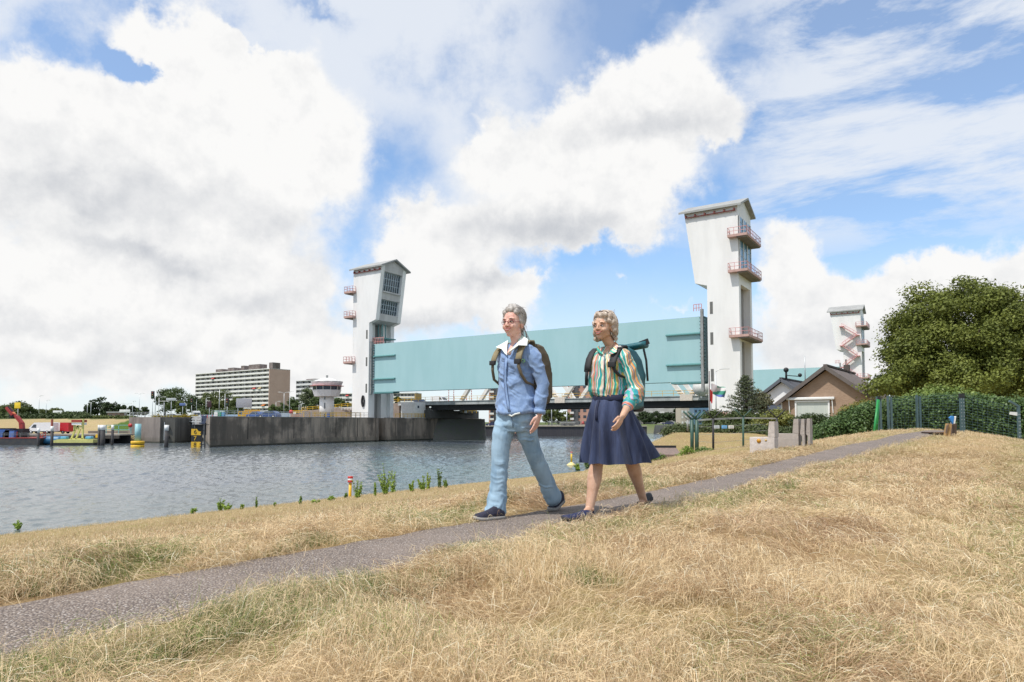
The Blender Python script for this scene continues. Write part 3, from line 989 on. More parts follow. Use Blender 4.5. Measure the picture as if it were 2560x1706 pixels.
# machinery room and steps beside the bridge
mr = thing('machinery_house', 'small white machinery house under the bridge end, right of the tower', 'machine house', F(2, 17, ZW))
mb = MB(T); mb.box(-3.8, 1.0, 15.5, 19.5, ZW, zb0 - .3); mb.build('wall', m_wht, mr)
mb = MB(T); mb.box(1.003, 1.03, 16.4, 17.0, ZW + 2.6, ZW + 3.2); mb.build('window', m_glassd, mr)
mb = MB(T)
mb.prism([(19.55, ZW), (29, ZW), (29, ZW + 3.4), (24.5, ZW + 3.4), (20.6, ZW + 1.2)], 1.0, 2.9, 'x')
mb.build('curved_fairing', M('fairing_grey', (.30, .31, .32), .6, col2=(.22, .23, .24), scale=.7), mr)
sp_ = thing('service_platform', 'yellow railed service platform with white cabinet under the bridge', 'platform', F(3, 34, ZW))
mb = MB(T); mb.box(1.2, 4.4, 31.2, 37.5, zb0 - 3.0, zb0 - 2.85); mb.build('floor', m_black, sp_)
mb = MB(T); rails(mb, [(4.3, 31.3, zb0 - 2.85), (4.3, 37.4, zb0 - 2.85)], 1.3, 2.0, .07, (.6,)); mb.build('railing', m_yel, sp_)
mb = MB(T); mb.box(3.2, 4.6, 31.4, 32.6, zb0 - 2.85, zb0 - 1.35); mb.build('cabinet', m_wht, sp_)

def along(px, y, z=None):
    p = at(px, HOR, y); return Vector((p.x, p.y, 0 if z is None else z))
# raised barrier arms on the bridge
for i, (px_, dep, nm) in enumerate(((1121.5, 184, 'leftmost of the raised barrier arms on the bridge'), (1134, 181, 'second raised barrier arm from the left on the bridge'),
                                     (1166, 176, 'third raised barrier arm from the left, lower half behind the truss'), (1178.5, 174, 'rightmost raised barrier arm beside the white truss'))):
    p = along(px_, dep, zb0 - .25)
    r0 = thing('raised_boom', 'red and white ' + nm, 'barrier arm', p, 'raised barrier arms on the bridge')
    a = MB(Matrix.Translation(p)); b = MB(Matrix.Translation(p))
    for k in range(10):
        (a if k % 2 else b).box(-.09, .09, -.05, .05, .6 + k * .33, .6 + (k + 1) * .33)
    a.box(-.2, .2, -.2, .2, 0, .6)
    a.build('white_bands', m_wht, r0); b.build('red_bands', m_red, r0)

# lock: concrete block left, gates
lk = thing('concrete_lock_block', 'light brown concrete lock head left of the grey lock gates', 'lock head', along(370, 152, 0))
A1 = along(322, 157); A2 = along(400, 152.0); A3 = along(431, 158.5)
mb = MB(); mb.prism([(A1.x, A1.y), (A2.x, A2.y), (A2.x + 2, A2.y + 16), (A1.x, A1.y + 18)], -2, 5.75, 'z')
mb.prism([(A1.x - 9.0, A1.y - .5), (A1.x + .01, A1.y + .02), (A1.x + .0, A1.y + 12), (A1.x - 9, A1.y + 12)], -2, 2.6, 'z')
mb.build('wall', m_quayl, lk)
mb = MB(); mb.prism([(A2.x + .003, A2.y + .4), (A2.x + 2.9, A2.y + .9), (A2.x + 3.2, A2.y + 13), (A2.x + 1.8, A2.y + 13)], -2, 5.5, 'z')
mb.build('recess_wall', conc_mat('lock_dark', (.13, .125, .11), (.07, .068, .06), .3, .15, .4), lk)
mb = MB()
for z in (3.0, 1.0):
    mb.box(A2.x + 1.3, A2.x + 1.9, A2.y + .35, A2.y + .62, z, z + .65)
mb.build('dark_opening', m_black, lk)
mb = MB(); mb.box(A2.x + .75, A2.x + .9, A2.y + .3, A2.y + .45, .6, 4.6); mb.build('ladder', m_galv, lk)
lg = thing('lock_gate', 'dark grey steel mitre lock gates between lock head and quay', 'lock gate', along(455, 160))
mb = MB()
g0 = along(414, 160); g1 = along(512, 160)
mb.box(g0.x, g1.x, 160, 161, 1.6, 4.5); mb.build('panel', M('lock_gate_grey', (.085, .09, .10), .6, col2=(.055, .06, .065), scale=.5, stretch=(1, 1, .2)), lg)
mb = MB()
for k in range(9):
    x = g0.x + (g1.x - g0.x) * k / 8
    mb.box(x - .11, x + .11, 159.8, 160, -1, 4.6)
    mb.box(x + .5, x + .62, 159.9, 160, -1, 4.3)
for z in (1.55, 4.5):
    mb.box(g0.x, g1.x, 159.78, 160.1, z, z + .22)
mb.build('ribs', M('lock_gate_rib', (.13, .14, .145), .6), lg)
mb = MB(); mb.box(g0.x - 3, g1.x, 161.2, 167, 4.9, 5.5); mb.build('walkway', m_steel, lg)
mb = MB(); mb.prism([(-1.6 + (g0.x + g1.x) / 2, 4.75), (1.6 + (g0.x + g1.x) / 2, 4.75), ((g0.x + g1.x) / 2, 5.5)], 159.2, 159.7, 'y'); mb.build('ridge_cover', m_galv, lg)
railing('lock_railing', 'grey railing along the top of the lock head', [(A1.x, A1.y + .3, 5.75), (A2.x, A2.y + .3, 5.75), (A3.x, A3.y, 5.6)], m_galv, 1.1, 1.4, .03)
# ------------------------------------------------------------------ buildings behind
def wall_quad(T, x0, x1, z0, z1): pass

def apartment(px0, d0, px1, d1, ztop, zbase, depth, floors, bays, name_label, end_mat, facade_mat, band_mat, roofs, color_awn=True, flip=False):
    a = at(px0, HOR, d0); b = at(px1, HOR, d1); a.z = b.z = 0
    ux = (b - a).normalized(); uy = Vector((-ux.y, ux.x, 0)); L = (b - a).length
    T = frame((a.x, a.y, 0), ux, uy)
    root = thing('apartment_building', name_label, 'apartment block', (a.x, a.y, zbase))
    mb = MB(T); mb.box(0, L, .9, depth, zbase, ztop); mb.build('facade', facade_mat, root)
    mb = MB(T); mb.box(L + .003, L + .5, -.6, depth + .2, zbase, ztop + .4); mb.build('end_wall', end_mat, root)
    fh = (ztop - zbase) / floors
    m_pane = M('flat_window_grey', (.10, .105, .115), .3, col2=(.32, .31, .29), scale=.35, lo=.45, hi=.55)
    near_b = bays - max(1, 96 // floors); rest = MB(T)
    rr = random.Random(int(px0))
    for i in range(floors):
        z = zbase + i * fh
        bd = MB(T); bd.box(0, L, -.55, .9, z - .12, z + .12)
        bd.box(.2, L - .1, -.62, -.5, z + .12, z + fh * .42); bd.build('balcony', band_mat, root)
        for k in range(bays):
            x = L * k / bays; w_ = L / bays
            wn = MB(T) if k >= near_b else rest
            wn.cur = 0; wn.box(x + w_ * .06, x + w_ * .42, .84, .897, z + .2, z + fh * .86)
            wn.cur = 1; wn.box(x + w_ * .50, x + w_ * .92, .84, .897, z + fh * .38, z + fh * .84)
            if k >= near_b: wn.build('window', [m_glassd, m_pane], root)
    for k in range(0, bays + 1, 2):
        x = L * k / bays
        fin = MB(T); fin.box(x - .1, x + .1, -.5, .9, zbase, ztop); fin.build('facade_fin', M('facade_fin_grey', (.42, .41, .40), .7), root)
    if rest.v: tag(rest.build('window', [m_glassd, m_pane], root), kind='stuff')
    mb = MB(T); mb.box(-.2, L + .5, -.7, depth + .2, ztop + .003, ztop + .55); mb.build('roof_edge', band_mat, root)
    for (q0, q1, h) in roofs:
        mb = MB(T); mb.box(L * q0, L * q1, depth * .12, depth * .5, ztop + .56, ztop + .56 + h); mb.build('roof_house', M('roof_house_brown', (.13, .10, .09), .8, col2=(.20, .17, .16), scale=.3), root)
    if color_awn:
        for (q0, i, m_) in color_awn:
            z = zbase + i * fh
            mb = MB(T); mb.prism([(.8, z + fh * .95), (-1.4, z + fh * .62), (-1.4, z + fh * .55), (.8, z + fh * .88)], L * q0, L * (q0 + .035), 'x')
            mb.build('awning', m_, root)
    return root
m_fac = M('flat_facade_beige', (.52, .50, .46), .8, col2=(.42, .40, .37), scale=.3)
m_band = M('balcony_white', (.80, .78, .74), .6, col2=(.70, .68, .65), scale=.4)
m_endb = M('end_wall_brown_brick', (.56, .385, .31), .9, col2=(.52, .35, .28), scale=.2)
m_orange = M('awning_orange', (.75, .25, .06), .7); m_cream = M('awning_cream', (.70, .58, .35), .7); m_awr = M('awning_red', (.62, .10, .09), .7)
apartment(488, 521, 672, 467, EZ + 36.4, 5.4, 16, 12, 26, 'long ten storey gallery flats with plain brown end wall left of the control tower', m_endb, m_fac, m_band,
          [(.25, .34, 2.4), (.42, .50, 2.8), (.60, .64, 3.6), (.70, .84, 3.8), (.96, 1.004, 4.2)],
          [(.80, 7, m_awr), (.87, 7, m_cream), (.92, 3, m_orange), (.24, 10, m_awr)])
apartment(740, 560, 806, 540, EZ + 33.5, 5.4, 14, 9, 9, 'white slab flats half hidden behind the round control tower', m_band, m_band, M('band_pale', (.70, .70, .69), .6), [(.3, .6, 1.0)], None)
apartment(846, 426, 1037, 418, EZ + 17.6, 4.5, 12, 6, 22, 'low long flats seen under the left end of the gate', M('end_ochre', (.42, .27, .10), .8), m_fac, m_band, [(.2, .25, 1.2)], [(.1, 5, m_awr)])
m_pink = M('pink_brick', (.52, .30, .23), .85, col2=(.46, .26, .20), scale=.3)

def block(px0, px1, d, ztop, zbase, dep, mat, floors, cols, label, dark_x=None, name='apartment_building', wmat=None, cat='apartment block'):
    a = at(px0, HOR, d); b = at(px1, HOR, d); W = b.x - a.x
    root = thing(name, label, cat, (a.x, d, zbase))
    mb = MB(); mb.box(a.x, b.x, d, d + dep, zbase, ztop); mb.build('wall', mat, root)
    fh = (ztop - zbase) / floors
    for i in range(floors):
        for k in range(cols):
            x = a.x + W * (k + .25) / cols
            wn = MB(); wn.box(x, x + W / cols * .5, d - .06, d - .003, zbase + fh * i + fh * .3, zbase + fh * i + fh * .75); wn.build('window', wmat or m_glassd, root)
    if dark_x:
        mb = MB(); mb.box(a.x + W * dark_x[0], a.x + W * dark_x[1], d - .5, d - .07, zbase, ztop)
        s_ = mb.build('stair_shaft', M('dark_shaft', (.10, .10, .105), .6), root)
        for i in range(floors):
            mb = MB(); mb.box(a.x + W * dark_x[0] - W * .12, a.x + W * dark_x[0] - .003, d - 1.2, d - .07, zbase + fh * i, zbase + fh * i + .9)
            mb.build('balcony', m_band, root)
    mb = MB(); mb.box(a.x - .3, b.x + .3, d - .3, d + dep + .3, ztop + .003, ztop + .5); mb.build('roof', m_roof, root)
    return root
block(1222, 1312, 330, EZ + 19.5, 3, 12, m_pink, 8, 6, 'pink brick flats seen between the white trusses left of the first woman', (.14, .30))
block(1424, 1500, 300, EZ + 19.5, 3, 12, m_pink, 8, 5, 'pink brick flats behind the bridge between the two women', (.13, .28))
block(1586, 1686, 420, EZ + 10.0, 3.2, 12, m_fac, 4, 1, 'long white balconied flats seen under the bridge at right', None, wmat=m_band)
block(1702, 1745, 330, EZ + 9.0, 3, 10, M('beige_render', (.52, .46, .38), .8), 4, 5, 'beige flats under the bridge beside the right tower', None, wmat=m_wht)
block(1735, 1775, 322, EZ + 9.0, 3.4, 10, M('blue_glass_wall', (.12, .22, .33), .3), 4, 4, 'blue glazed building under the bridge at the right tower', None, wmat=m_glassd, cat='office building', name='office_building')
block(1404, 1436, 232, 4.2, 3.1, 4, M('grey_hut', (.33, .30, .28), .8), 1, 2, 'small grey quay hut with red disc between the women', None, name='quay_hut', cat='hut')
disc = MB(); c_ = at(1457, 1058, 231); disc.tube([c_, c_ + Vector((0, .15, 0))], .55, 16)
tag(disc.build('round_sign', m_red), 'round red sign on the far quay between the women', 'sign')

# round lock control tower
cx = at(816, HOR, 170); ct = thing('control_tower', 'round white lock control tower with dark window band and red trim', 'control tower', (cx.x, 170, ZW))
o_ = (cx.x, 170, 0)
mb = MB(); mb.lathe([(1.75, ZW), (1.75, EZ + 6.4)], o_, 28); mb.build('shaft', m_white, ct)
mb = MB(); mb.lathe([(2.6, EZ + 6.35), (3.1, EZ + 6.4), (3.62, EZ + 8.0), (3.5, EZ + 8.0)], o_, 12, False); mb.build('lower_band', M('control_white', (.72, .72, .74), .5), ct)
mb = MB(); mb.lathe([(3.35, EZ + 8.003), (3.5, EZ + 8.9)], o_, 12, False); wo_ = mb.build('window_band', m_glassd, ct)
mb = MB()
for k in range(12):
    a = math.radians(30 * k)
    mb.bar((o_[0] + 3.45 * math.cos(a), 170 + 3.45 * math.sin(a), EZ + 8), (o_[0] + 3.6 * math.cos(a), 170 + 3.6 * math.sin(a), EZ + 8.9), .09)
mb.build('mullions', m_wht, wo_)
mb = MB(); mb.lathe([(3.55, EZ + 8.903), (4.15, EZ + 8.98), (4.15, EZ + 9.06), (3.6, EZ + 9.08)], o_, 24, False); mb.build('red_trim', m_rail, ct)
mb = MB(); mb.lathe([(3.6, EZ + 9.083), (4.0, EZ + 10.0), (3.9, EZ + 10.1)], o_, 12, False); mb.build('upper_band', M('control_white2', (.74, .74, .75), .5), ct)
mb = MB(); mb.lathe([(3.95, EZ + 10.103), (3.2, EZ + 10.25), (1.2, EZ + 10.9), (.25, EZ + 11.05)], o_, 24); mb.build('roof', m_wht, ct)
mb = MB(); mb.box(o_[0] - .22, o_[0] + .22, 169.8, 170.2, EZ + 11, EZ + 11.7); mb.build('vent', m_steel, ct)
for z, h in ((EZ + 1.2, .9), (EZ + 3.3, 1.5), (EZ + 5.6, .7)):
    mb = MB(); mb.box(o_[0] - .12, o_[0] + .12, 168.15, 168.35, z, z + h); mb.build('stair_window', m_glassd, ct)
mb = MB(); mb.box(o_[0] + .6, o_[0] + 1.2, 168.3, 168.7, ZW, ZW + 1.3); mb.build('door', m_blue, ct)

# road with parapet, trucks and cars behind the quay
zr_ = EZ + 1.1
def lamp_post(px, d, h, arm, label, double=False, zb=5.4, mat=None):
    p = at(px, HOR, d)
    root = thing('street_lamp', label, 'street lamp', (p.x, d, zb), 'street lamps along the far road')
    mb = MB(); mb.tube([(p.x, d, zb), (p.x, d, zb + h)], [.11, .07], 6)
    for sg in ((-1, 1) if double else (1,)):
        mb.tube([(p.x, d, zb + h - .1), (p.x + sg * arm * .4, d, zb + h + .25), (p.x + sg * arm, d, zb + h + .35)], .05, 6)
    mb.build('pole', mat or m_galv, root)
    mb = MB()
    for sg in ((-1, 1) if double else (1,)):
        mb.cbox((p.x + sg * arm, d, zb + h + .33), .9, .3, .14)
    mb.build('lamp_head', m_wht, root)
    return root
LP = [(347, 300, 16, 1.6, 'tall thin twin-arm lamp post over the lock head sky', True), (387, 230, 13, 1.8, 'lamp post with arm crossing the round tree crown', False),
      (396, 215, 9.5, 1.8, 'shorter lamp post in front of the round tree', False), (443, 260, 12, 1.2, 'lamp post right of the round tree', True),
      (490, 260, 11, 1.0, 'lamp post before the left edge of the long flats', False), (514, 250, 11, 1.0, 'second lamp post before the long flats', False),
      (547, 205, 12.5, 1.0, 'light concrete mast before the long flats', True), (561, 210, 11, 1.0, 'grey mast beside the traffic light before the flats', False),
      (689, 260, 9.5, 1.3, 'small lamp post before the brown end wall', False), (709, 230, 12.5, 1.6, 'twin-arm lamp post before the brown end wall', True),
      (723, 240, 13.5, .8, 'tall lamp post at the right edge of the brown end wall', False), (747, 260, 8, .8, 'left of two lamp posts before the white slab flats', False),
      (752, 262, 8.4, .8, 'right of two lamp posts before the white slab flats', False), (96, 270, 13, 1.0, 'thin lamp post above the white van', False),
      (114, 280, 11, 1.0, 'thin lamp post right of the yellow board', False), (217, 240, 8, 1.0, 'lamp post left of the dark round trees', False),
      (226, 250, 9, 1.0, 'lamp post with small board by the dark round trees', False), (254, 270, 7, .8, 'low lamp post in front of the dark round trees', False),
      (316, 250, 8, 1.6, 'lamp post left of the lock head', True), (330, 225, 8, .6, 'pole just behind the lock head', False)]
for a in LP:
    lamp_post(a[0], a[1], a[2] * .72, a[3], a[4], a[5])
# street lamp at the right tower, close to the flag
lamp_post(1791, 100, 8.9, 1.6, 'curved arm lamp post in front of the right tower foot', False, zb=3.2)

def traffic_light(px, d, zc, label):
    p = at(px, HOR, d); root = thing('traffic_light', label, 'traffic light', (p.x, d, 5.4), 'traffic lights by the bridge')
    mb = MB(); mb.tube([(p.x, d, 5.4), (p.x, d, zc - .9)], .08, 6); mb.build('pole', m_galv, root)
    mb = MB(); mb.rbox(p.x - .45, p.x + .45, d - .25, d + .2, zc - 1.1, zc + 1.1, .1); h = mb.build('signal_head', m_black, root)
    for k, mt in enumerate((M('lens_dark_red', (.20, .02, .02), .3), M('lens_dark_amber', (.25, .15, .02), .3), M('lens_dark_green', (.02, .12, .05), .3))):
        mb = MB(); z = zc + .65 - k * .65; mb.tube([(p.x, d - .3, z), (p.x, d - .24, z)], .2, 10); mb.build('lens', mt, h)
traffic_light(380, 200, EZ + 8.0, 'black traffic light above the lock head')
traffic_light(567, 190, EZ + 5.6, 'black traffic light before the grey sign board back')
traffic_light(478, 240, EZ + 7.2, 'small black traffic light left of the flats')
def gantry_sign(px, d, w_, h_, z, mat, label, legs=1, mat2=None):
    p = at(px, HOR, d); root = thing('road_sign', label, 'road sign', (p.x, d, 5.4))
    mb = MB(); mb.rbox(p.x - w_ / 2, p.x + w_ / 2, d - .08, d + .08, z - h_ / 2, z + h_ / 2, .04); mb.build('board', mat, root)
    mb = MB()
    for k in range(legs):
        x = p.x + (0 if legs == 1 else (-.4 + .8 * k / (legs - 1)) * w_)
        mb.tube([(x, d + .2, 5.4), (x, d + .2, z)], .09, 6)
    mb.build('post', m_galv, root)
    return root
m_board = M('sign_back_grey', (.33, .34, .38), .5)
gantry_sign(609, 200, 4.6, 2.7, EZ + 5.6, m_board, 'large grey back of a road sign board before the flats', 2)
gantry_sign(426, 210, 3.0, .8, EZ + 7.0, m_galv, 'grey lattice direction board crossing the round tree')
gantry_sign(408, 205, 3.4, .12, EZ + 6.3, m_wht, 'white horizontal mast arm before the round tree', 1)
gantry_sign(455, 215, 1.9, .8, EZ + 5.6, M('blue_sign', (.12, .18, .42), .5), 'blue direction sign right of the round tree')
gantry_sign(143, 250, 3.4, 1.3, EZ + 3.6, m_wht, 'white direction board above the white and red van', 2)
gantry_sign(522, 190, 1.2, 1.75, EZ + 5.0, M('dark_info', (.05, .02, .025), .5), 'dark red and orange information pillar before the flats')
gantry_sign(311, 220, 3.4, .9, EZ + 3.6, m_wht, 'white and red board on the far dike crest left of the lock', 1)
gantry_sign(21 * 2, 163, 1.4, 1.4, EZ + 4.0, M('yellow_board', (.85, .62, .04), .5), 'square yellow board beside the red crane arm')
p_ = along(41, 163, 0)

m_tyre = M('tyre_rubber', (.02, .02, .02), .8)
def vehicle(kind, px, d, zb, yaw, col, label, cat, scale=1.0, col2=None, group=None, L=None):
    p = at(px, HOR, d); loc = (p.x, d, zb)
    T = rotz(loc, yaw) @ Matrix.Scale(scale, 4)
    root = thing(kind, label, cat, loc, group)
    n_ = lambda: MB(T)
    if kind == 'delivery_van':
        L = L or 6.0; W = 1.0; H = 2.6
        prof = [(-L / 2, .5), (L / 2, .45), (L / 2 + .02, 1.0), (L / 2 - .45, 1.25), (L / 2 - 1.25, 2.15), (L / 2 - 1.7, H - .05), (-L / 2 + .1, H), (-L / 2, H - .1)]
        b = n_(); b.prism(prof, -W, W, 'y'); body = b.build('body', col, root)
        if col2 is not None:
            b = n_(); b.prism([(-L / 2 - .02, .52), (-L / 2 + 2.0, .52), (-L / 2 + 2.0, H + .01), (-L / 2 - .02, H + .01)], -W - .012, W + .012, 'y'); b.build('red_rear_panel', col2, root)
        b = n_()
        for s_ in (-1, 1):
            b.prism([(L / 2 - 2.2, 1.35), (L / 2 - 1.05, 1.35), (L / 2 - 1.6, 2.1), (L / 2 - 2.2, 2.1)], s_ * (W + .005), s_ * (W + .02), 'y')
        b.build('side_window', m_glassd, root)
        b = n_(); b.prism([(L / 2 - .43, 1.32), (L / 2 - 1.2, 2.14), (L / 2 - 1.16, 2.16), (L / 2 - .40, 1.34)], -W * .9, W * .9, 'y'); b.build('windscreen', m_glassd, root)
        b = n_(); b.box(L / 2 - .1, L / 2 + .08, -W, W, .42, .75); b.box(-L / 2 + .4, L / 2 - .6, -W - .02, W + .02, .42, .6); b.build('bumper', m_black, root)
        b = n_(); 
        for s_ in (-1, 1): b.cbox((L / 2 + .02, s_ * .75, .95), .08, .3, .22)
        b.build('headlight', m_galv, root)
        wx = (L / 2 - 1.0, -L / 2 + 1.3); wr = .36
    elif kind == 'parked_car':
        L = 4.3; W = .85
        prof = [(-L / 2, .35), (L / 2, .35), (L / 2, .75), (L / 2 - 1.1, .95), (L / 2 - 1.8, 1.42), (-L / 2 + .9, 1.45), (-L / 2 + .1, .95)]
        b = n_(); b.prism(prof, -W, W, 'y'); b.build('body', col, root)
        b = n_()
        for s_ in (-1, 1):
            b.prism([(L / 2 - 1.3, .97), (L / 2 - 1.85, 1.36), (-L / 2 + 1.0, 1.38), (-L / 2 + .5, .98)], s_ * (W + .004), s_ * (W + .015), 'y')
        b.build('side_window', m_glassd, root)
        b = n_(); b.prism([(L / 2 - 1.13, .98), (L / 2 - 1.8, 1.40), (L / 2 - 1.77, 1.43), (L / 2 - 1.08, 1.0)], -W * .9, W * .9, 'y'); b.build('windscreen', m_glassd, root)
        wx = (L / 2 - .8, -L / 2 + .8); wr = .32
    elif kind == 'box_truck':
        L = L or 7.0; W = 1.2
        b = n_(); b.box(-L / 2, L / 2 - 2.0, -W, W, .9, 3.2); b.build('box_body', col2 or col, root)
        b = n_(); b.prism([(L / 2 - 1.9, .5), (L / 2, .5), (L / 2, 1.6), (L / 2 - .25, 2.6), (L / 2 - 1.9, 2.7)], -W, W, 'y'); b.build('cab', col, root)
        b = n_(); b.prism([(L / 2 + .005, 1.55), (L / 2 - .24, 2.45), (L / 2 - .2, 2.47), (L / 2 + .04, 1.57)], -W * .9, W * .9, 'y')
        for s_ in (-1, 1): b.prism([(L / 2 - 1.4, 1.6), (L / 2 - .3, 1.6), (L / 2 - .5, 2.4), (L / 2 - 1.4, 2.4)], s_ * (W + .005), s_ * (W + .02), 'y')
        b.build('windscreen', m_glassd, root)
        b = n_(); b.box(-L / 2, L / 2 - .3, -W * .8, W * .8, .55, .88); b.build('chassis', m_black, root)
        wx = (L / 2 - .9, -L / 2 + 1.4); wr = .45
    for x in wx:
        for s_ in (-1, 1):
            b = n_(); b.tube([(x, s_ * (W - .22), wr), (x, s_ * (W + .02), wr)], wr, 14); wo = b.build('wheel', m_tyre, root)
            b = n_(); b.tube([(x, s_ * (W + .021), wr), (x, s_ * (W + .035), wr)], wr * .55, 10); b.build('rim', m_galv, wo)
    return root
m_vwhite = M('van_white', (.80, .80, .80), .25, coat=.4, col2=(.74, .75, .76)); m_vred = M('van_red', (.55, .02, .03), .25, coat=.4)
vehicle('delivery_van', 107, 150.5, 2.10, R(180), m_vwhite, 'white delivery van parked on the quay, front half behind a red post', 'van', .95)
vehicle('delivery_van', 143, 153.0, 2.05, R(180), m_vwhite, 'white and red delivery van parked behind the all-white van', 'van', .95, m_vred, None, 6.6)
vehicle('delivery_van', 1098, 192, zb0 - .25, R(145) + math.pi, m_vwhite, 'white van driving on the bridge deck', 'van', .85)
vehicle('parked_car', 1052, 196, zb0 - .25, R(-33), M('car_dark_blue', (.03, .04, .09), .3, coat=.4), 'dark car on the bridge near the yellow railing', 'car', 1.0)
vehicle('parked_car', 428, 205, EZ + .75, R(180), M('car_silver', (.55, .56, .58), .3, metal=.4), 'silver car on the road below the round tree', 'car', 1.2, None, 'cars on the far road')
vehicle('box_truck', 490, 196, EZ + .95, R(-60), m_vwhite, 'white truck cab facing the river left of the flats', 'truck', .72, None, 'trucks on the far road')
vehicle('box_truck', 622, 196, EZ + .85, R(200), m_yel, 'yellow orange box truck before the flats', 'truck', .85, M('truck_orange', (.78, .42, .03), .4), 'trucks on the far road')
vehicle('parked_car', 640, 182, ZW, R(150), M('car_blue', (.03, .09, .30), .3, coat=.4), 'bright blue car behind the quay railing, left of two', 'car', 1.25, None, 'blue cars behind the quay railing')
vehicle('parked_car', 672, 180, ZW, R(170), M('car_blue2', (.03, .07, .22), .3, coat=.4), 'dark blue car behind the quay railing, right of two', 'car', 1.35, None, 'blue cars behind the quay railing')
vehicle('parked_car', 1235, 226, 3.15, R(170), M('car_navy', (.04, .05, .12), .3, coat=.4), 'dark car parked on the far quay under the bridge', 'car', 1.2)
vehicle('parked_car', 1670, 300, 3.3, R(170), M('car_navy', (.04, .05, .12), .3, coat=.4), 'tiny dark car on the far shore left of the dry bank', 'car', 1.2)

# low parapets and equipment behind the quay
def wallpiece(name, label, cat, a, b, z0, z1, th, mat):
    a = Vector(a); b = Vector(b); d = (b - a).normalized(); nrm = Vector((-d.y, d.x, 0)) * th
    mb = MB(); mb.prism([(a.x, a.y), (b.x, b.y), (b.x + nrm.x, b.y + nrm.y), (a.x + nrm.x, a.y + nrm.y)], z0, z1)
    return tag(mb.build(name, mat), label, cat)
m_brickw = M('retaining_brick', (.34, .22, .17), .9, col2=(.28, .18, .14), scale=.5)
wallpiece('retaining_wall', 'long low brown retaining wall behind the quay right of the flats', 'wall', along(725, 215), along(800, 205), 5.4, EZ + 2.6, .5, m_brickw)
wallpiece('retaining_wall', 'dark retaining wall under the road right of the control tower', 'wall', along(833, 200), along(884, 192), 5.4, EZ + 3.4, .5, M('dark_retaining', (.09, .065, .055), .9))
wallpiece('blue_barrier', 'long light blue crash barrier along the far road', 'barrier', along(495, 205), along(640, 196), EZ + 1.5, EZ + 2.2, .3, M('pale_blue_panel', (.22, .33, .48), .6, col2=(.30, .40, .52), scale=.8))
wallpiece('blue_barrier', 'pale blue hoarding behind the quay railing, right part', 'barrier', along(650, 190), along(722, 188), ZW + .2, ZW + 1.6, .3, M('pale_blue_panel2', (.26, .36, .47), .6, col2=(.36, .42, .48), scale=.8))
railing('road_railing', 'yellow railing above the long brown retaining wall', [along(725, 213, EZ + 2.6), along(800, 203, EZ + 2.6)], m_yel, 1.0, 1.6, .05)
railing('road_railing', 'white railing above the dark retaining wall', [along(833, 198.5, EZ + 3.4), along(884, 190.5, EZ + 3.4)], m_wht, .8, 1.6, .05)
for i, (px_, mt, nm) in enumerate(((541, m_wht, 'white and green'), (552, M('green_tank', (.03, .30, .16), .5), 'green and blue'), (557.5, M('bin_blue', (.12, .32, .52), .5), 'pale blue'))):
    p = along(px_, 176, ZW)
    r0 = thing('plastic_container', nm + ' container standing behind the quay railing', 'container', p)
    mb = MB(); mb.rbox(p.x - .5, p.x + .45, p.y - .45, p.y + .45, ZW, ZW + 1.6, .12); mb.build('body', mt, r0)
    mb = MB(); mb.rbox(p.x - .42, p.x + .38, p.y - .4, p.y + .4, ZW + 1.603, ZW + 2.0, .1); mb.build('lid', M('lid_pale', (.55, .70, .66), .5), r0)
rs = along(727, 172, ZW)
rr0 = thing('life_ring_post', 'red life ring holder on the quay before the retaining wall', 'life ring post', rs)
mb = MB(); mb.bar(rs, rs + Vector((0, 0, 1.2)), .12); mb.build('post', m_steel, rr0)
mb = MB(); mb.tube([rs + Vector((0, -.1, 1.6)), rs + Vector((0, .15, 1.6))], .5, 14); mb.build('ring_box', m_red, rr0)
rs = along(325.5, 149, 2.7)
rr0 = thing('life_ring_post', 'red life ring holder beside the green lawn at the lock', 'life ring post', rs)
mb = MB(); mb.bar(rs, rs + Vector((0, 0, .8)), .12); mb.build('post', m_steel, rr0)
mb = MB(); mb.tube([rs + Vector((0, -.1, 1.2)), rs + Vector((0, .15, 1.2))], .42, 14); mb.build('ring_box', m_red, rr0)
# red white planks of the road works
for k in range(9):
    p = along(492 + k * 6.4, 186, EZ + .95)
    mb = MB(Matrix.Translation(p)); mb.rbox(-.12, .12, -.03, .03, 0, 1.0, .01)
    o = mb.build('marker_plank', m_red if k % 2 == 0 else m_wht)
    ordn = ['first', 'second', 'third', 'fourth', 'fifth', 'sixth', 'seventh', 'eighth', 'ninth'][k]
    tag(o, ordn + (' plank from the left, red,' if k % 2 == 0 else ' plank from the left, white,') + ' in the marker row by the lock road', 'marker plank', 'marker planks along the lock road')

# approach ramp climbing to the bridge behind the left tower
ramp = thing('bridge_ramp', 'approach ramp with yellow rail climbing to the bridge behind the left tower', 'ramp', F(-24, 21, ZW))
mb = MB(frame(F(0, 0), U, V)); mb.prism([(-48, ZW), (-9.05, ZW), (-9.05, zb0 - .2), (-48, ZW + 2.4)], 20.6, 33, 'y'); mb.build('wall', M('ramp_wall', (.30, .24, .20), .9, col2=(.24, .19, .16), scale=.5), ramp)
mb = MB(frame(F(0, 0), U, V)); rails(mb, [(-48, 20.5, ZW + 2.4), (-9.1, 20.5, zb0 - .2)], 1.0, 2.4, .04, (.5,)); mb.build('railing', m_yel, ramp)

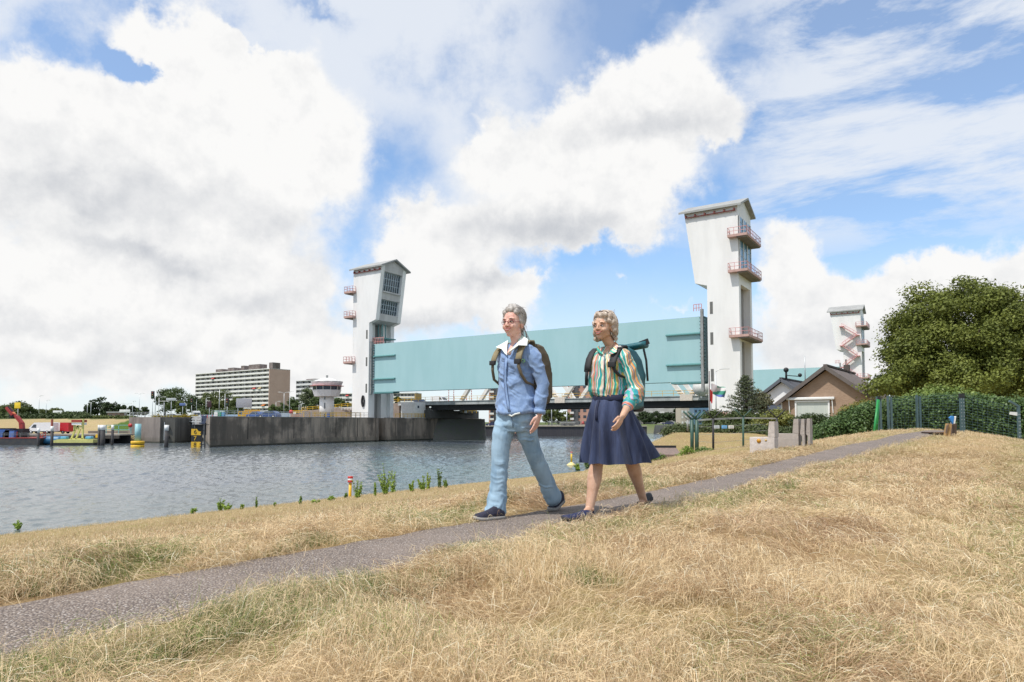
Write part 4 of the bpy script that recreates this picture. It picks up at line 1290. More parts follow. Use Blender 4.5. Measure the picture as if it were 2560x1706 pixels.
# far quay under the bridge
wallpiece('sheet_pile_quay', 'dark sheet pile quay with pale edge across the river under the bridge', 'quay wall', (-80, 220.5, 0), (43.5, 220.5, 0), -1, 3.2, .6, M('sheet_pile', (.035, .035, .045), .7, col2=(.06, .055, .06), scale=4, stretch=(1, 1, .05)))
wallpiece('quay_edge', 'pale timber edge on top of the far sheet pile quay', 'quay edge', (-80, 220.2, 0), (43.5, 220.2, 0), 3.203, 3.5, 1.0, M('pale_edge', (.42, .38, .30), .8))
railing('quay_railing', 'grey fence on the far quay between the two women', [(12, 223, 3.4), (42, 223, 3.4)], m_steel, 1.5, 1.2, .06, (.5, 1.0))
for i, px_ in enumerate((1379, 1417)):
    p = along(px_, 226, 3.3)
    mb = MB(Matrix.Translation(p)); mb.tube([(0, 0, 0), (0, 0, 8.0 if i == 0 else 5.0)], .16 , 6); mb.cbox((0, 0, 8.0 if i == 0 else 5.0), .5, .3, .2)
    tag(mb.build('signal_mast', m_galv), ('tall thin' if i == 0 else 'short') + ' grey mast on the far quay between the women', 'mast')
# ------------------------------------------------------------------ jetty, vessels and floats on the left
def gz(x, y): return float(ground_z(np.array([x]), np.array([y]), False)[0])
m_wood = M('dark_timber', (.09, .075, .06), .9, col2=(.05, .045, .04), scale=2, stretch=(1, 1, .2))
m_deckw = M('jetty_deck_pale', (.40, .36, .31), .85, col2=(.30, .27, .23), scale=1.2)
x0 = at(-60, HOR, 146).x; x1 = at(309, HOR, 148).x
jt = thing('jetty', 'long timber jetty with dark piles below the dry left bank', 'jetty', (x0, 147, 0))
mb = MB(); mb.box(x0, x1, 146.6, 152.6, 1.75, 2.05); mb.build('deck', m_deckw, jt)
mb = MB(); mb.box(x0, x1, 146.45, 146.6, 1.1, 1.72); mb.build('edge_beam', m_wood, jt)
x = x0 + 1
while x < x1:
    mb = MB(); mb.tube([(x, 147, -1), (x, 147, 1.74)], .22, 8); x += 2.1
    mb.build('pile', m_wood, jt)
mb = MB(); mb.box(x0, x1, 150.6, 151, -1, 1.74); mb.build('sheet_wall', m_black, jt)
railing('jetty_railing', 'pale green blue railing in front of the lawn beside the lock', [at(266, HOR, 152.5) + Vector((0, 0, 2.05 - EZ)), at(328, HOR, 152.5) + Vector((0, 0, 2.05 - EZ))], M('railing_teal', (.20, .42, .42), .5), 1.9, 3.0, .06, (.9,))

def pile(px, py_base, py_top, r, label, cap=True, band=.25, body=None):
    d = EZ * FPX / (py_base - HOR)
    p = at(px, HOR, d); top = EZ + (HOR - py_top) / FPX * d
    root = thing('mooring_pile', label, 'mooring pile', (p.x, d, 0), 'mooring piles in the river')
    zc = top - (top * band if cap else 0)
    mb = MB(); mb.tube([(p.x, d, -2), (p.x, d, zc)], r, 14); mb.build('shaft', body or M('pile_dark', (.022, .022, .028), .7, col2=(.05, .045, .04), scale=1.2), root)
    if cap:
        mb = MB(); mb.tube([(p.x, d, zc + .003), (p.x, d, top)], r * 1.06, 14); mb.build('white_cap', m_wht, root)
    return root
pile(97, 1116, 1071, .22, 'dark rusty mooring pile right of the crane barge, left of two')
pile(131, 1115, 1066, .26, 'dark mooring pile with white top before the white van')
pile(248, 1114, 1063, .22, 'thin black pile with white cap, left of the close pair')
pile(257.5, 1114, 1063, .45, 'thick black pile with white cap, right of the close pair')
pile(282, 1113, 1063, .24, 'thin black pile with white cap standing alone by the jetty')
pile(417, 1119, 1063, .36, 'black pile with white cap in front of the lock gates')

def gauge(px, d, w_, z0, z1, label, digits):
    p = at(px, HOR, d); root = thing('depth_gauge', label, 'depth gauge', (p.x, d, 0))
    h = (z1 - z0) / 3
    for i, ch in enumerate(digits):
        zt_ = z1 - i * h
        mb = MB(); mb.box(p.x - w_ / 2, p.x + w_ / 2, d - .06, d, zt_ - h + .02, zt_ - .02)
        pn = mb.build('panel', m_black if i == 1 else m_yel, root)
        if ch:
            cu = bpy.data.curves.new('digit', 'FONT'); cu.body = ch; cu.size = h * .98; cu.align_x = 'CENTER'; cu.align_y = 'CENTER'; cu.extrude = .01
            tmp = bpy.data.objects.new('tmp', cu); C.objects.link(tmp)
            me = bpy.data.meshes.new_from_object(tmp.evaluated_get(bpy.context.evaluated_depsgraph_get()))
            bpy.data.objects.remove(tmp)
            me.transform(Matrix.Translation((p.x - w_ * .08, d - .085, zt_ - h / 2)) @ Matrix.Rotation(R(90), 4, 'X'))
            me.materials.clear()
            link('digit', me, m_yel if i == 1 else m_black, pn)
    mb = MB()
    for k in range(7):
        mb = MB(); mb.prism([(p.x + w_ * .38, z1 - .3 - k * h * .42), (p.x + w_ * .5, z1 - .15 - k * h * .42), (p.x + w_ * .5, z1 - .45 - k * h * .42)], d - .07, d - .062, 'y')
        mb.build('tick_mark', m_black, root)
    mb = MB(); mb.box(p.x - .12, p.x + .12, d + .01, d + .2, -2, z1 - .2); mb.build('post', m_black, root)
gauge(491, 124.5, 1.75, -.1, 3.4, 'yellow and black gauge board reading 6 7 8 at the quay corner', '678')
gauge(243.5, 139, .55, -.1, 2.2, 'narrow yellow gauge board beside the black and white piles', ['', '', ''])

# measuring hut on posts at the quay corner
d = 122.5; p = at(500, HOR, d)
hu = thing('measuring_platform', 'white railed platform with dark solar panel on black posts at the quay corner', 'platform', (p.x, d, 0))
mb = MB(); mb.box(p.x - 1.3, p.x + 1.3, d - .8, d + .8, 4.1, 4.2); mb.build('floor', m_black, hu)
mb = MB(); mb.box(p.x - 1.05, p.x + .15, d - .2, d + .5, 4.203, 5.6); mb.build('cabinet', M('cabinet_grey', (.52, .49, .47), .6), hu)
mb = MB(); rails(mb, [(p.x - 1.25, d + .7, 4.2), (p.x - 1.25, d - .75, 4.2), (p.x + .5, d - .75, 4.2)], 1.4, .7, .045, (.5, .95)); mb.build('railing', m_wht, hu)
mb = MB(); mb.prism([(d - .85, 4.35), (d - .8, 4.3), (d - .1, 5.75), (d - .15, 5.8)], p.x + .25, p.x + 1.3, 'x'); mb.build('solar_panel', M('solar_cell', (.02, .03, .06), .15), hu)
mb = MB()
for dx in (.35, .95): mb.bar((p.x + dx, d, -2), (p.x + dx, d, 4.1), .16)
for z in (.6, 3.1): mb.bar((p.x + .35, d, z), (p.x + .95, d, z), .12)
mb.prism([(p.x - 1.0, 4.09), (p.x + .6, 4.09), (p.x + .3, 2.9), (p.x - .2, 3.0)], d - .1, d + .1, 'y')
mb.build('support', m_black, hu)

def pole_buoy(px, d, r, ztop, label, float_r, pole_r):
    p = at(px, HOR, d); root = thing('mooring_buoy', label, 'mooring buoy', (p.x, d, 0))
    T = Matrix.Translation((p.x, d, 0))
    mb = MB(T); mb.tube([(0, 0, 1.2), (0, 0, ztop)], pole_r, 18); mb.build('pole', M('pole_pale_teal', (.22, .46, .50), .5, col2=(.30, .50, .52), scale=1.5), root)
    for k, (z0, z1) in enumerate(((.55, 1.1), (-.3, .42))):
        mb = MB(T); mb.lathe([(float_r * .9, z0 - .02), (float_r, z0 + .05), (float_r, z1 - .05), (float_r * .9, z1 + .02)], (0, 0, 0), 24); mb.build('float_ring', M('float_yellow', (.78, .48, .02), .5, col2=(.62, .36, .02), scale=2), root)
    mb = MB(T); mb.lathe([(float_r * .93, .43), (float_r * .93, .54)], (0, 0, 0), 24); mb.build('dark_band', m_black, root)
    return root
pole_buoy(345.5, 127, 1, 4.3, 'pale teal pole in a round yellow float before the lock head', 1.15, .53)
d = 89.0; p = at(1478, HOR, d)
bb = thing('mooring_buoy', 'square yellow float with slim teal post behind the denim skirt', 'mooring buoy', (p.x, d, 0)); T = Matrix.Translation((p.x, d, 0))
mb = MB(T); mb.box(-.95, .95, -.9, .9, .62, 1.22); mb.build('float_box', M('float_yellow', (.78, .48, .02), .5), bb)
mb = MB(T); mb.box(-.9, .9, -.85, .85, -.3, .5); mb.build('float_box', M('float_yellow2', (.72, .46, .03), .5), bb)
mb = MB(T); mb.box(-.85, .85, -.8, .8, .503, .617); mb.build('dark_band', m_rust, bb)
mb = MB(T); mb.box(-.62, -.05, -.2, .2, 1.223, 4.35); mb.build('post', M('post_cyan', (.12, .50, .55), .5), bb)
def spar_buoy(px, py, label):
    d = EZ * FPX / (py - HOR); p = at(px, HOR, d); root = thing('marker_buoy', label, 'buoy', (p.x, d, 0), 'small yellow marker buoys'); T = Matrix.Translation((p.x, d, 0))
    k = d / 66
    mb = MB(T); mb.lathe([(.42 * k, -.1), (.45 * k, .06), (.2 * k, .22 * k), (.09 * k, .3 * k)], (0, 0, 0), 20); mb.build('float', M('buoy_cream', (.80, .66, .28), .5), root)
    mb = MB(T); mb.tube([(0, 0, .3 * k), (.02, 0, 1.12 * k)], [.085 * k, .085 * k], 12); mb.build('spar', M('buoy_yellow', (.78, .52, .04), .5), root)
    for k_, (a, b, mt) in enumerate(((1.123, 1.19, m_wht), (1.193, 1.29, m_red))):
        mb = MB(T); mb.tube([(.02, 0, a * k), (.02, 0, b * k)], .105 * k, 12); mb.build('top_band', mt, root)
spar_buoy(1428, 1163, 'yellow spar buoy with red and white top between the two women')
spar_buoy(1262, 1199, 'yellow buoy mostly hidden behind the blue jeans of the first woman')

# crane barge
z_ = 0; d = 137
bx0 = at(-120, HOR, d).x; bx1 = at(103, HOR, d).x
bg_ = thing('work_barge', 'low dark work barge with red deck line at the left edge', 'barge', ((bx0 + bx1) / 2, d, 0))
mb = MB(); mb.prism([(bx0, -.4), (bx1 - .8, -.4), (bx1, 1.35), (bx0, 1.35)], d, d + 7, 'y'); mb.build('hull', M('barge_hull', (.035, .038, .045), .6, col2=(.06, .055, .05), scale=1), bg_)
mb = MB(); mb.box(bx0, bx1 + .02, d - .05, d + 7.02, 1.353, 1.52); mb.build('rubbing_strake', M('strake_red', (.30, .05, .04), .6), bg_)
mb = MB()
rails(mb, [(bx0 + 4, d + .1, 1.52), (bx1 - 1, d + .1, 1.52)], .9, 1.7, .03)
mb.build('railing', m_steel, bg_)
cxp = at(52, HOR, d + 3)
ck = thing('loader_crane', 'red folding crane with black grab on the barge deck', 'crane', (cxp.x, d + 3, 1.52))
P_ = lambda px, py: at(px, py, d + 3)
mb = MB(); c_ = P_(54, 1085); mb.box(c_.x - 1.0, c_.x + .9, d + 2, d + 4, 1.53, 3.3); mb.build('housing', m_black, ck)
mb = MB(); mb.box(c_.x - 1.1, c_.x - .1, d + 1.7, d + 1.98, 1.6, 2.7); mb.build('red_box', M('bright_red', (.62, .05, .02), .5), ck)
m_crane = M('crane_red', (.36, .04, .035), .5)
mb = MB(); mb.bar((c_.x + .1, d + 3, 3.0), P_(54, 1058), .75); mb.build('column', m_crane, ck)
mb = MB(); mb.bar(P_(55, 1059), P_(42, 1042), .85, .5); mb.bar(P_(43, 1043), P_(33, 1036), .6, .45); mb.build('boom', m_crane, ck)
mb = MB(); mb.bar(P_(34, 1038), P_(18, 1019), .95, .5); mb.build('boom_tip', m_crane, ck)
mb = MB(); mb.bar(P_(30, 1030), P_(19, 1017), .5, .3); mb.bar(P_(26, 1041), P_(36, 1041), .7, .5); mb.build('hydraulic_ram', m_black, ck)
mb = MB(); mb.bar(P_(31, 1033), P_(36, 1037), .55, .52); mb.build('orange_joint', M('joint_orange', (.70, .22, .08), .5), ck)
for px_, mt, lb, w_, h_ in ((10, m_blue, 'blue covered container on the left part of the barge', 3.6, 1.7), (30, M('light_blue_bin', (.10, .20, .50), .5), 'lighter blue skip beside the crane foot', 2.2, 1.4)):
    p = at(px_, HOR, d + 2); r0 = thing('deck_container', lb, 'container', (p.x, d + 2, 1.52))
    mb = MB(); mb.prism([(p.x - w_ / 2, 1.53), (p.x + w_ / 2, 1.53), (p.x + w_ / 2 + .1, 1.53 + h_), (p.x - w_ / 2 + .5, 1.53 + h_), (p.x - w_ / 2, 1.53 + h_ * .6)], d + 1, d + 3, 'y'); mb.build('body', mt, r0)
    mb = MB(); mb.box(p.x - w_ / 2 + .5, p.x + w_ / 2, d + .95, d + 3.05, 1.535 + h_, 1.6 + h_ + .1); mb.build('cover', m_black, r0)
# small blue work boat
p = at(124, HOR, 138); wb = thing('work_boat', 'small blue barrel-shaped work boat between the dark piles', 'boat', (p.x, 138, 0))
mb = MB(); mb.loft([[Vector((p.x + sx * 2.0 * 1, 139.2 + math.cos(a) * r_, .95 + math.sin(a) * r_ * .85)) for a in np.linspace(0, 2 * math.pi, 16, endpoint=False)] for sx, r_ in ((-1.02, .3), (-.9, .85), (-.7, 1.0), (.7, 1.0), (.9, .85), (1.02, .3))]); mb.build('hull', M('boat_blue', (.04, .17, .32), .45, col2=(.03, .12, .24), scale=1), wb)
mb = MB(); mb.bar((p.x - .2, 139, 1.7), (p.x - .2, 139, 5.2), .3); mb.build('red_post', M('post_redbrown', (.36, .09, .06), .6), wb)
mb = MB(); rails(mb, [(p.x - 2.6, 138.4, 1.0), (p.x - 1.0, 138.4, 1.5)], 1.1, .6, .04); mb.box(p.x - 2.9, p.x - 2.0, 138.2, 139.4, .4, 1.4); mb.build('red_gear', M('gear_red', (.42, .06, .06), .6), wb)
# yellow work pontoon with A-frame
p0_ = at(136, HOR, 137).x; p1_ = at(243, HOR, 137).x
yb = thing('work_pontoon', 'pale yellow work boat with slanted yellow frame and small red roof', 'boat', ((p0_ + p1_) / 2, 137, 0))
m_lem = M('lemon_yellow', (.62, .60, .20), .5, col2=(.52, .50, .18), scale=1.5)
mb = MB(); mb.prism([(p0_ + .7, -.2), (p1_, -.2), (p1_, .5), (p0_, .5)], 136, 139.5, 'y'); mb.build('fender', m_black, yb)
mb = MB(); mb.prism([(p0_ + .4, .503), (p1_ - .2, .503), (p1_ - .2, 1.2), (p0_ + 1.3, 1.2), (p0_ + .5, 1.0)], 136.1, 139.4, 'y'); mb.build('hull', m_lem, yb)
Q_ = lambda px, py, dd=0: at(px, py, 137.5 + dd)
mb = MB()
for a, b in (((178, 1098), (191, 1067)), ((190, 1098), (200, 1073)), ((206, 1098), (208, 1048)), ((191, 1067), (205, 1067)), ((186, 1078), (186, 1062)), ((178, 1098), (210, 1098)), ((195, 1064), (195, 1075))):
    mb.bar(Q_(*a), Q_(*b), .28)
    mb.bar(Q_(*a, 1.6), Q_(*b, 1.6), .22)
mb.build('frame', m_lem, yb)
mb = MB(); a = Q_(182, 1056); b = Q_(206, 1050); mb.box(a.x, b.x, 137, 139, a.z, b.z); mb.build('red_roof', M('roof_red', (.40, .06, .04), .6), yb)
mb = MB(); a = Q_(182, 1063); b = Q_(206, 1057); mb.box(a.x, b.x, 137.1, 138.9, a.z, b.z); mb.build('cabin_front', m_wht, yb)
mb = MB()
for px_ in (163, 225):
    a = Q_(px_, 1094); mb.rbox(a.x - .7, a.x + .5, 137, 138, 1.2, 1.75, .15)
mb.build('blue_tarps', M('tarp_blue', (.12, .38, .60), .5), yb)

# ------------------------------------------------------------------ flag, street and houses
def brick_mat(name, c1_, c2_, mortar, sc_=1.0):
    m_ = bpy.data.materials.new(name); m_.use_nodes = True
    t = m_.node_tree; t.nodes.clear(); n = NT(t)
    gm_ = n.n('ShaderNodeNewGeometry'); tc_ = n.n('ShaderNodeTexCoord')
    s_ = n.n('ShaderNodeSeparateXYZ', {0: tc_.outputs['Object']})
    h = n.m('ADD', s_.outputs[0], n.m('MULTIPLY', s_.outputs[1], -.7))
    v = n.n('ShaderNodeCombineXYZ', {0: h, 1: s_.outputs[2]})
    b = n.n('ShaderNodeTexBrick', {'Vector': v, 'Color1': (*c1_, 1), 'Color2': (*c2_, 1), 'Mortar': (*mortar, 1), 'Scale': 1.0 * sc_})
    b.inputs['Brick Width'].default_value = .21; b.inputs['Row Height'].default_value = .065; b.inputs['Mortar Size'].default_value = .008
    nz = n.noise(tc_.outputs['Object'], .8, 4)
    c = n.mix(n.m('MULTIPLY', n.ss(nz, .4, .65), .3), b.outputs['Color'], (*[x * .7 for x in c1_], 1))
    p = n.n('ShaderNodeBsdfPrincipled', {'Base Color': c, 'Roughness': .9})
    n.n('ShaderNodeOutputMaterial', {'Surface': p.outputs[0]})
    return m_
def tile_mat(name, c1_, c2_):
    m_ = bpy.data.materials.new(name); m_.use_nodes = True
    t = m_.node_tree; t.nodes.clear(); n = NT(t)
    tc_ = n.n('ShaderNodeTexCoord'); s_ = n.n('ShaderNodeSeparateXYZ', {0: tc_.outputs['Object']})
    row = n.m('FRACT', n.m('MULTIPLY', s_.outputs[2], 5.0))
    nz = n.noise(tc_.outputs['Object'], 3.0, 6, .7)
    c = n.mix(n.ss(nz, .35, .65), (*c1_, 1), (*c2_, 1))
    c = n.mix(n.m('MULTIPLY', n.ss(row, .2, .0), .6), c, (*[x * .4 for x in c2_], 1))
    bp = n.n('ShaderNodeBump', {'Height': row, 'Strength': .6, 'Distance': .04})
    p = n.n('ShaderNodeBsdfPrincipled', {'Base Color': c, 'Roughness': .85, 'Normal': bp.outputs[0]})
    n.n('ShaderNodeOutputMaterial', {'Surface': p.outputs[0]})
    return m_
def bungalow(name, label, pxc, d, hw, zap, zeave, Lh, wallm, roofm, verge, ov=.45, zg=-1.6, hR=None):
    c = at(pxc, HOR, d); A = Vector((.6, .8, 0)); Rr = Vector((.8, -.6, 0))
    T = frame((c.x, c.y, EZ), Rr, A); hR = hR or hw
    root = thing(name, label, 'house', (c.x, c.y, EZ + zg))
    sl = (zap - zeave) / hw
    zr = zap - sl * hR
    mb = MB(T); mb.prism([(-hw + .35, zg), (hR - .35, zg), (hR - .35, zr + sl * .35 - .15), (0, zap - .15), (-hw + .35, zeave + sl * .35 - .15)], 0, Lh, 'y'); wl = mb.build('wall', wallm, root)
    mb = MB(T)
    mb.prism([(-hw, zeave), (0, zap), (0, zap + .22), (-hw - .1, zeave + .12)], -ov, Lh + ov, 'y')
    mb.prism([(.003, zap), (hR, zr), (hR + .1, zr + .12), (.003, zap + .22)], -ov, Lh + ov, 'y')
    rf = mb.build('roof', roofm, root)
    mb = MB(T)
    for a, b in (((-hw - .12, zeave - .05), (0, zap + .1)), ((0, zap + .1), (hR + .12, zr - .05))):
        mb.bar((a[0], -ov - .06, a[1]), (b[0], -ov - .06, b[1]), .12, .32)
    mb.build('verge_board', verge, rf)
    mb = MB(T); mb.bar((0, -ov, zap + .28), (0, Lh + ov, zap + .28), .3, .16); mb.build('ridge_tiles', roofm, rf)
    return root, T, wl
m_tile = tile_mat('roof_tiles_brown_grey', (.20, .165, .15), (.145, .115, .105))
m_tile2 = tile_mat('roof_tiles_dark', (.10, .10, .11), (.07, .07, .08))
bh, T, wl = bungalow('brick_house', 'brown brick gable house with white window box below the big tree', 2069, 60, 4.15, 4.72, 1.62, 12, brick_mat('house_brick', (.36, .235, .155), (.29, .185, .12), (.34, .28, .22)), m_tile, M('verge_dark', (.13, .11, .10), .7), hR=4.9)
# window: left and right edges in gable coordinates
def gx_(px, d0_=60):
    c = at(2069, HOR, d0_); k = (px - 1280) / FPX
    # c + t*(.8,-.6): x = k*y
    return (k * c.y - c.x) / (.8 + .6 * k)
xa, xb = gx_(1992), gx_(2071)
mb = MB(T); mb.box(xa, xb, -.05, .03, -1.2, 1.80); w_ = mb.build('window', M('net_curtain', (.52, .55, .50), .35, col2=(.46, .50, .46), scale=2, stretch=(6, 6, .3)), bh)
mb = MB(T)
for x in (xa - .06, xb + .06): mb.bar((x, -.08, -1.2), (x, -.08, 1.83), .14)
mb.bar((xa - .14, -.08, 1.86), (xb + .14, -.08, 1.86), .14)
mb.build('frame', m_wht, w_)
xa2, xb2 = gx_(1968), gx_(2088)
mb = MB(T); mb.rbox(xa2, xb2, -.32, -.02, 1.98, 2.22, .04); aw = mb.build('awning_box', m_wht, bh)
mb = MB(T)
for x in (xa2 + .2, xb2 - .2): mb.bar((x, -.2, 1.98), (x + .05, -.12, .8), .07)
mb.build('awning_arms', m_wht, aw)
mb = MB(T); mb.bar((-3.85, -.06, -1.5), (-3.85, -.06, 1.9), .1); mb.build('drain_pipe', m_wht, bh)
mb = MB(T); mb.box(-.15, .35, 8, 8.4, 5.0, 5.6); mb.build('chimney', M('chimney_dark', (.10, .08, .07), .8), bh)
wh, T, wl = bungalow('white_house', 'white gable house with dark garage door left of the brick house', 1957, 75, 3.75, 4.55, 1.8, 10, M('house_white_render', (.80, .80, .80), .7, col2=(.72, .73, .75), scale=.5), m_tile2, M('verge_slate', (.11, .12, .14), .6))
def gx2(px):
    c = at(1957, HOR, 75); k = (px - 1280) / FPX
    return (k * c.y - c.x) / (.8 + .6 * k)
mb = MB(T); mb.box(gx2(1903), gx2(1953), -.05, .03, -1.5, 2.0); gd = mb.build('garage_door', M('door_slate', (.09, .11, .15), .5), wh)
mb = MB(T)
mb.bar((gx2(1902), -.08, -1.5), (gx2(1902), -.08, 2.05), .1); mb.bar((gx2(1902), -.08, 2.05), (gx2(1955), -.08, 2.05), .1)
mb.build('frame', m_wht, gd)
c_ = T @ Vector((.2, 1.0, 4.8))
an = thing('roof_aerial', 'dark aerial and cowl on the ridge of the white house', 'aerial', c_)
mb = MB(); mb.tube([c_, c_ + Vector((0, 0, .9))], .12, 8); mb.ball(c_ + Vector((0, 0, 1.0)), .28); mb.bar(c_ + Vector((-.1, 0, .4)), c_ + Vector((1.7, .4, .3)), .08); mb.ball(c_ + Vector((1.7, .4, .45)), .22); mb.build('cowl', m_black, an)
mb = MB(); mb.tube([c_ + Vector((2.1, 0, -.6)), c_ + Vector((2.1, 0, 2.6))], .05, 6); mb.build('mast', m_galv, an)

def cloth(name, mat, p, w_, h_, wave, dirx, parent, seed=0, thick=.0):
    """a flying flag: rows of points with folds"""
    n_, m2 = 18, 8; rows = []
    D = Vector(dirx).normalized(); N = Vector((-D.y, D.x, 0))
    for j in range(m2 + 1):
        r_ = []
        for i in range(n_ + 1):
            t_ = i / n_
            r_.append(Vector(p) + D * (w_ * t_) + N * (wave * math.sin(t_ * 9 + j * .5 + seed) * t_) + Vector((0, 0, -h_ * j / m2 - .25 * w_ * t_ * t_ + .10 * math.sin(t_ * 7 + seed))))
        rows.append(r_)
    mb = MB(); mb.loft(rows, closed=False, caps=False)
    return mb.build(name, mat, parent)
fm = bpy.data.materials.new('flag_bands'); fm.use_nodes = True
t = fm.node_tree; t.nodes.clear(); n = NT(t)
s_ = n.n('ShaderNodeSeparateXYZ', {0: n.n('ShaderNodeTexCoord').outputs['Generated']})
fc = n.mix(n.ss(s_.outputs[2], .70, .74), (.62, .60, .58, 1), (.07, .30, .20, 1))
fc = n.mix(n.ss(s_.outputs[2], .50, .46), fc, (.05, .27, .18, 1))
fc = n.mix(n.ss(s_.outputs[2], .24, .20), fc, (.10, .16, .45, 1))
fc = n.mix(n.m('MULTIPLY', n.ss(s_.outputs[0], .42, .38), n.ss(s_.outputs[2], .4, .44)), fc, (.55, .50, .50, 1))
p = n.n('ShaderNodeBsdfPrincipled', {'Base Color': fc, 'Roughness': .8})
n.n('ShaderNodeOutputMaterial', {'Surface': p.outputs[0]})
fp = at(1775, HOR, 72)
fl = thing('flagpole', 'dark flagpole with a narrow red pennant before the right tower', 'flagpole', (fp.x, 72, 3.6))
mb = MB(); mb.tube([(fp.x, 72, 3.4), (fp.x, 72, EZ + 5.4)], [.07, .05], 8); mb.build('pole', M('pole_brown', (.12, .09, .09), .6), fl)
cloth('pennant', m_red, (fp.x + .05, 72, EZ + 3.4), .28, 1.3, .05, (1, .2, 0), fl)
fp = at(1790, HOR, 74)
fl = thing('flagpole', 'grey flagpole with large green, white and blue flag before the right tower', 'flagpole', (fp.x, 74, 3.6))
mb = MB(); mb.tube([(fp.x - .5, 74, 3.4), (fp.x - .5, 74, EZ + 4.2)], [.06, .04], 8); mb.build('pole', m_galv, fl)
cloth('flag', fm, (fp.x - .45, 74, EZ + 4.1), 1.6, 1.15, .22, (1, .15, 0), fl, 1.0)

# concrete stands with uprights beside the path
m_blk = conc_mat('lichen_concrete', (.56, .50, .46), (.40, .35, .31), .25, None, .25)
def stand(x, y, zb, L, h, uh, label, disc=False):
    A = Vector((.8, -.6, 0)); B_ = Vector((.6, .8, 0))
    T = frame((x, y, zb), A, B_)
    root = thing('concrete_stand', label, 'concrete block', (x, y, zb), 'weathered concrete stands beside the path')
    if L > 0:
        mb = MB(T); mb.rbox(-L, 0, 0, .30, -.4, h, .012); mb.build('block', m_blk, root)
        mb = MB(T)
        mb.loft([[(-.115 - w_, -.0 + .002, z), (.004, .002, z), (.004, .30 + w_, z), (-.115 - w_, .30 + w_, z)] for z, w_ in ((h + .003, .03), (h + .16, .02), (uh - .03, .0), (uh, -.012))], smooth=False)
        mb.build('upright', m_blk, root)
    else:
        mb = MB(T)
        mb.loft([[(-w_, .0, z), (0, .0, z), (0, .26, z), (-w_, .26, z)] for z, w_ in ((-.4, .06), (h - .03, .06), (h + .03, .105), (uh - .1, .075), (uh, .065))], smooth=False)
        mb.build('upright', m_blk, root)
    if disc:
        mb = MB(T); mb.tube([(-L * .62, -.001, h * .78), (-L * .62, -.012, h * .78)], .048, 14); mb.build('orange_disc', M('disc_orange', (.60, .28, .02), .5), root)
        mb = MB(T); mb.tube([(-L * .34, -.001, h * .82), (-L * .34, -.008, h * .82)], .025, 10); mb.build('small_disc', M('disc_orange2', (.60, .40, .12), .5), root)
    return root
c_ = at(1937, 1136, 15.5)
stand(c_.x, c_.y, c_.z, .56, .38, .74, 'front concrete block with orange disc and single upright by the path', True)
c_ = at(1997, 1122, 17.5)
stand(c_.x, c_.y, c_.z, .60, .38, .76, 'second concrete block behind the one with the orange disc', False)
for k, px_ in enumerate((2012, 2026)):
    c_ = at(px_, 1120 - k * 1, 17.3)
    stand(c_.x, c_.y, c_.z, 0, .32, .73, ('left' if k == 0 else 'right') + ' of the two free concrete uprights at the hedge end', False)

# wooden platform and fence at the shore
c_ = at(1650, 1137, 34); c2 = at(1706, 1137, 34)
pl = thing('landing_stage', 'low brown plank stage with dark edge right of the denim skirt', 'landing stage', (c_.x, 34, c_.z))
mb = MB(); zt = at(1650, 1120, 36.5).z
mb.add([(c_.x - .5, 34, c_.z), (c2.x - .05, 34, c_.z), (c2.x + .3, 36.5, zt), (c_.x - .5, 36.5, zt), (c_.x - .5, 34, c_.z - .12), (c2.x - .05, 34, c_.z - .12), (c2.x + .3, 36.5, zt - .12), (c_.x - .5, 36.5, zt - .12)],
       [(0, 1, 2, 3), (7, 6, 5, 4), (0, 4, 5, 1), (1, 5, 6, 2), (2, 6, 7, 3), (3, 7, 4, 0)]); mb.build('deck', M('deck_planks', (.24, .17, .14), .85, col2=(.16, .12, .10), scale=5, stretch=(4, .4, 1)), pl)
mb = MB(); mb.bar((c_.x - .5, 36.55, zt + .06), (c2.x + .3, 36.55, zt + .06), .1, .12)
for x in (c_.x, c2.x - .3): mb.bar((x, 34.15, c_.z - 1.2), (x, 34.15, c_.z - .12), .14)
mb.build('edge_beam', m_black, pl)

m_fgreen = M('fence_green', (.025, .075, .055), .5, col2=(.04, .09, .07), scale=3)
m_fgrey = M('fence_blue_green', (.07, .12, .13), .5)
def fence_post(pxb, pyb, pyt, d, r, label, mat, yarm=True, grp='posts of the shore fence'):
    b = at(pxb, pyb, d); t_ = at(pxb, pyt, d)
    root = thing('fence_post', label, 'fence post', b, grp)
    mb = MB(); mb.tube([b - Vector((0, 0, .5)), t_], r, 8); mb.build('post', mat, root)
    if yarm:
        mb = MB()
        for s_ in (-1, 1):
            mb.tube([t_, t_ + Vector((s_ * .42, 0, .42))], r * .55, 6)
        mb.build('arm', mat, root)
    return root
FP = [(1730, 1121, 1050, 34, .09, 'thick green post, left of the close pair beside the brown stage', m_fgreen, True),
      (1742, 1121, 1050, 34, .10, 'thick green post, right of the close pair beside the brown stage', m_fgreen, True),
      (1783, 1127, 1047, 33, .055, 'dark fence post left of the three small signs', m_black, True),
      (1858, 1120, 1044, 33, .05, 'thin fence post right of the three small signs', m_fgreen, True),
      (1942, 1100, 1046, 33, .05, 'short dark fence post above the front concrete block', m_black, True),
      (1719, 1060, 1050, 46, .06, 'small fence post behind the thick green pair', m_steel, True)]
tops = []
for f_ in FP:
    fence_post(*f_)
    tops.append((f_[0], f_[1], f_[2], f_[3]))
wr = thing('wire_fence', 'thin dark wire fence carrying three small signs on the dry bank', 'fence', at(1783, 1127, 33))
mb = MB()
for i in (1, 2, 3):
    a = tops[i]; b = tops[i + 1]
    for q in (1.0, .97, .75, .5, .25, .04):
        pa = at(a[0], a[1] + (a[2] - a[1]) * q, a[3]); pb = at(b[0], b[1] + (b[2] - b[1]) * q, b[3])
        mb.bar(pa, pb, .012 if q < .95 else .03)
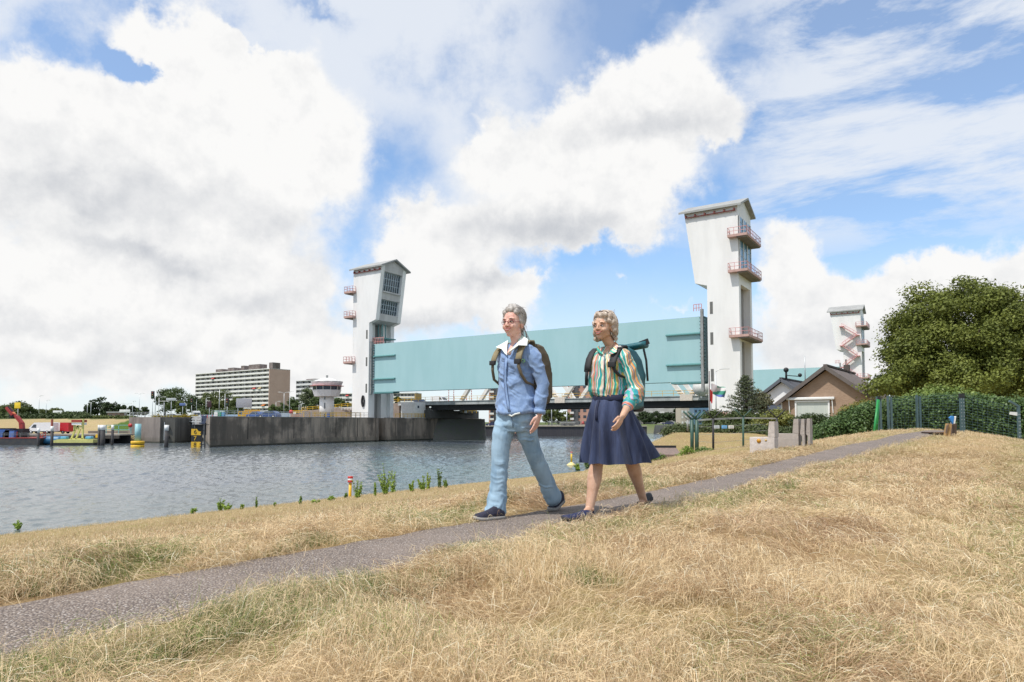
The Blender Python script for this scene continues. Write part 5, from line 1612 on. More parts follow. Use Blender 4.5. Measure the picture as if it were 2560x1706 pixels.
mb.build('wires', m_steel, wr)
for i, (px_, mt, lb) in enumerate(((1792, M('sign_pale_grey', (.55, .58, .60), .5), 'leftmost small pale grey sign on the wire fence'), (1811, M('sign_sky_blue', (.13, .38, .68), .5), 'middle small blue sign on the wire fence'), (1828, M('sign_cream', (.72, .69, .62), .5), 'rightmost small cream sign on the wire fence'))):
    c_ = at(px_, 1068, 32.8); r0 = thing('fence_sign', lb, 'sign', c_, 'small signs on the wire fence')
    mb = MB(); mb.rbox(c_.x - .13, c_.x + .13, c_.y - .01, c_.y + .01, c_.z - .075, c_.z + .075, .006); mb.build('plate', mt, r0)
    mb = MB()
    for k in range(2): mb.box(c_.x - .08, c_.x + .08, c_.y - .014, c_.y - .0125, c_.z + .02 - k * .05, c_.z + .035 - k * .05)
    mb.build('text_lines', M('text_faint', (.25, .33, .40), .6), r0)

# tall mesh fence before the hedge
HF = [(2199, 1081, 992, 36.5, .075, 'double fence post behind the bright green leaning frame', m_fgrey), (2226, 1075, 990, 37.0, .07, 'left post of the tall mesh gate before the hedge', m_fgrey), (2298, 1073, 988, 37.5, .08, 'right post of the tall mesh gate before the hedge', m_fgrey),
      (2407, 1075, 985, 36.0, .11, 'thickest slotted post before the hedge, near the small bench', m_fgrey), (2549, 1100, 1018, 34.0, .055, 'rightmost fence post with bent arm at the picture edge', m_fgrey)]
for f_ in HF:
    b = at(f_[0], f_[1], f_[3]); t_ = at(f_[0], f_[2], f_[3])
    r0 = thing('fence_post', f_[5], 'fence post', b, 'posts of the tall hedge fence')
    mb = MB()
    if f_[0] in (2226, 2298, 2199):
        mb.box(b.x - .13, b.x - .04, b.y - .05, b.y + .05, b.z - .6, t_.z); mb.box(b.x + .04, b.x + .13, b.y - .05, b.y + .05, b.z - .6, t_.z - .08)
    else:
        mb.box(b.x - f_[4], b.x + f_[4], b.y - .06, b.y + .06, b.z - .8, t_.z)
    mb.build('post', f_[6], r0)
    mb = MB(); mb.box(b.x - f_[4] * 1.1, b.x + f_[4] * 1.1, b.y - .07, b.y + .07, t_.z - .22, t_.z + .02)
    if f_[0] in (2407, 2199): mb.build('dark_cap', m_black, r0)
    if f_[0] in (2407, 2549):
        mb = MB(); z = b.z + .15
        while z < t_.z - .3:
            for s_ in (-1, 1): mb.box(b.x + s_ * f_[4] * .6 - .012, b.x + s_ * f_[4] * .6 + .012, b.y - .068, b.y - .061, z, z + .05)
            z += .18
        mb.build('bolts', m_galv, r0)
    if f_[0] == 2549:
        mb = MB(); mb.bar(t_, t_ + Vector((-.5, 0, .3)), .1); mb.build('bent_arm', m_fgrey, r0)
mf = thing('mesh_fence', 'tall fine mesh fence and gate in front of the long hedge', 'fence', at(2298, 1073, 37.5))
mb = MB()
pts = [(at(f_[0], f_[1], f_[3]), at(f_[0], f_[2] + 3, f_[3])) for f_ in HF[1:]]
for i in range(len(pts) - 1):
    (b0, t0_), (b1, t1_) = pts[i], pts[i + 1]
    for q in np.linspace(.04, 1.0, 13):
        mb.bar(b0.lerp(t0_, q), b1.lerp(t1_, q), .010)
    k = int((b1 - b0).length / .22)
    for j in range(1, k):
        mb.bar(b0.lerp(b1, j / k), t0_.lerp(t1_, j / k), .006)
mb.build('mesh_panels', m_fgrey, mf)
b = at(2187, 1093, 35.0); t_ = at(2199, 995, 35.0)
gf = thing('leaning_frame', 'bright green leaning A-shaped frame left of the hedge fence', 'frame', b)
mb = MB(); mb.tube([at(2184, 1094, 34.6), at(2195, 1000, 35.2)], .06, 8); mb.build('leg', M('bright_green_paint', (.02, .25, .06), .4), gf)
mb = MB(); mb.tube([at(2191, 1091, 35.4), at(2197, 1000, 35.2)], .06, 8); mb.build('leg', M('bright_green_paint', (.02, .25, .06), .4), gf)
mb = MB(); mb.tube([at(2186, 1062, 34.8), at(2194, 1060, 35.3)], .035, 6); mb.build('cross_bar', M('bright_green_paint', (.02, .25, .06), .4), gf)
c_ = at(2539, 1035, 34)
sg = thing('fence_sign', 'small white tilted sign among the hedge leaves at the right edge', 'sign', c_)
mb = MB(); mb.add([c_ + Vector((-.3, 0, -.03)), c_ + Vector((.1, 0, -.10)), c_ + Vector((.12, 0, .08)), c_ + Vector((-.26, 0, .1)), c_ + Vector((-.3, .02, -.03)), c_ + Vector((.1, .02, -.10)), c_ + Vector((.12, .02, .08)), c_ + Vector((-.26, .02, .1))], [(0, 1, 2, 3), (7, 6, 5, 4), (0, 4, 5, 1), (1, 5, 6, 2), (2, 6, 7, 3), (3, 7, 4, 0)]); mb.build('plate', m_wht, sg)

# weathered bench end with a blue board
d = 27.0
b = at(2380, 1097, d)
bn = thing('wooden_bench', 'small weathered bench with plank seat and uprights at the path end', 'bench', b)
m_bw = M('bench_wood', (.20, .13, .09), .9, col2=(.10, .075, .06), scale=6, stretch=(1, 1, .3)); m_by = M('bench_wood_lit', (.40, .25, .10), .9, col2=(.28, .17, .08), scale=6)  # second wood is a lit copy, sunlight put into its lighter colour
def quad_bar(pts4, y0, y1, name, mat, parent):
    mb = MB(); v = [at(px, py, y0) for px, py in pts4] + [at(px, py, y0) + Vector((0, y1 - y0, 0)) for px, py in pts4]
    mb.add(v, [(0, 1, 2, 3), (7, 6, 5, 4), (0, 4, 5, 1), (1, 5, 6, 2), (2, 6, 7, 3), (3, 7, 4, 0)]); return mb.build(name, mat, parent)
quad_bar([(2336, 1081), (2364, 1080), (2363, 1083), (2338, 1084)], d, d + .9, 'seat', m_bw, bn)
quad_bar([(2341, 1084), (2362, 1083), (2362, 1094), (2344, 1092)], d + .1, d + .6, 'seat_box', M('bench_box', (.12, .11, .08), .9), bn)
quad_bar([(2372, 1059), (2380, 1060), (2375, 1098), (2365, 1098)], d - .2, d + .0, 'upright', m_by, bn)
quad_bar([(2368, 1064), (2373, 1060), (2367, 1084), (2365, 1084)], d - .25, d - .21, 'upright', m_bw, bn)
quad_bar([(2383, 1062), (2392, 1059), (2392, 1088), (2384, 1093)], d + .1, d + .35, 'upright', m_bw, bn)
bb2 = thing('blue_board', 'blue board with white edge standing on the bench upright', 'board', at(2380, 1060, d))
quad_bar([(2374, 1045), (2380, 1040), (2386, 1041), (2383, 1061), (2375, 1059)][:4], d - .1, d - .02, 'face', M('board_blue', (.04, .22, .55), .4), bb2)
quad_bar([(2386, 1043), (2391, 1041), (2388, 1060), (2384, 1059)], d - .08, d + .1, 'white_edge', m_wht, bb2)

# yellow marker post at the shore
d = EZ * FPX / (1250 - HOR) * .985; b = at(874, 1249, d)
mp_ = thing('marker_post', 'yellow marker post with red and white head at the near shore', 'marker post', b)
mb = MB(); mb.tube([b - Vector((0, 0, .6)), b + Vector((.03, 0, .95))], .055 * 1.6, 12); mb.build('post', M('marker_yellow', (.80, .46, .02), .45), mp_)
for z0, z1, mt in ((.98, 1.10, m_red), (1.103, 1.20, m_wht), (1.203, 1.33, m_red)):
    mb = MB(); mb.tube([b + Vector((.03, 0, z0)), b + Vector((.03, 0, z1))], .155, 16); mb.build('head_band', mt, mp_)
# ------------------------------------------------------------------ trees, hedges, weeds
def leaf_cloud(name, mat, parent, clumps, n, size, c1, c2, flat=.35, shell=.55, seed=0, up=.25, drape=0.0):
    """many small leaves gathered in clumps; clumps: rows of x y z rx ry rz"""
    g_ = np.random.default_rng(seed + 100)
    cl = np.asarray(clumps, float)
    wgt = cl[:, 3] * cl[:, 5]; wgt = wgt / wgt.sum()
    idx = g_.choice(len(cl), n, p=wgt)
    d = g_.normal(size=(n, 3)); d /= np.linalg.norm(d, axis=1, keepdims=True)
    r = shell + (1 - shell) * g_.random(n) ** .6
    r *= 1 + .22 * g_.normal(size=n)
    p = cl[idx, :3] + d * cl[idx, 3:6] * r[:, None]
    p[:, 2] -= drape * g_.random(n)
    nr_ = d * .8 + g_.normal(size=(n, 3)) * .55 + np.array([0, 0, up])
    nr_ /= np.linalg.norm(nr_, axis=1, keepdims=True)
    t_ = np.cross(nr_, g_.normal(size=(n, 3))); t_ /= np.linalg.norm(t_, axis=1, keepdims=True)
    b_ = np.cross(nr_, t_)
    s_ = size * (.6 + .8 * g_.random(n))[:, None]
    v = np.stack([p - t_ * s_ * .5, p + b_ * s_ * flat, p + t_ * s_ * .5 + nr_ * s_ * .12, p - b_ * s_ * flat], 1).reshape(-1, 3)
    q_ = np.arange(4 * n, dtype=np.int32).reshape(-1, 4)
    cb = g_.random(len(cl))
    f = np.clip(.5 * cb[idx] + .5 * g_.random(n), 0, 1)[:, None]
    col = (np.array(c1) * (1 - f) + np.array(c2) * f) * (.8 + .4 * g_.random(n))[:, None]
    col = np.repeat(col, 4, 0)
    return np_mesh(name, v, q_, mat, parent, col=col)

m_leaf = foliage_mat('tree_leaves', 1.0, .6, .22)
m_leaf2 = foliage_mat('hedge_leaves', 1.0, .45, .2)
m_bark = M('bark', (.09, .065, .045), .95, col2=(.05, .038, .028), scale=5, stretch=(1, 1, .3))
m_core = M('hedge_dark_core', (.03, .032, .018), .95, col2=(.018, .022, .012), scale=3)

def crown_clumps(c, rx, ry, rz, n, cr, seed, bottom=-.35):
    g_ = np.random.default_rng(seed)
    out = []
    while len(out) < n:
        d = g_.normal(size=3); d /= np.linalg.norm(d)
        if d[2] < bottom: continue
        k = .55 + .42 * g_.random() ** .5
        k *= 1 + .10 * math.sin(3 * math.atan2(d[1], d[0]) + seed) + .06 * math.sin(7 * d[2] + seed * 2)
        r_ = cr * (.6 + .8 * g_.random())
        out.append((c[0] + d[0] * rx * k, c[1] + d[1] * ry * k, c[2] + d[2] * rz * k, r_, r_, r_ * .62))
    return out

def tree(name, label, px, pyb, pyt, hwpx, d, c1, c2, group='trees on the far bank', n=2200, ncl=46, seed=1, trunk=.25, zb=None, ry=None, lsz=None, cr=None):
    base = at(px, pyb, d); top = at(px, pyt, d)
    zb = base.z if zb is None else zb
    hw = hwpx / FPX * d; H = top.z - zb
    root = thing(name, label, 'tree', (base.x, d, zb), group)
    cz = zb + H * (trunk * .6 + (1 - trunk * .6) / 2); rz = H * (1 - trunk * .6) / 2
    cl = crown_clumps((base.x, d, cz), hw, ry or hw, rz, ncl, cr or max(hw, rz) * .28, seed, -.7)
    leaf_cloud('crown', m_leaf, root, cl, n, lsz or max(.25, d * .0021), c1, c2, seed=seed)
    mb = MB()
    mb.tube([(base.x, d, zb - .3), (base.x + .1, d, cz - rz * .4), (base.x, d, cz + rz * .3)], [hw * .09 + .08, hw * .06 + .05, .04], 8)
    for k in range(5):
        a = k * 1.26 + seed
        mb.tube([(base.x, d, cz - rz * .5 + k * .1), (base.x + math.cos(a) * hw * .55, d + math.sin(a) * hw * .5, cz + rz * .15 + .1 * k)], [hw * .045 + .03, .03], 6)
    mb.build('trunk', m_bark, root)
    return root
gA, gB = (.055, .085, .025), (.10, .135, .045)       # mid green
dA, dB = (.030, .050, .020), (.055, .080, .030)      # dark
yA, yB = (.10, .135, .035), (.17, .19, .06)
FT = [
    (45, 1046, 1007, 30, 330, gA, yB, 'broad light green tree behind the red crane boom'), (12, 1046, 1019, 22, 320, gA, yB, 'lower round tree at the left picture edge'),
    (74, 1046, 1020, 18, 335, gA, gB, 'tree right of the yellow board, sloping down to the gap'), (105, 1046, 1024, 16, 340, gA, yB, 'low olive tree behind the lamp posts above the white van'),
    (138, 1046, 1023, 16, 345, gA, yB, 'low tree behind the white direction board'), (166, 1046, 1031, 18, 360, dA, gB, 'small far tree right of the white direction board'),
    (192, 1046, 1032, 20, 360, dA, gB, 'low far trees left of the dark round trees'),
    (222, 1046, 1008, 9, 270, dA, dB, 'narrow dark tree left of the dark round pair'), (243, 1046, 994, 21, 275, dA, dB, 'tall dark round tree left of the lock'),
    (268, 1046, 1006, 14, 270, dA, dB, 'dark tree leaning on the tall dark round one'), (286, 1046, 1007, 12, 268, dA, dB, 'rightmost dark tree before the brick shed'),
    (309, 1044, 1013, 7, 300, dA, dB, 'tiny round far tree above the white and red board'), (326, 1044, 1012, 9, 300, dA, dB, 'small dark far tree left of the lock head poles'),
    (343, 1044, 1020, 8, 310, dA, gB, 'far tree just above the lock head corner'), (362, 1044, 1018, 8, 300, dA, gB, 'little far tree left of the black traffic light'),
    (412, 1044, 970, 20, 262, dA, gB, 'left half of the large tree left of the flats'), (443, 1044, 963, 28, 258, gA, gB, 'tallest round tree left of the flats'),
    (452, 1044, 1002, 10, 240, yA, yB, 'light green young tree before the large round tree'), (487, 1044, 990, 18, 330, dA, gB, 'dark tree at the left foot of the flats'),
    (514, 1044, 982, 26, 340, gA, yB, 'light green tree before the flats, left of the mast'), (556, 1044, 976, 28, 345, gA, yB, 'broad tree before the middle of the flats'),
    (590, 1044, 990, 16, 330, gA, yB, 'tree behind the grey sign board back'), (684, 1044, 1013, 10, 260, yA, gB, 'small bush tree before the brown end wall, left'),
    (707, 1044, 1009, 12, 250, gA, gB, 'small bush tree before the brown end wall, right'), (731, 1040, 993, 12, 330, gA, gB, 'tree in the gap right of the flats'),
    (770, 1038, 975, 18, 320, gA, (.20, .22, .13), 'greyish tree before the white slab flats'), (742, 1038, 1003, 12, 310, gA, gB, 'low tree before the white slab flats'),
    (788, 1038, 990, 12, 300, gA, gB, 'tree just left of the control tower shaft'), (845, 1036, 992, 12, 300, gA, gB, 'tree right of the control tower shaft'),
    (863, 1036, 1003, 12, 290, gA, yB, 'bushy tree beside the left white tower'), (993, 1012, 992, 9, 240, gA, gB, 'small tree behind the bridge rail, right of the tower foot'),
    (1372, 1066, 1018, 16, 300, gA, yB, 'olive tree on the far quay left of the pale masts'), (1396, 1066, 1022, 14, 310, gA, gB, 'tree on the far quay between the pale masts'),
    (1418, 1066, 1030, 10, 300, yA, yB, 'light bush on the far quay beside the pink flats'),
    (1610, 1062, 1030, 22, 420, dA, dB, 'dark tree row under the bridge, left piece'), (1640, 1062, 1031, 22, 410, dA, dB, 'dark tree row under the bridge, middle piece'),
    (1672, 1062, 1033, 22, 400, dA, dB, 'dark tree row under the bridge, right piece'), (1694, 1050, 1019, 7, 400, dA, dB, 'pointed dark tree between the flats under the bridge'),
]
for i, (px, pyb, pyt, hw, d, a, b, lb) in enumerate(FT):
    tree('distant_tree', lb, px, pyb, pyt, hw, d, a, b, n=1500 if hw < 15 else 2600, ncl=26 if hw < 15 else 44, seed=i + 3, trunk=.12)
# long low hedges on the far dike
def hedge_line(name, label, pa, da, pb, db, z0, z1, n, c1, c2, mat=None, th=1.2, sz=.5, seed=0, cat='hedge'):
    a = along(pa, da, 0); b = along(pb, db, 0); L = (b - a).length; k = int(L / (z1 - z0) / .55) + 2
    g_ = np.random.default_rng(seed)
    cl = []
    for i in range(k):
        p = a.lerp(b, i / (k - 1)); h = (z1 - z0) * (.75 + .35 * g_.random())
        cl.append((p.x, p.y + (g_.random() - .5) * th, z0 + h * .5, h * .62, th, h * .55))
    o = leaf_cloud(name, mat or m_leaf, None, cl, n, sz, c1, c2, seed=seed)
    return tag(o, label, cat)
hedge_line('far_hedge', 'long dark green hedge along the far left dike crest', -40, 215, 215, 205, EZ + .6, EZ + 2.6, 9000, dA, gB, th=1.5, sz=.55, seed=4)
hedge_line('far_hedge', 'hedge strip between the dark trees and the lock', 210, 210, 335, 205, EZ + .9, EZ + 2.0, 3500, gA, yB, th=1.5, sz=.5, seed=5)
hedge_line('flower_strip', 'yellow flowering strip behind the lock head and red white planks', 385, 185, 492, 180, EZ + .8, EZ + 1.9, 3200, yA, (.45, .30, .04), th=1.0, sz=.35, seed=6, cat='flower bed')
hedge_line('far_hedge', 'green shrubs below the light blue barrier before the flats', 500, 210, 590, 205, EZ + 1.2, EZ + 4.0, 3000, gA, gB, th=1.5, sz=.5, seed=7)
hs = along(283, 250, 0); block(268, 298, 250, EZ + 3.4, 5.4, 5, m_brickw, 1, 2, 'small brick shed beside the dark round trees', None, name='brick_shed', cat='shed')

# the big tree on the right
bt = at(2430, 1060, 58)
root = thing('broad_tree', 'huge dense olive green tree rising behind the hedge at right', 'tree', (bt.x, 58, 3.4))
cl = []
def crown_px(cx, cy, rxp, rzp, d, n, cr, seed, ryk=.8):
    c = at(cx, cy, d); return crown_clumps((c.x, c.y, c.z), rxp / FPX * d, rxp / FPX * d * ryk, rzp / FPX * d, n, cr, seed, -.75)
cl += crown_px(2414, 868, 184, 158, 58, 190, 1.15, 1)
cl += crown_px(2345, 902, 110, 98, 57, 80, 1.0, 2)
cl += crown_px(2572, 900, 165, 122, 59, 120, 1.15, 3)
cl += crown_px(2284, 922, 44, 78, 57, 30, .9, 5)
cl += crown_px(2400, 960, 215, 60, 56, 60, 1.0, 4)
leaf_cloud('crown', m_leaf, root, cl, 190000, .22, (.085, .110, .022), (.20, .225, .045), shell=.5, seed=9, flat=.30, up=.5, drape=.12)
mb = MB()
mb.tube([(bt.x, 58, 3.2), (bt.x + .1, 58, 7.5), (bt.x, 58, 12)], [.55, .42, .15], 10)
for k in range(14):
    a = k * 2.4; r_ = 3.2 + (k % 4)
    mb.tube([(bt.x, 58, 5.2 + k * .35), (bt.x + math.cos(a) * r_ * .5, 58 + math.sin(a) * r_ * .5, 7.5 + k * .4), (bt.x + math.cos(a) * r_, 58 + math.sin(a) * r_, 8.6 + k * .45)], [.22, .13, .05], 6)
mb.build('trunk', m_bark, root)
tree('slim_tree', 'slim dark tree peeking left of the huge tree', 2202, 1010, 938, 13, 75, dA, gB, group=None, n=1800, ncl=24, seed=77, trunk=.1, lsz=.25)

# main hedge, shaped by its top line
def hedge_px(name, label, prof, c1, c2, n, sz, th, cr, seed, top=None, mat=None):
    """prof: rows of px, py top, py bottom, distance"""
    g_ = np.random.default_rng(seed); cl = []; core = MB()
    P_ = np.array(prof, float); xs = np.linspace(P_[0, 0], P_[-1, 0], int((P_[-1, 0] - P_[0, 0]) / (cr * .55 / P_[:, 3].mean() * FPX)) + 2)
    for x in xs:
        yt = np.interp(x, P_[:, 0], P_[:, 1]); yb = np.interp(x, P_[:, 0], P_[:, 2]); d = np.interp(x, P_[:, 0], P_[:, 3])
        a = at(x, yb, d); b = at(x, yt, d); hgt = b.z - a.z
        k = max(1, int(hgt / (cr * .6)))
        for i in range(k):
            for s_ in range(2):
                z = a.z + hgt * (i + .5) / k + (g_.random() - .5) * cr * .5
                r_ = cr * (.7 + .6 * g_.random())
                z = min(z, b.z - r_ * .85)
                cl.append((a.x + (g_.random() - .5) * cr, d + s_ * th * .6 + (g_.random() - .4) * cr * .7, z, r_, r_, r_ * .8))
    base = at(P_[0, 0], P_[0, 2], P_[0, 3])
    root = thing(name, label, 'hedge' if 'hedge' in name else 'shrub', base)
    leaf_cloud('foliage', mat or m_leaf2, root, cl, n, sz, c1, c2, shell=.5, seed=seed, up=.3)
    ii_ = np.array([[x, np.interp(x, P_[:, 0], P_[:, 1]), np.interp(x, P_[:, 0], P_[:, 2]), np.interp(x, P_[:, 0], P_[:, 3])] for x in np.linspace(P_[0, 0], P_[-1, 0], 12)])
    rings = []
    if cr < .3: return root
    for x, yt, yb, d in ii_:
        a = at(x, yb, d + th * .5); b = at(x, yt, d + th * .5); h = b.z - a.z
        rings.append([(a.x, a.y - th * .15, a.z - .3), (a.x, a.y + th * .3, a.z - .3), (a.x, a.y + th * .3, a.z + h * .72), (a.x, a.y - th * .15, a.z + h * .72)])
    core.loft(rings, smooth=False); core.build('dark_core', m_core, root)  # plain dark box put inside the leaves, so gaps read dark
    return root
hA, hB = (.05, .095, .03), (.13, .20, .065)
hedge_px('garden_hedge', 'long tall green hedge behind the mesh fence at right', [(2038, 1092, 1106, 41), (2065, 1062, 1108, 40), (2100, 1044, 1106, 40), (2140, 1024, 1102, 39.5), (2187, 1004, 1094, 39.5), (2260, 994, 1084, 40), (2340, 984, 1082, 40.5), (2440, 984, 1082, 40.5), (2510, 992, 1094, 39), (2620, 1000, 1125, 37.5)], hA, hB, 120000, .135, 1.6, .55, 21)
hedge_px('shrub_border', 'bright green overgrown shrubs rising above the long hedge', [(2205, 1014, 1040, 44), (2250, 1002, 1040, 44.5), (2300, 984, 1040, 45), (2362, 962, 1040, 45), (2430, 978, 1040, 45), (2500, 994, 1040, 44), (2620, 1004, 1040, 43)], (.11, .16, .03), (.24, .31, .075), 45000, .17, 1.6, .7, 22)
hedge_px('yellowish_shrub', 'yellow green shrub on the hedge top below the brick house roof', [(2124, 1018, 1034, 46), (2150, 1004, 1032, 46), (2190, 998, 1030, 46), (2222, 1000, 1030, 46)], (.14, .14, .03), (.26, .22, .05), 9000, .15, 1.0, .5, 23)
hedge_px('dark_shrub', 'rounded dark shrub below the big window of the brick house', [(1998, 1050, 1080, 47), (2015, 1036, 1085, 47), (2045, 1033, 1085, 47), (2070, 1040, 1085, 46)], (.03, .05, .015), (.07, .095, .03), 12000, .14, 1.4, .55, 24)
hedge_px('low_hedge', 'ragged low hedge along the top of the dry bank', [(1676, 1066, 1074, 51), (1700, 1060, 1080, 50.5), (1740, 1064, 1082, 50), (1780, 1060, 1086, 49), (1830, 1061, 1084, 48), (1880, 1062, 1086, 47), (1930, 1066, 1090, 45), (1990, 1070, 1100, 43), (2040, 1082, 1106, 42)], (.045, .065, .022), (.11, .135, .05), 42000, .15, 1.6, .55, 25)
hedge_px('olive_shrub', 'yellow green shrub before the dark garage door', [(1902, 1048, 1058, 58), (1925, 1036, 1058, 58), (1948, 1022, 1058, 57), (1962, 1026, 1058, 56), (1975, 1044, 1058, 56)], (.13, .145, .03), (.24, .24, .07), 9000, .17, 1.4, .6, 26)
hedge_px('dark_green_shrub', 'dark shrubs at the foot of the conifer beside the white house', [(1822, 1048, 1062, 62), (1845, 1028, 1062, 62), (1872, 1030, 1062, 62), (1898, 1034, 1062, 62)], (.035, .055, .015), (.085, .11, .03), 11000, .2, 1.5, .7, 27)
hedge_px('round_shrub', 'round green shrub left of the pink flowers by the right tower', [(1768, 1040, 1058, 66), (1785, 1024, 1058, 66), (1797, 1028, 1058, 66)], (.05, .075, .02), (.11, .14, .045), 4500, .2, 1.3, .6, 28)
hedge_px('pink_flower_shrub', 'pink and white flowering shrub before the right tower foot', [(1798, 1034, 1056, 68), (1812, 1026, 1056, 68), (1824, 1030, 1056, 68)], (.45, .20, .18), (.60, .50, .42), 2600, .16, 1.0, .5, 29)
# conifer beside the tower
d = 64; b = at(1865, 1050, d); t_ = at(1867, 940, d)
cf = thing('conifer', 'dark open conifer with uneven branches before the right tower', 'tree', b)
g_ = np.random.default_rng(5); cl = []; mb = MB()
mb.tube([b - Vector((0, 0, .4)), t_], [.16, .02], 8)
H = t_.z - b.z
for k in range(70):
    q = (k + .5) / 70; a = k * 2.4; L = (1 - q) ** .75 * 1.75 * (.65 + .6 * g_.random()) + .12
    z = b.z + .3 + q * (H - .3); e = Vector((b.x + math.cos(a) * L, b.y + math.sin(a) * L, z + L * .22))
    mb.tube([(b.x, b.y, z), e], [.035, .012], 5)
    for j in (.45, .7, .95):
        p_ = Vector((b.x, b.y, z)).lerp(e, j); cl.append((p_.x, p_.y, p_.z, .17 + .16 * L, .17 + .16 * L, .12))
mb.build('trunk', m_bark, cf)
leaf_cloud('crown', m_leaf, cf, cl, 6000, .16, (.05, .07, .035), (.13, .15, .08), shell=.2, seed=31, flat=.2)
tree('garden_tree', 'light open garden tree with pale blossoms right of the conifer', 1903, 1050, 975, 22, 66, (.08, .10, .04), (.22, .20, .12), group=None, n=2600, ncl=30, seed=41, trunk=.2, lsz=.17)
cl = []

def ground_hit(px, py):
    o = np.array([0, 0, EZ]); dv = np.array(ray(px, py)); t_ = np.concatenate([np.arange(1, 20, .02), np.arange(20, 120, .1)])
    P_ = o + dv * t_[:, None]; zz = ground_z(P_[:, 0], P_[:, 1], False)
    k = np.argmax(P_[:, 2] <= np.maximum(zz, 0.02)); return Vector(P_[k])
def weed(px, py, hpx, wpx, label, c1, c2, nst=4, seed=0, n=120):
    p = ground_hit(px, py); d = p.y; h = hpx / FPX * d; w_ = wpx / FPX * d
    g_ = np.random.default_rng(seed)
    root = thing('shore_weed', label, 'plant', p, 'weeds along the near shore')
    mb = MB(); cl = []
    for k in range(nst):
        a = g_.random() * 6.28; hh = h * (.55 + .45 * g_.random()) if k else h
        e = p + Vector((math.cos(a) * w_ * (.15 if k == 0 else .5), math.sin(a) * w_ * .3, hh))
        mid = p.lerp(e, .5) + Vector((0, 0, hh * .05))
        mb.tube([p - Vector((0, 0, .1)), mid, e], [.02, .014, .006], 5)
        for q in np.linspace(.12, 1, 9):
            c = p.lerp(e, q); r_ = w_ * (.30 - .2 * q) / (1 + .15 * nst) + .03
            cl.append((c.x, c.y, c.z, r_ * 1.2, r_ * 1.2, r_))
    mb.build('stems', M('weed_stem', (.12, .16, .04), .8), root)
    leaf_cloud('leaves', m_leaf2, root, cl, n * nst, max(.07, .0023 * d), c1, c2, shell=.15, seed=seed, flat=.3)
wA, wB = (.16, .26, .03), (.32, .42, .07); wC, wD = (.09, .15, .04), (.19, .26, .08)
WD = [(893, 1246, 42, 22, wA, wB, 'leafy weed close to the right of the yellow marker post', 5), (866, 1247, 14, 14, wC, wA, 'dark little weed at the foot of the yellow marker post', 3),
      (938, 1241, 34, 10, wA, wB, 'narrow upright weed left of the tallest one', 2), (963, 1238, 76, 34, wA, wB, 'tallest branching green weed on the near shore', 8),
      (984, 1233, 50, 20, wA, wB, 'side shoot weed right of the tallest one', 3), (1030, 1230, 26, 14, wA, wB, 'low bright weed, left of the pair before the slim ones', 4),
      (1056, 1227, 34, 26, wA, wB, 'bright yellow green bushy weed mid shore', 5), (1070, 1225, 40, 12, (.2, .28, .02), (.34, .4, .05), 'yellowest weed on the shore', 3),
      (1099, 1221, 46, 14, wC, wD, 'dark green upright weed nearest the first woman', 4), (1116, 1220, 20, 14, wA, wD, 'small weed just left of the first woman', 3),
      (551, 1277, 28, 16, wA, wB, 'bushy weed on the shore far left of the marker post', 4), (568, 1277, 16, 20, wA, wB, 'flat weed patch beside the far left bushy weed', 4),
      (604, 1274, 12, 9, wA, wB, 'small weed between bushy weed and thin stalks', 3), (641, 1271, 26, 5, wA, wD, 'thin stalk weed on the left shore', 2),
      (688, 1267, 10, 5, wA, wD, 'tiny weed midway along the left shore', 2), (750, 1262, 20, 8, wA, wD, 'thin weed left of the yellow marker post', 2),
      (786, 1259, 8, 26, wA, wB, 'flat weed tuft left of the yellow marker post', 3), (832, 1253, 12, 22, wA, wB, 'flat green tuft just left of the marker post', 4),
      (45, 1322, 18, 20, wA, wB, 'green tuft at the shore in the left corner', 4), (480, 1282, 10, 20, wA, wB, 'low green tuft on the left shore', 3),
      (1468, 1170, 34, 26, wC, wD, 'green weed between the yellow float and the bare leg', 5), (1445, 1176, 16, 18, wA, wB, 'low bright weed between the two women', 4)]
for i, (px, py, h, w_, a, b, lb, ns) in enumerate(WD):
    weed(px, py, h, w_, lb, a, b, ns, seed=60 + i)
hedge_px('shore_shrub', 'bright green shrub left of the thick green post pair', [(1702, 1134, 1146, 32), (1712, 1120, 1146, 32), (1722, 1112, 1142, 32), (1734, 1128, 1140, 32)], (.13, .20, .03), (.26, .34, .07), 1500, .07, .4, .16, 51)
hedge_px('shore_shrub', 'green shrub between the thick posts and the three signs', [(1744, 1128, 1140, 32), (1756, 1116, 1138, 32), (1766, 1122, 1136, 32), (1776, 1118, 1134, 32), (1788, 1130, 1134, 32)], (.09, .15, .03), (.20, .27, .08), 1900, .07, .4, .16, 52)
hedge_px('shore_shrub', 'low green plants under the brown plank stage', [(1630, 1138, 1150, 31.5), (1650, 1134, 1148, 31.5), (1664, 1140, 1148, 31.5)], (.08, .13, .03), (.16, .22, .06), 1400, .08, .5, .2, 53)
# ------------------------------------------------------------------ the two walkers
FWD = Vector((-.6, -.8, 0)); LFT = Vector((.8, -.6, 0)); UP = Vector((0, 0, 1))
class Walker:
    def __init__(s, ox, oy):
        s.O = Vector((ox, oy, float(ground_z(np.array([ox]), np.array([oy]), False)[0]) + .012))
    def p(s, l, f, z):
        return s.O + LFT * l + FWD * f + UP * z
    def j(s, px, py, l):
        """joint seen at a picture position, l metres to the walker's left"""
        o = Vector((0, 0, EZ)); d = ray(px, py)
        t = (l - LFT.dot(o - s.O)) / LFT.dot(d)
        return o + d * t
    def jf(s, px, py, f):
        """same, f metres ahead of the body's middle"""
        o = Vector((0, 0, EZ)); d = ray(px, py)
        t = (f - FWD.dot(o - s.O)) / FWD.dot(d)
        return o + d * t

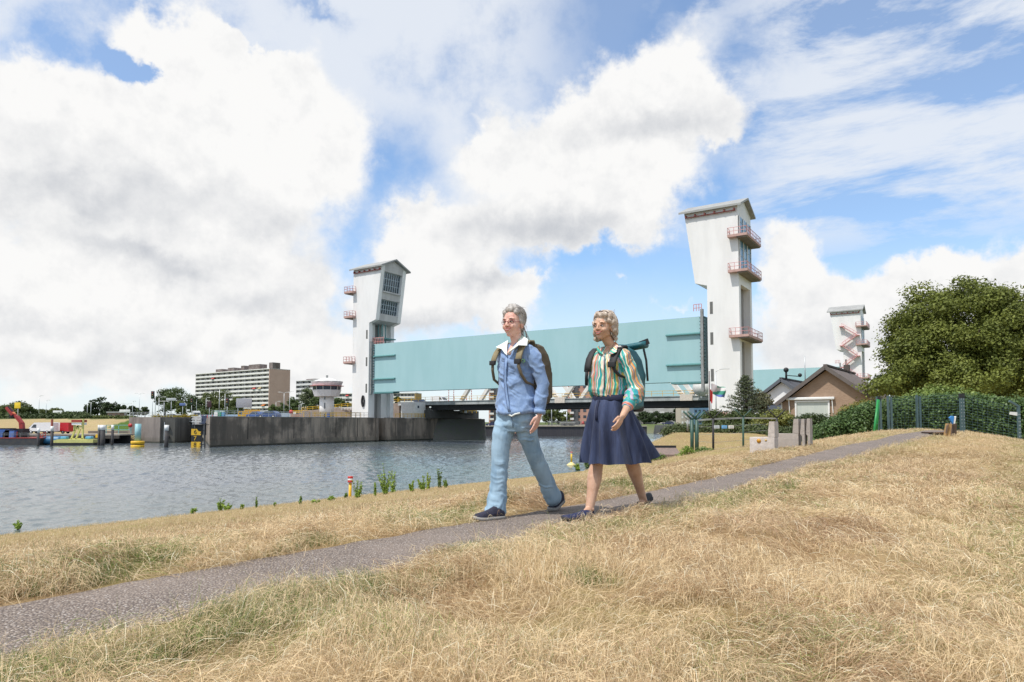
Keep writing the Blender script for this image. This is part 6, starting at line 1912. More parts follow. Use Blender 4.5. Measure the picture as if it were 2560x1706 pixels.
def organic(name, mb, voxel, mat, parent, smooth=4, disp=None, attr=None, sfac=.5):
    """fuse overlapping volumes into one continuous skin"""
    me = mb.mesh('tmp')
    o = bpy.data.objects.new('tmp', me); C.objects.link(o)
    r_ = o.modifiers.new('r', 'REMESH'); r_.mode = 'VOXEL'; r_.voxel_size = voxel; r_.use_smooth_shade = True
    if smooth:
        s_ = o.modifiers.new('s', 'SMOOTH'); s_.iterations = smooth; s_.factor = sfac
    bpy.context.view_layer.update()
    dg = bpy.context.evaluated_depsgraph_get()
    m2 = bpy.data.meshes.new_from_object(o.evaluated_get(dg))
    bpy.data.objects.remove(o); bpy.data.meshes.remove(me)
    m2.materials.clear()
    n_ = len(m2.vertices)
    co = np.empty(n_ * 3, np.float32); m2.vertices.foreach_get('co', co); co = co.reshape(-1, 3).astype(float)
    nm = np.empty(n_ * 3, np.float32); m2.vertices.foreach_get('normal', nm); nm = nm.reshape(-1, 3).astype(float)
    if disp is not None:
        co2 = co + nm * disp(co, nm)[:, None]
        m2.vertices.foreach_set('co', co2.astype(np.float32).ravel())
    if attr is not None:
        for k, v in attr(co, nm).items():
            a = m2.attributes.new(k, 'FLOAT', 'POINT'); a.data.foreach_set('value', v.astype(np.float32))
    m2.polygons.foreach_set('use_smooth', np.ones(len(m2.polygons), bool))
    m2.update()
    return link(name, m2, mat, parent)

def limb(mb, pts, rs, n=14):
    """tapering limb with rounded joints"""
    mb.tube(pts, rs, n)
    for p, r in zip(pts, rs): mb.ball(p, r, 12, 8)

def ringpts(c, a, b, drop=0.0, n=30, sq=2.0):
    out = []
    for k in range(n):
        t = 2 * math.pi * k / n
        ca, sa = math.cos(t), math.sin(t)
        e = 2 / sq
        l = a * (abs(ca) ** e) * (1 if ca >= 0 else -1); f = b * (abs(sa) ** e) * (1 if sa >= 0 else -1)
        out.append(c + LFT * l + FWD * f - UP * (drop * max(0, sa) ** 2))
    return out

def skin_mat(name, c1, c2):
    return M(name, c1, .48, col2=c2, scale=14, sub=.12, spec=.35, bump=.0006, bscale=90)
m_skin1 = skin_mat('skin_fair', (.72, .45, .36), (.62, .34, .27)); m_skin2 = skin_mat('skin_tanned', (.61, .385, .27), (.51, .30, .20))
m_lip = M('lips', (.50, .15, .13), .45); m_teeth = M('teeth', (.78, .74, .68), .3)
m_eye = M('eye_white', (.70, .68, .65), .2); m_iris = M('iris_dark', (.05, .045, .04), .2)

def head_shapes(mb, c, fd, s_=1.0):
    """skull, jaw, nose, ears; c is the middle of the head, fd the way the face looks"""
    f = fd.normalized(); l = UP.cross(f).normalized(); u = f.cross(l) * -1
    u = UP
    rot = Matrix((l, f, u)).transposed()
    P = lambda x, y, z: c + (l * x + f * y + u * z) * s_
    B = lambda x, y, z, r: mb.ball(P(x, y, z), [q * s_ for q in r] if hasattr(r, '__len__') else r * s_, 18, 12, rot)
    B(0, -.012, .030, (.074, .094, .088))          # skull
    B(0, .026, -.012, (.066, .062, .084))          # face
    B(0, .026, -.062, (.043, .052, .040))          # jaw
    B(0, .058, -.088, (.022, .021, .018))          # chin
    for sg in (-1, 1):
        B(sg * .036, .052, -.028, (.026, .030, .026))    # cheek
        B(sg * .030, .070, .030, (.026, .016, .010))     # brow
        B(sg * .043, .006, -.053, (.020, .036, .026))    # jaw corner
        B(sg * .074, -.012, -.012, (.009, .018, .030))   # ear
        B(sg * .0105, .094, -.026, (.009, .010, .008))   # nostril wing
    mb.tube([P(0, .080, .024), P(0, .091, .002), P(0, .100, -.020)], [.007 * s_, .008 * s_, .0105 * s_], 10)
    mb.ball(P(0, .099, -.021), .011 * s_, 10, 8)
    B(0, .082, -.053, (.026, .012, .016))          # mouth bulge
    return P, rot, l, f

def face_parts(P, rot, l, f, parent, s_=1.0, smile=1.0, brow=(.30, .26, .24)):
    for sg in (-1, 1):
        mb = MB(); mb.ball(P(sg * .031, .0745, .006), (.0130 * s_, .010 * s_, .0048 * s_), 12, 8, rot); e = mb.build('eye', m_eye, parent)
        mb = MB(); mb.ball(P(sg * .031 - .002, .0825, .0055), (.0064 * s_, .004 * s_, .0046 * s_), 10, 6, rot); mb.build('iris', m_iris, e)
        mb = MB(); mb.tube([P(sg * .046, .0735, .0075), P(sg * .038, .084, .0135), P(sg * .026, .0865, .0125), P(sg * .017, .083, .006)], .0022, 6); mb.build('eyelid', M('lid_line', (.20, .10, .08), .7), e)
        mb = MB(); mb.tube([P(sg * .050, .072, .026), P(sg * .036, .087, .0335), P(sg * .016, .090, .028)], [.002, .0034, .003], 6); mb.build('eyebrow', M('brow_hair_%d' % int(brow[0] * 100), brow, .8), parent)
    mb = MB()
    mb.tube([P(-.029, .078, -.044 + .004 * smile), P(-.016, .092, -.047), P(0, .096, -.0465), P(.016, .092, -.047), P(.029, .078, -.044 + .004 * smile)], [.002, .0036, .004, .0036, .002], 8)
    mb.build('upper_lip', m_lip, parent)
    mb = MB()
    mb.tube([P(-.026, .078, -.045), P(-.015, .090, -.0585), P(0, .094, -.0615), P(.015, .090, -.0585), P(.026, .078, -.045)], [.002, .004, .0048, .004, .002], 8)
    mb.build('lower_lip', m_lip, parent)
    mb = MB()
    mb.tube([P(-.021, .082, -.0475), P(-.010, .091, -.0525), P(.010, .091, -.0525), P(.021, .082, -.0475)], [.002, .0042, .0042, .002], 8)
    mb.build('teeth', m_teeth, parent)

def hand_shapes(mb, wrist, dirv_, palm_n, thumb_dir, curl=.5, s_=1.0, spread=.5):
    """palm and five separate fingers; palm_n points out of the palm"""
    d = dirv_.normalized(); n_ = (palm_n - d * palm_n.dot(d)).normalized(); t_ = d.cross(n_).normalized()
    if t_.dot(thumb_dir) < 0: t_ = -t_
    rot = Matrix((t_, n_, d)).transposed()
    mb.ball(wrist + d * .050 * s_, (.040 * s_, .014 * s_, .052 * s_), 14, 9, rot)
    mb.ball(wrist + d * .018 * s_, (.028 * s_, .016 * s_, .032 * s_), 12, 8, rot)
    for i, (off, L, r) in enumerate(((.030, .072, .0085), (.0105, .080, .0088), (-.0095, .074, .0084), (-.0285, .058, .0076))):
        b = wrist + d * (.088 - .004 * abs(i - 1)) * s_ + t_ * off * s_
        c_ = curl * (1 + .12 * i)
        pts = [b - d * .03 * s_]; dd = (d + t_ * (off * 1.2 * spread)).normalized(); p = b
        pts.append(p.copy())
        for k, fr in enumerate((.45, .32, .23)):
            dd = (dd + n_ * c_ * (.55 if k else .35)).normalized()
            p = p + dd * L * fr * s_; pts.append(p.copy())
        limb(mb, pts, [r * s_, r * s_, r * .96 * s_, r * .9 * s_, r * .78 * s_], 8)
    b = wrist + d * .030 * s_ + t_ * .026 * s_
    pts = [b - t_ * .012 * s_, b + (t_ * .014 + d * .022 + n_ * .010) * s_, b + (t_ * .017 + d * .050 + n_ * .020) * s_, b + (t_ * .012 + d * .074 + n_ * .028) * s_]
    limb(mb, pts, [.013 * s_, .0115 * s_, .0095 * s_, .008 * s_], 8)

def strap(name, pts, w_, th_, wdir, mat, parent):
    """flat band through points; wdir = direction of its width"""
    rings = []
    pts = [Vector(p) for p in pts]
    for i, p in enumerate(pts):
        d = (pts[min(i + 1, len(pts) - 1)] - pts[max(0, i - 1)]).normalized()
        wv_ = (Vector(wdir) - d * d.dot(Vector(wdir))).normalized(); n_ = d.cross(wv_).normalized()
        rings.append([p + wv_ * a * w_ / 2 + n_ * b * th_ / 2 for a, b in ((-1, -.6), (-.8, 1), (.8, 1), (1, -.6), (.8, -1), (-.8, -1))])
    mb = MB(); mb.loft(rings)
    return mb.build(name, mat, parent)

def folds(dirs, seed=0):
    """cloth creases: ridges running across v, spaced wl apart, uneven in length and depth"""
    def f(co, nm):
        h = np.zeros(len(co))
        for k, (v, wl, amp, sh) in enumerate(dirs):
            v = np.array(v, float); v /= np.linalg.norm(v)
            c1 = np.cross(v, [.3, .9, .1]); c1 /= np.linalg.norm(c1); c2 = np.cross(v, c1)
            t_ = co @ v; a_ = co @ c1; b_ = co @ c2
            w1 = (fbm(a_ + seed + k, b_ + 3 * k, 6.0, 3) - .5) * sh * .12
            n1 = vnoise((t_ + w1) / wl + 17 * k, (a_ * .8 + b_ * .6) / (wl * 3.2) + seed, 1.0)
            r1 = 1 - np.abs(2 * n1 - 1) * 2.2
            m1 = sstep(fbm(a_ * 1.0 + 5 * k, t_ + b_, 7.0, 2), .38, .62)
            h += amp * np.clip(r1, -.6, 1) * m1
        return h
    return f

def shoe(parent, heel, toe, z, mat, sole_mat, w_=.048, hgt=.085, name='shoe', tilt=0.0):
    """heel and toe are ground points; tilt lifts the heel"""
    heel = Vector(heel); toe = Vector(toe); d = (toe - heel); L = d.length; d.normalize()
    s_ = UP.cross(d).normalized()
    rings = []; n_ = 16
    for q, w2, h2, zz in ((0, .55, .60, .0), (.06, .8, .90, .0), (.2, .86, 1.0, .0), (.36, .86, .98, .0), (.5, .9, .78, .0), (.68, 1.0, .62, .0), (.85, .95, .48, .004), (.95, .7, .36, .010), (1.0, .35, .22, .016)):
        c_ = heel + d * (L * q) + UP * (zz + tilt * (1 - q) * L)
        rings.append([c_ + s_ * (w_ * w2 * math.cos(a)) + UP * (.012 + hgt * h2 * (max(0, math.sin(a)) ** .8) if math.sin(a) > 0 else 0.012) for a in np.linspace(0, 2 * math.pi, n_, endpoint=False)])
    mb = MB(); mb.loft(rings); sh = mb.build(name, mat, parent)
    rings = []
    for q, w2, zz in ((-.01, .5, .0), (.06, .86, 0), (.3, .88, 0), (.5, .92, 0), (.7, 1.06, 0), (.87, 1.0, .004), (.97, .7, .010), (1.02, .3, .016)):
        c_ = heel + d * (L * q) + UP * (zz + tilt * (1 - q) * L)
        rings.append([c_ + s_ * w_ * 1.05 * w2 * a + UP * b for a, b in ((-1, .0), (-1.03, .012), (-1, .026), (1, .026), (1.03, .012), (1, 0))])
    mb = MB(); mb.loft(rings); mb.build('sole', sole_mat, sh)
    return sh

# ---------------------------------------------------------------- first walker: blue shirt, jeans
A = Walker(.033, 5.64)
pa = thing('person', 'woman with tied grey hair and glasses walking in blue shirt and pale jeans', 'person', A.O, 'women walking on the path')
neck = A.jf(1292, 862, 0); hc = A.j(1287, 811, 0) + FWD * .02
shL, shR = A.jf(1330, 880, 0), A.jf(1254, 885, 0)
elL, wrL = A.j(1358, 962, .245), A.j(1349, 1034, .235)
elR = shR + Vector((0, 0, -.27)) - FWD * .16 - LFT * .03; wrR = elR + Vector((0, 0, -.24)) - FWD * .06
hpL, hpR = A.jf(1311, 1040, -.01), A.jf(1271, 1040, .01)
knL, anL = A.j(1341, 1148, .09), A.j(1386, 1246, .085)
knR, anR = A.j(1250, 1160, -.085), A.j(1243, 1277, -.085)
mb = MB()
face_dir = Vector((-.54, -.84, .0))
P, rot, l_, f_ = head_shapes(mb, hc, face_dir, 1.06)
limb(mb, [hc - UP * .06 - f_ * .02, neck + UP * .03, neck - UP * .05], [.050, .049, .058])
fr = Matrix((LFT, FWD, UP)).transposed()
chest = A.jf(1291, 905, 0); belly = A.jf(1290, 965, 0); pel = A.jf(1288, 1020, 0)
mb.ball(chest, (.135, .085, .15), 18, 12, fr); mb.ball(belly, (.125, .08, .16), 18, 12, fr); mb.ball(pel, (.135, .09, .12), 18, 12, fr)
mb.tube([neck + FWD * .035 - UP * .02, chest + FWD * .108 + UP * .05], [.035, .020], 10)
limb(mb, [neck - UP * .06, shL - UP * .03 - LFT * .02], [.045, .034]); limb(mb, [neck - UP * .06, shR - UP * .03 + LFT * .02], [.045, .034])
limb(mb, [shL - UP * .02, elL, wrL], [.036, .032, .024]); limb(mb, [shR - UP * .02, elR, wrR], [.036, .032, .024])
limb(mb, [hpL, knL, anL], [.072, .048, .034]); limb(mb, [hpR, knR, anR], [.072, .048, .034])
limb(mb, [anL, anL + FWD * .03 - UP * .03], [.030, .024]); limb(mb, [anR, anR + FWD * .06 - UP * .03], [.032, .024])
hd = (A.j(1338, 1072, .215) - wrL).normalized()
hand_shapes(mb, wrL, hd, -LFT * .6 + FWD * .1, FWD, .35, 1.06)
hand_shapes(mb, wrR, -UP + FWD * .1, LFT, FWD, .5, 1.0)
body = organic('body', mb, .0048, m_skin1, pa, 3)
face_parts(P, rot, l_, f_, pa, 1.06, 1.9)
# hair, swept back and tied
m_hair1 = M('hair_grey', (.46, .43, .40), .55, col2=(.22, .20, .185), scale=26, bump=.003, bscale=70, stretch=(1, 1, .5))
mb = MB()
B = lambda x, y, z, r: mb.ball(P(x, y, z), r, 16, 10, rot)
B(0, -.022, .052, (.082, .094, .080)); B(0, .026, .106, (.060, .046, .036)); B(-.005, -.010, .130, (.056, .056, .032)); B(.0, -.060, .100, (.066, .050, .050)); B(.03, .0, .115, (.046, .06, .030)); B(.025, -.045, .100, (.046, .046, .040)); B(0, -.07, .04, (.062, .050, .072))
B(.068, -.026, .034, (.020, .052, .056)); B(-.068, -.026, .034, (.020, .052, .056)); B(.045, .030, .088, (.030, .030, .030)); B(-.045, .030, .088, (.030, .030, .030)); B(0, -.105, -.01, (.032, .03, .045))
def hair_disp(co, nm):
    return .010 * (vnoise(co[:, 0] * 3 + co[:, 2], co[:, 1] * 3 + co[:, 2] * .6, 26) - .45) + .004 * (vnoise(co[:, 0], co[:, 2] + co[:, 1], 75) - .5)
hair = organic('hair', mb, .0045, m_hair1, pa, 3, hair_disp)
def strands(parent, mat, n, seed, start, end, r=.0012, jit=.012, wrap=None, wave=0.0):
    """thin locks of hair; wrap keeps them on the outside of the head"""
    g_ = np.random.default_rng(seed); mb = MB()
    for i in range(n):
        a = Vector(start(g_)); e = Vector(end(g_, a)); pts = []
        j1 = Vector(g_.normal(size=3) * jit); ph = g_.random() * 6; k_ = g_.uniform(.98, 1.08)
        for q in np.linspace(0, 1, 9):
            p = a.lerp(e, q) + j1 * math.sin(q * math.pi)
            if wrap is not None:
                c_, rot_, rr = wrap
                lo = rot_.transposed() @ (p - c_)
                m_ = math.sqrt((lo.x / rr[0]) ** 2 + (lo.y / rr[1]) ** 2 + (lo.z / rr[2]) ** 2) + 1e-6
                p = c_ + rot_ @ (lo * (k_ / m_ if m_ < 1.4 else 1))
                p += (rot_ @ Vector((math.sin(q * 9 + ph), math.cos(q * 8 + ph), math.sin(q * 11 + ph)))) * wave
            pts.append(p)
        mb.tube(pts, [r, r, r, r, r, r * .95, r * .85, r * .6, r * .3], 5, caps=False)
    return mb.build('loose_strands', mat, parent)
m_str1 = M('hair_strand_grey', (.62, .59, .56), .5, col2=(.34, .31, .29), scale=60)
def st_(g_):
    a = g_.uniform(-1.2, 1.2); b = g_.uniform(.15, 1.2)
    return P(math.sin(a) * .078 * math.cos(b * .4), .040 - .09 * g_.random(), .060 + .072 * math.cos(a))
strands(hair, m_str1, 800, 3, st_, lambda g_, a: P(g_.normal() * .02, -.112 + g_.normal() * .012, -.01 + g_.normal() * .03), .0013, .014, (P(0, -.018, .052), rot, (.089, .103, .098)), .003)
strands(hair, m_str1, 46, 4, lambda g_: P(g_.normal() * .03, .0 + g_.normal() * .035, .125), lambda g_, a: a + UP * (.012 * g_.random()) - f_ * (.05 + .03 * g_.random()) + l_ * g_.normal() * .02, .0009, .008)
strands(hair, m_str1, 40, 5, lambda g_: P(g_.normal() * .02, -.108, -.015), lambda g_, a: a - UP * (.10 + .10 * g_.random()) - f_ * (.03 + .05 * g_.random()) + l_ * g_.normal() * .02, .0016, .014)
# glasses
gl = MB()
for sg in (-1, 1):
    gl.tube([P(sg * .033 + .0215 * math.cos(a), .0925 - .004 * abs(math.cos(a)) - (.008 if sg * math.cos(a) > .5 else 0), .002 + .018 * math.sin(a)) for a in np.linspace(0, 2 * math.pi, 17)], .0017, 6, caps=False)
    gl.tube([P(sg * .0545, .084, .008), P(sg * .074, .03, .008), P(sg * .078, -.02, .0)], .0016, 6)
gl.tube([P(-.012, .094, .006), P(0, .099, .009), P(.012, .094, .006)], .0016, 6)
gl.build('glasses', M('glasses_red_metal', (.30, .07, .08), .3), pa)
# denim shirt
m_shirt1 = M('shirt_chambray', (.225, .335, .535), .85, col2=(.17, .265, .46), scale=30, sheen=.2, bump=.0008, bscale=220)
mb = MB()
def torso(W_, rows, n=30):
    return [ringpts(W_.jf(px, py, 0) if True else 0, a, b, dr, n) for (px, py, a, b, dr) in rows]
rows = [(1291, 1031, .186, .140, .012), (1290, 1012, .182, .134, 0), (1290, 985, .168, .120, 0), (1290, 955, .160, .116, 0), (1290, 925, .162, .121, 0), (1291, 900, .166, .121, 0), (1292, 884, .166, .106, .01), (1293, 873, .158, .096, .02), (1293, 864, .118, .080, .03), (1293, 857, .078, .062, .035)]
mb.loft(torso(A, rows))
limb(mb, [shL - LFT * .012, shL.lerp(elL, .5), elL, elL.lerp(wrL, .55), wrL + (elL - wrL) * .10], [.060, .054, .052, .047, .042])
limb(mb, [shR + LFT * .012, elR, wrR], [.060, .052, .040])
diag = folds([((.55, -.4, 1), .045, .011, 1.0), ((-.5, .3, 1), .06, .007, 1.0), ((.5, -.3, .9), .022, .004, 1.0)], 2)
shirt = organic('shirt', mb, .006, m_shirt1, pa, 5, diag)
m_placket = M('placket_dark', (.12, .18, .36), .85)
pts = [A.jf(px, py, f) for px, py, f in ((1267, 893, .122), (1264, 925, .130), (1264, 955, .126), (1267, 985, .130), (1271, 1012, .140), (1275, 1030, .148))]
strap('placket', [p + FWD * .004 for p in pts], .022, .004, LFT, m_shirt1, shirt)
strap('placket_edge', [p + FWD * .004 - LFT * .013 for p in pts], .004, .006, LFT, m_placket, shirt)
mb = MB(); mb.tube([wrL + (elL - wrL) * .12, wrL + (elL - wrL) * -.02], [.047, .046], 16); mb.build('cuff', m_shirt1, shirt)
# breast pocket ornament
mb = MB()
oc = A.jf(1309, 903, .118)
for k in range(7):
    mb.ball(oc + LFT * (.012 * math.cos(k * 2.4)) * (1 + k * .1) + UP * (.012 * math.sin(k * 2.4)) + FWD * .004, .006, 8, 6)
mb.build('brooch', M('brooch_green', (.08, .20, .10), .5), shirt)
# white inner shirt: collar and hem
m_coll = M('collar_white', (.74, .77, .74), .8, col2=(.66, .72, .68), scale=20)
def flap(name, pts3, mat, parent, th_=.004):
    mb = MB(); n_ = len(pts3); nrm = (pts3[1] - pts3[0]).cross(pts3[2] - pts3[0]).normalized() * th_
    mb.add([p for p in pts3] + [p + nrm for p in pts3], [tuple(range(n_)), tuple(range(2 * n_ - 1, n_ - 1, -1))] + [(i, n_ + i, n_ + (i + 1) % n_, (i + 1) % n_) for i in range(n_)])
    return mb.build(name, mat, parent)
J = lambda px, py, f: A.jf(px, py, f)
flap('collar', [J(1304, 838, -.02), J(1297, 853, .055), J(1268, 887, .142), J(1272, 880, .150), J(1296, 863, .130), J(1317, 864, .095), J(1319, 848, .03)], m_coll, pa)
flap('collar', [J(1269, 851, .03), J(1266, 866, .100), J(1266, 888, .140), J(1262, 884, .145), J(1254, 873, .125), J(1239, 868, .105), J(1252, 861, .05)], m_coll, pa)
flap('collar_lining', [J(1304, 838, -.015), J(1308, 846, .02), J(1297, 856, .06), J(1295, 851, .04)], M('lining_green', (.40, .62, .48), .8), pa)
strap('inner_shirt_hem', [J(1262, 1031, .135), J(1270, 1036, .142), J(1279, 1041, .146), J(1287, 1036, .140), J(1300, 1033, .125)], .014, .006, UP, m_coll, pa)
# jeans
m_jean = M('jeans_pale_denim', (.30, .43, .54), .85, col2=(.20, .31, .42), scale=9, bump=.0008, bscale=240, lo=.42, hi=.68, stretch=(1, 1, .35))
mb = MB()
mb.loft([ringpts(A.jf(px, py, 0), a, b, 0) for px, py, a, b in ((1288, 1012, .160, .112), (1287, 1035, .172, .122), (1287, 1062, .172, .125), (1287, 1080, .150, .11))])
limb(mb, [hpR - UP * .02, A.j(1255, 1092, -.085), A.j(1251, 1125, -.085), A.j(1249, 1160, -.085), A.j(1247, 1195, -.085), A.j(1245, 1232, -.085), A.j(1241, 1262, -.085), A.j(1239, 1279, -.085)], [.098, .084, .076, .069, .068, .072, .081, .087], 18)
limb(mb, [hpL - UP * .02, A.j(1320, 1092, .085), A.j(1330, 1122, .088), A.j(1341, 1150, .09), A.j(1360, 1190, .088), A.j(1374, 1225, .086), A.j(1383, 1244, .085)], [.098, .082, .073, .068, .068, .072, .075], 18)
jf_ = folds([((.1, 0, 1), .034, .0055, 1.0), ((.6, .2, 1), .05, .0045, 1.0), ((-.8, .2, .6), .06, .004, 1.0)], 5)
jeans = organic('jeans', mb, .006, m_jean, pa, 4, jf_)
strap('fly_seam', [J(1277, 1040, .128), J(1281, 1056, .128), J(1283, 1070, .118)], .006, .006, LFT, M('seam_blue', (.14, .22, .32), .85), jeans)
hem1 = A.j(1239, 1283, -.085)
# shoes
m_navy = M('shoe_navy', (.025, .025, .05), .8, col2=(.015, .015, .03), scale=30, bump=.001, bscale=200); m_sole = M('sole_grey', (.30, .29, .27), .8); m_soled = M('sole_dark', (.03, .03, .035), .8)
gA_ = lambda p: Vector((p.x, p.y, A.O.z))
def gpt(W_, px, py):
    o = Vector((0, 0, EZ)); d = ray(px, py); t = (W_.O.z - EZ) / d.z
    return o + d * t
heelR = gpt(A, 1259, 1297); toeR = heelR + (gpt(A, 1193, 1303) - heelR).normalized() * .27
shoe(pa, heelR, heelR + FWD * .06 * 0 + (toeR - heelR), 0, m_navy, m_sole, .047, .095)
toeL = gpt(A, 1377, 1281); heelL = toeL - (FWD * .9 + LFT * .1).normalized() * .21
shoe(pa, heelL, toeL, 0, m_navy, m_sole, .046, .10, tilt=.33)
# backpack
m_olive = M('pack_olive', (.145, .115, .070), .8, col2=(.10, .08, .05), scale=6, bump=.002, bscale=60); m_ol2 = M('strap_khaki', (.26, .215, .125), .8, col2=(.20, .16, .09), scale=20)
def pack(W_, name, label, px, pyt, pyb, l, f0, f1t, f1m, mat, parent_root):
    c0 = W_.jf(px, pyt, -.12); c1 = W_.jf(px, pyb, -.12); H = c0.z - c1.z
    base = W_.O + (c1 - W_.O); mb = MB(); rings = []
    for q, k, ff in ((0, .80, .70), (.05, .94, .9), (.3, 1.0, 1.0), (.6, 1.0, .96), (.82, .96, .78), (.95, .85, .55), (1.0, .62, .40)):
        fb_ = f0 + (f1m - f0) * ff
        ctr = W_.O + LFT * 0 + FWD * (-(f0 + fb_) / 2) ; ctr.z = c1.z + H * q
        rings.append([ctr + LFT * (l * k * (abs(math.cos(a)) ** .6) * (1 if math.cos(a) > 0 else -1)) + FWD * ((fb_ - f0) / 2 * (abs(math.sin(a)) ** .6) * (1 if math.sin(a) > 0 else -1)) for a in np.linspace(0, 2 * math.pi, 28, endpoint=False)])
    mb.loft(rings)
    return mb, c0, c1, H
bp1 = thing('backpack', 'olive brown backpack worn by the woman in the blue shirt', 'backpack', A.p(0, -.2, 1.0))
mb, c0, c1, H = pack(A, '', '', 1290, 862, 1014, .158, .10, .25, .37, m_olive, bp1)
organic('main_bag', mb, .008, m_olive, bp1, 3, folds([((0, 0, 1), .09, .006, 1.0)], 3))
mb = MB(); mb.rbox(-.10, .10, .0, .05, 0, .22, .02)
T = frame(A.p(0, -.355, c1.z - A.O.z + .06), LFT, -FWD)
mb = MB(T); mb.rbox(-.105, .105, -.02, .045, 0, .24, .02); mb.build('front_pocket', M('pack_olive_dark', (.10, .08, .055), .8), bp1)
zs_ = shL.z
def pl(l, f, z): return A.O + LFT * l + FWD * f + UP * (z - A.O.z)
def shoulder_strap(W_, sgn, l0, zt, rows, w_, mat, root, name='shoulder_strap'):
    pts = [W_.O + LFT * (sgn * l) + FWD * f + UP * (z - W_.O.z) for l, f, z in rows]
    return strap(name, pts, w_, .014, LFT, mat, root)
zt = A.jf(1325, 856, 0).z
shoulder_strap(A, 1, .11, zt, [(.09, -.13, zt - .10), (.10, -.11, zt - .02), (.115, -.06, zt + .018), (.118, .0, zt + .012), (.116, .05, zt - .02), (.114, .095, zt - .07), (.116, .120, zt - .12), (.118, .134, zt - .17)], .062, m_ol2, bp1)
shoulder_strap(A, 1, .11, zt, [(.122, .135, zt - .16), (.128, .134, zt - .21), (.140, .118, zt - .27), (.158, .075, zt - .33), (.168, -.05, zt - .36)], .026, m_olive, bp1, 'webbing')
zt2 = A.jf(1250, 862, 0).z
shoulder_strap(A, -1, .11, zt2, [(.09, -.13, zt - .10), (.10, -.11, zt - .02), (.118, -.06, zt + .012), (.120, .0, zt + .005), (.128, .05, zt - .03), (.135, .095, zt - .08), (.140, .118, zt - .13), (.142, .130, zt - .18)], .055, m_ol2, bp1)
shoulder_strap(A, -1, .11, zt2, [(.144, .130, zt - .17), (.150, .122, zt - .23), (.160, .09, zt - .30), (.165, 0, zt - .34)], .024, m_olive, bp1, 'webbing')
mb = MB(frame(pl(.117, .137, zt - .165), LFT, FWD)); mb.rbox(-.03, .03, -.008, .012, -.02, .02, .004); mb.build('buckle', m_black, bp1)
mb = MB(frame(pl(-.141, .134, zt - .165), LFT, FWD)); mb.rbox(-.028, .028, -.008, .012, -.018, .018, .004); mb.build('buckle', m_black, bp1)
for s_ in (1, -1):   # padded edge along the left strap
    pass

# ---------------------------------------------------------------- second walker: striped blouse, navy skirt
Bw = Walker(.822, 5.80)
pb = thing('person', 'woman with wavy blonde grey hair in striped blouse and flared navy skirt', 'person', Bw.O, 'women walking on the path')
neck = Bw.jf(1526, 872, 0); hc = Bw.j(1511, 820, 0) + FWD * .02
shL, shR = Bw.jf(1562, 890, 0), Bw.jf(1487, 895, 0)
elL, wrL = Bw.j(1590, 975, .235), Bw.j(1557, 1040, .245)
elR = shR + Vector((0, 0, -.25)) - FWD * .19 - LFT * .02; wrR = elR + Vector((0, 0, -.20)) + FWD * .02
hpL, hpR = Bw.jf(1541, 1040, -.01), Bw.jf(1504, 1040, .01)
knL, anL = Bw.j(1578, 1150, .085), Bw.j(1608, 1250, .085)
knR, anR = Bw.j(1491, 1165, -.08), Bw.j(1474, 1272, -.085)
mb = MB()
face_dir = Vector((-.60, -.80, 0))
P, rot, l_, f_ = head_shapes(mb, hc, face_dir, 1.0)
limb(mb, [hc - UP * .06 - f_ * .02, neck + UP * .03, neck - UP * .06], [.046, .045, .056])
chest = Bw.jf(1520, 915, 0); belly = Bw.jf(1520, 965, 0); pel = Bw.jf(1521, 1020, 0)
mb.ball(chest, (.13, .08, .14), 18, 12, fr); mb.ball(belly, (.115, .075, .16), 18, 12, fr); mb.ball(pel, (.13, .085, .12), 18, 12, fr)
mb.tube([neck + FWD * .03 - UP * .02, chest + FWD * .095 + UP * .075], [.036, .016], 10)
limb(mb, [neck - UP * .05, shL - LFT * .02], [.05, .043]); limb(mb, [neck - UP * .05, shR + LFT * .02], [.05, .043])
limb(mb, [shL, elL, elL.lerp(wrL, .35), wrL], [.040, .036, .038, .025]); limb(mb, [shR, elR, wrR], [.040, .034, .024])
limb(mb, [hpL, knL, knL.lerp(anL, .3), knL.lerp(anL, .62), anL], [.080, .062, .060, .043, .034], 16)
limb(mb, [hpR - FWD * .02, knR, knR.lerp(anR, .3), knR.lerp(anR, .62), anR], [.066, .056, .062, .046, .036], 16)
limb(mb, [anL, anL + FWD * .05 - UP * .03], [.032, .024]); limb(mb, [anR, anR + FWD * .09 - UP * .035], [.034, .024])
mb.ball(anR - UP * .005 + LFT * .03, .014); mb.ball(anL - UP * .005 + LFT * .028, .013)
hd = (Bw.j(1539, 1076, .235) - wrL).normalized()
hand_shapes(mb, wrL, hd, -LFT * .7 + FWD * .2, FWD, .42, 1.04)
hand_shapes(mb, wrR, -UP + FWD * .1, LFT, FWD, .5, 1.0)
organic('body', mb, .0048, m_skin2, pb, 3)
face_parts(P, rot, l_, f_, pb, 1.0, 1.3, (.26, .18, .12))
mb = MB(); mb.tube([P(.074, -.01, -.040), P(.075, -.01, -.072)], .0028, 6); mb.build('earring', M('earring_pale', (.75, .70, .62), .2, metal=.4), pb)
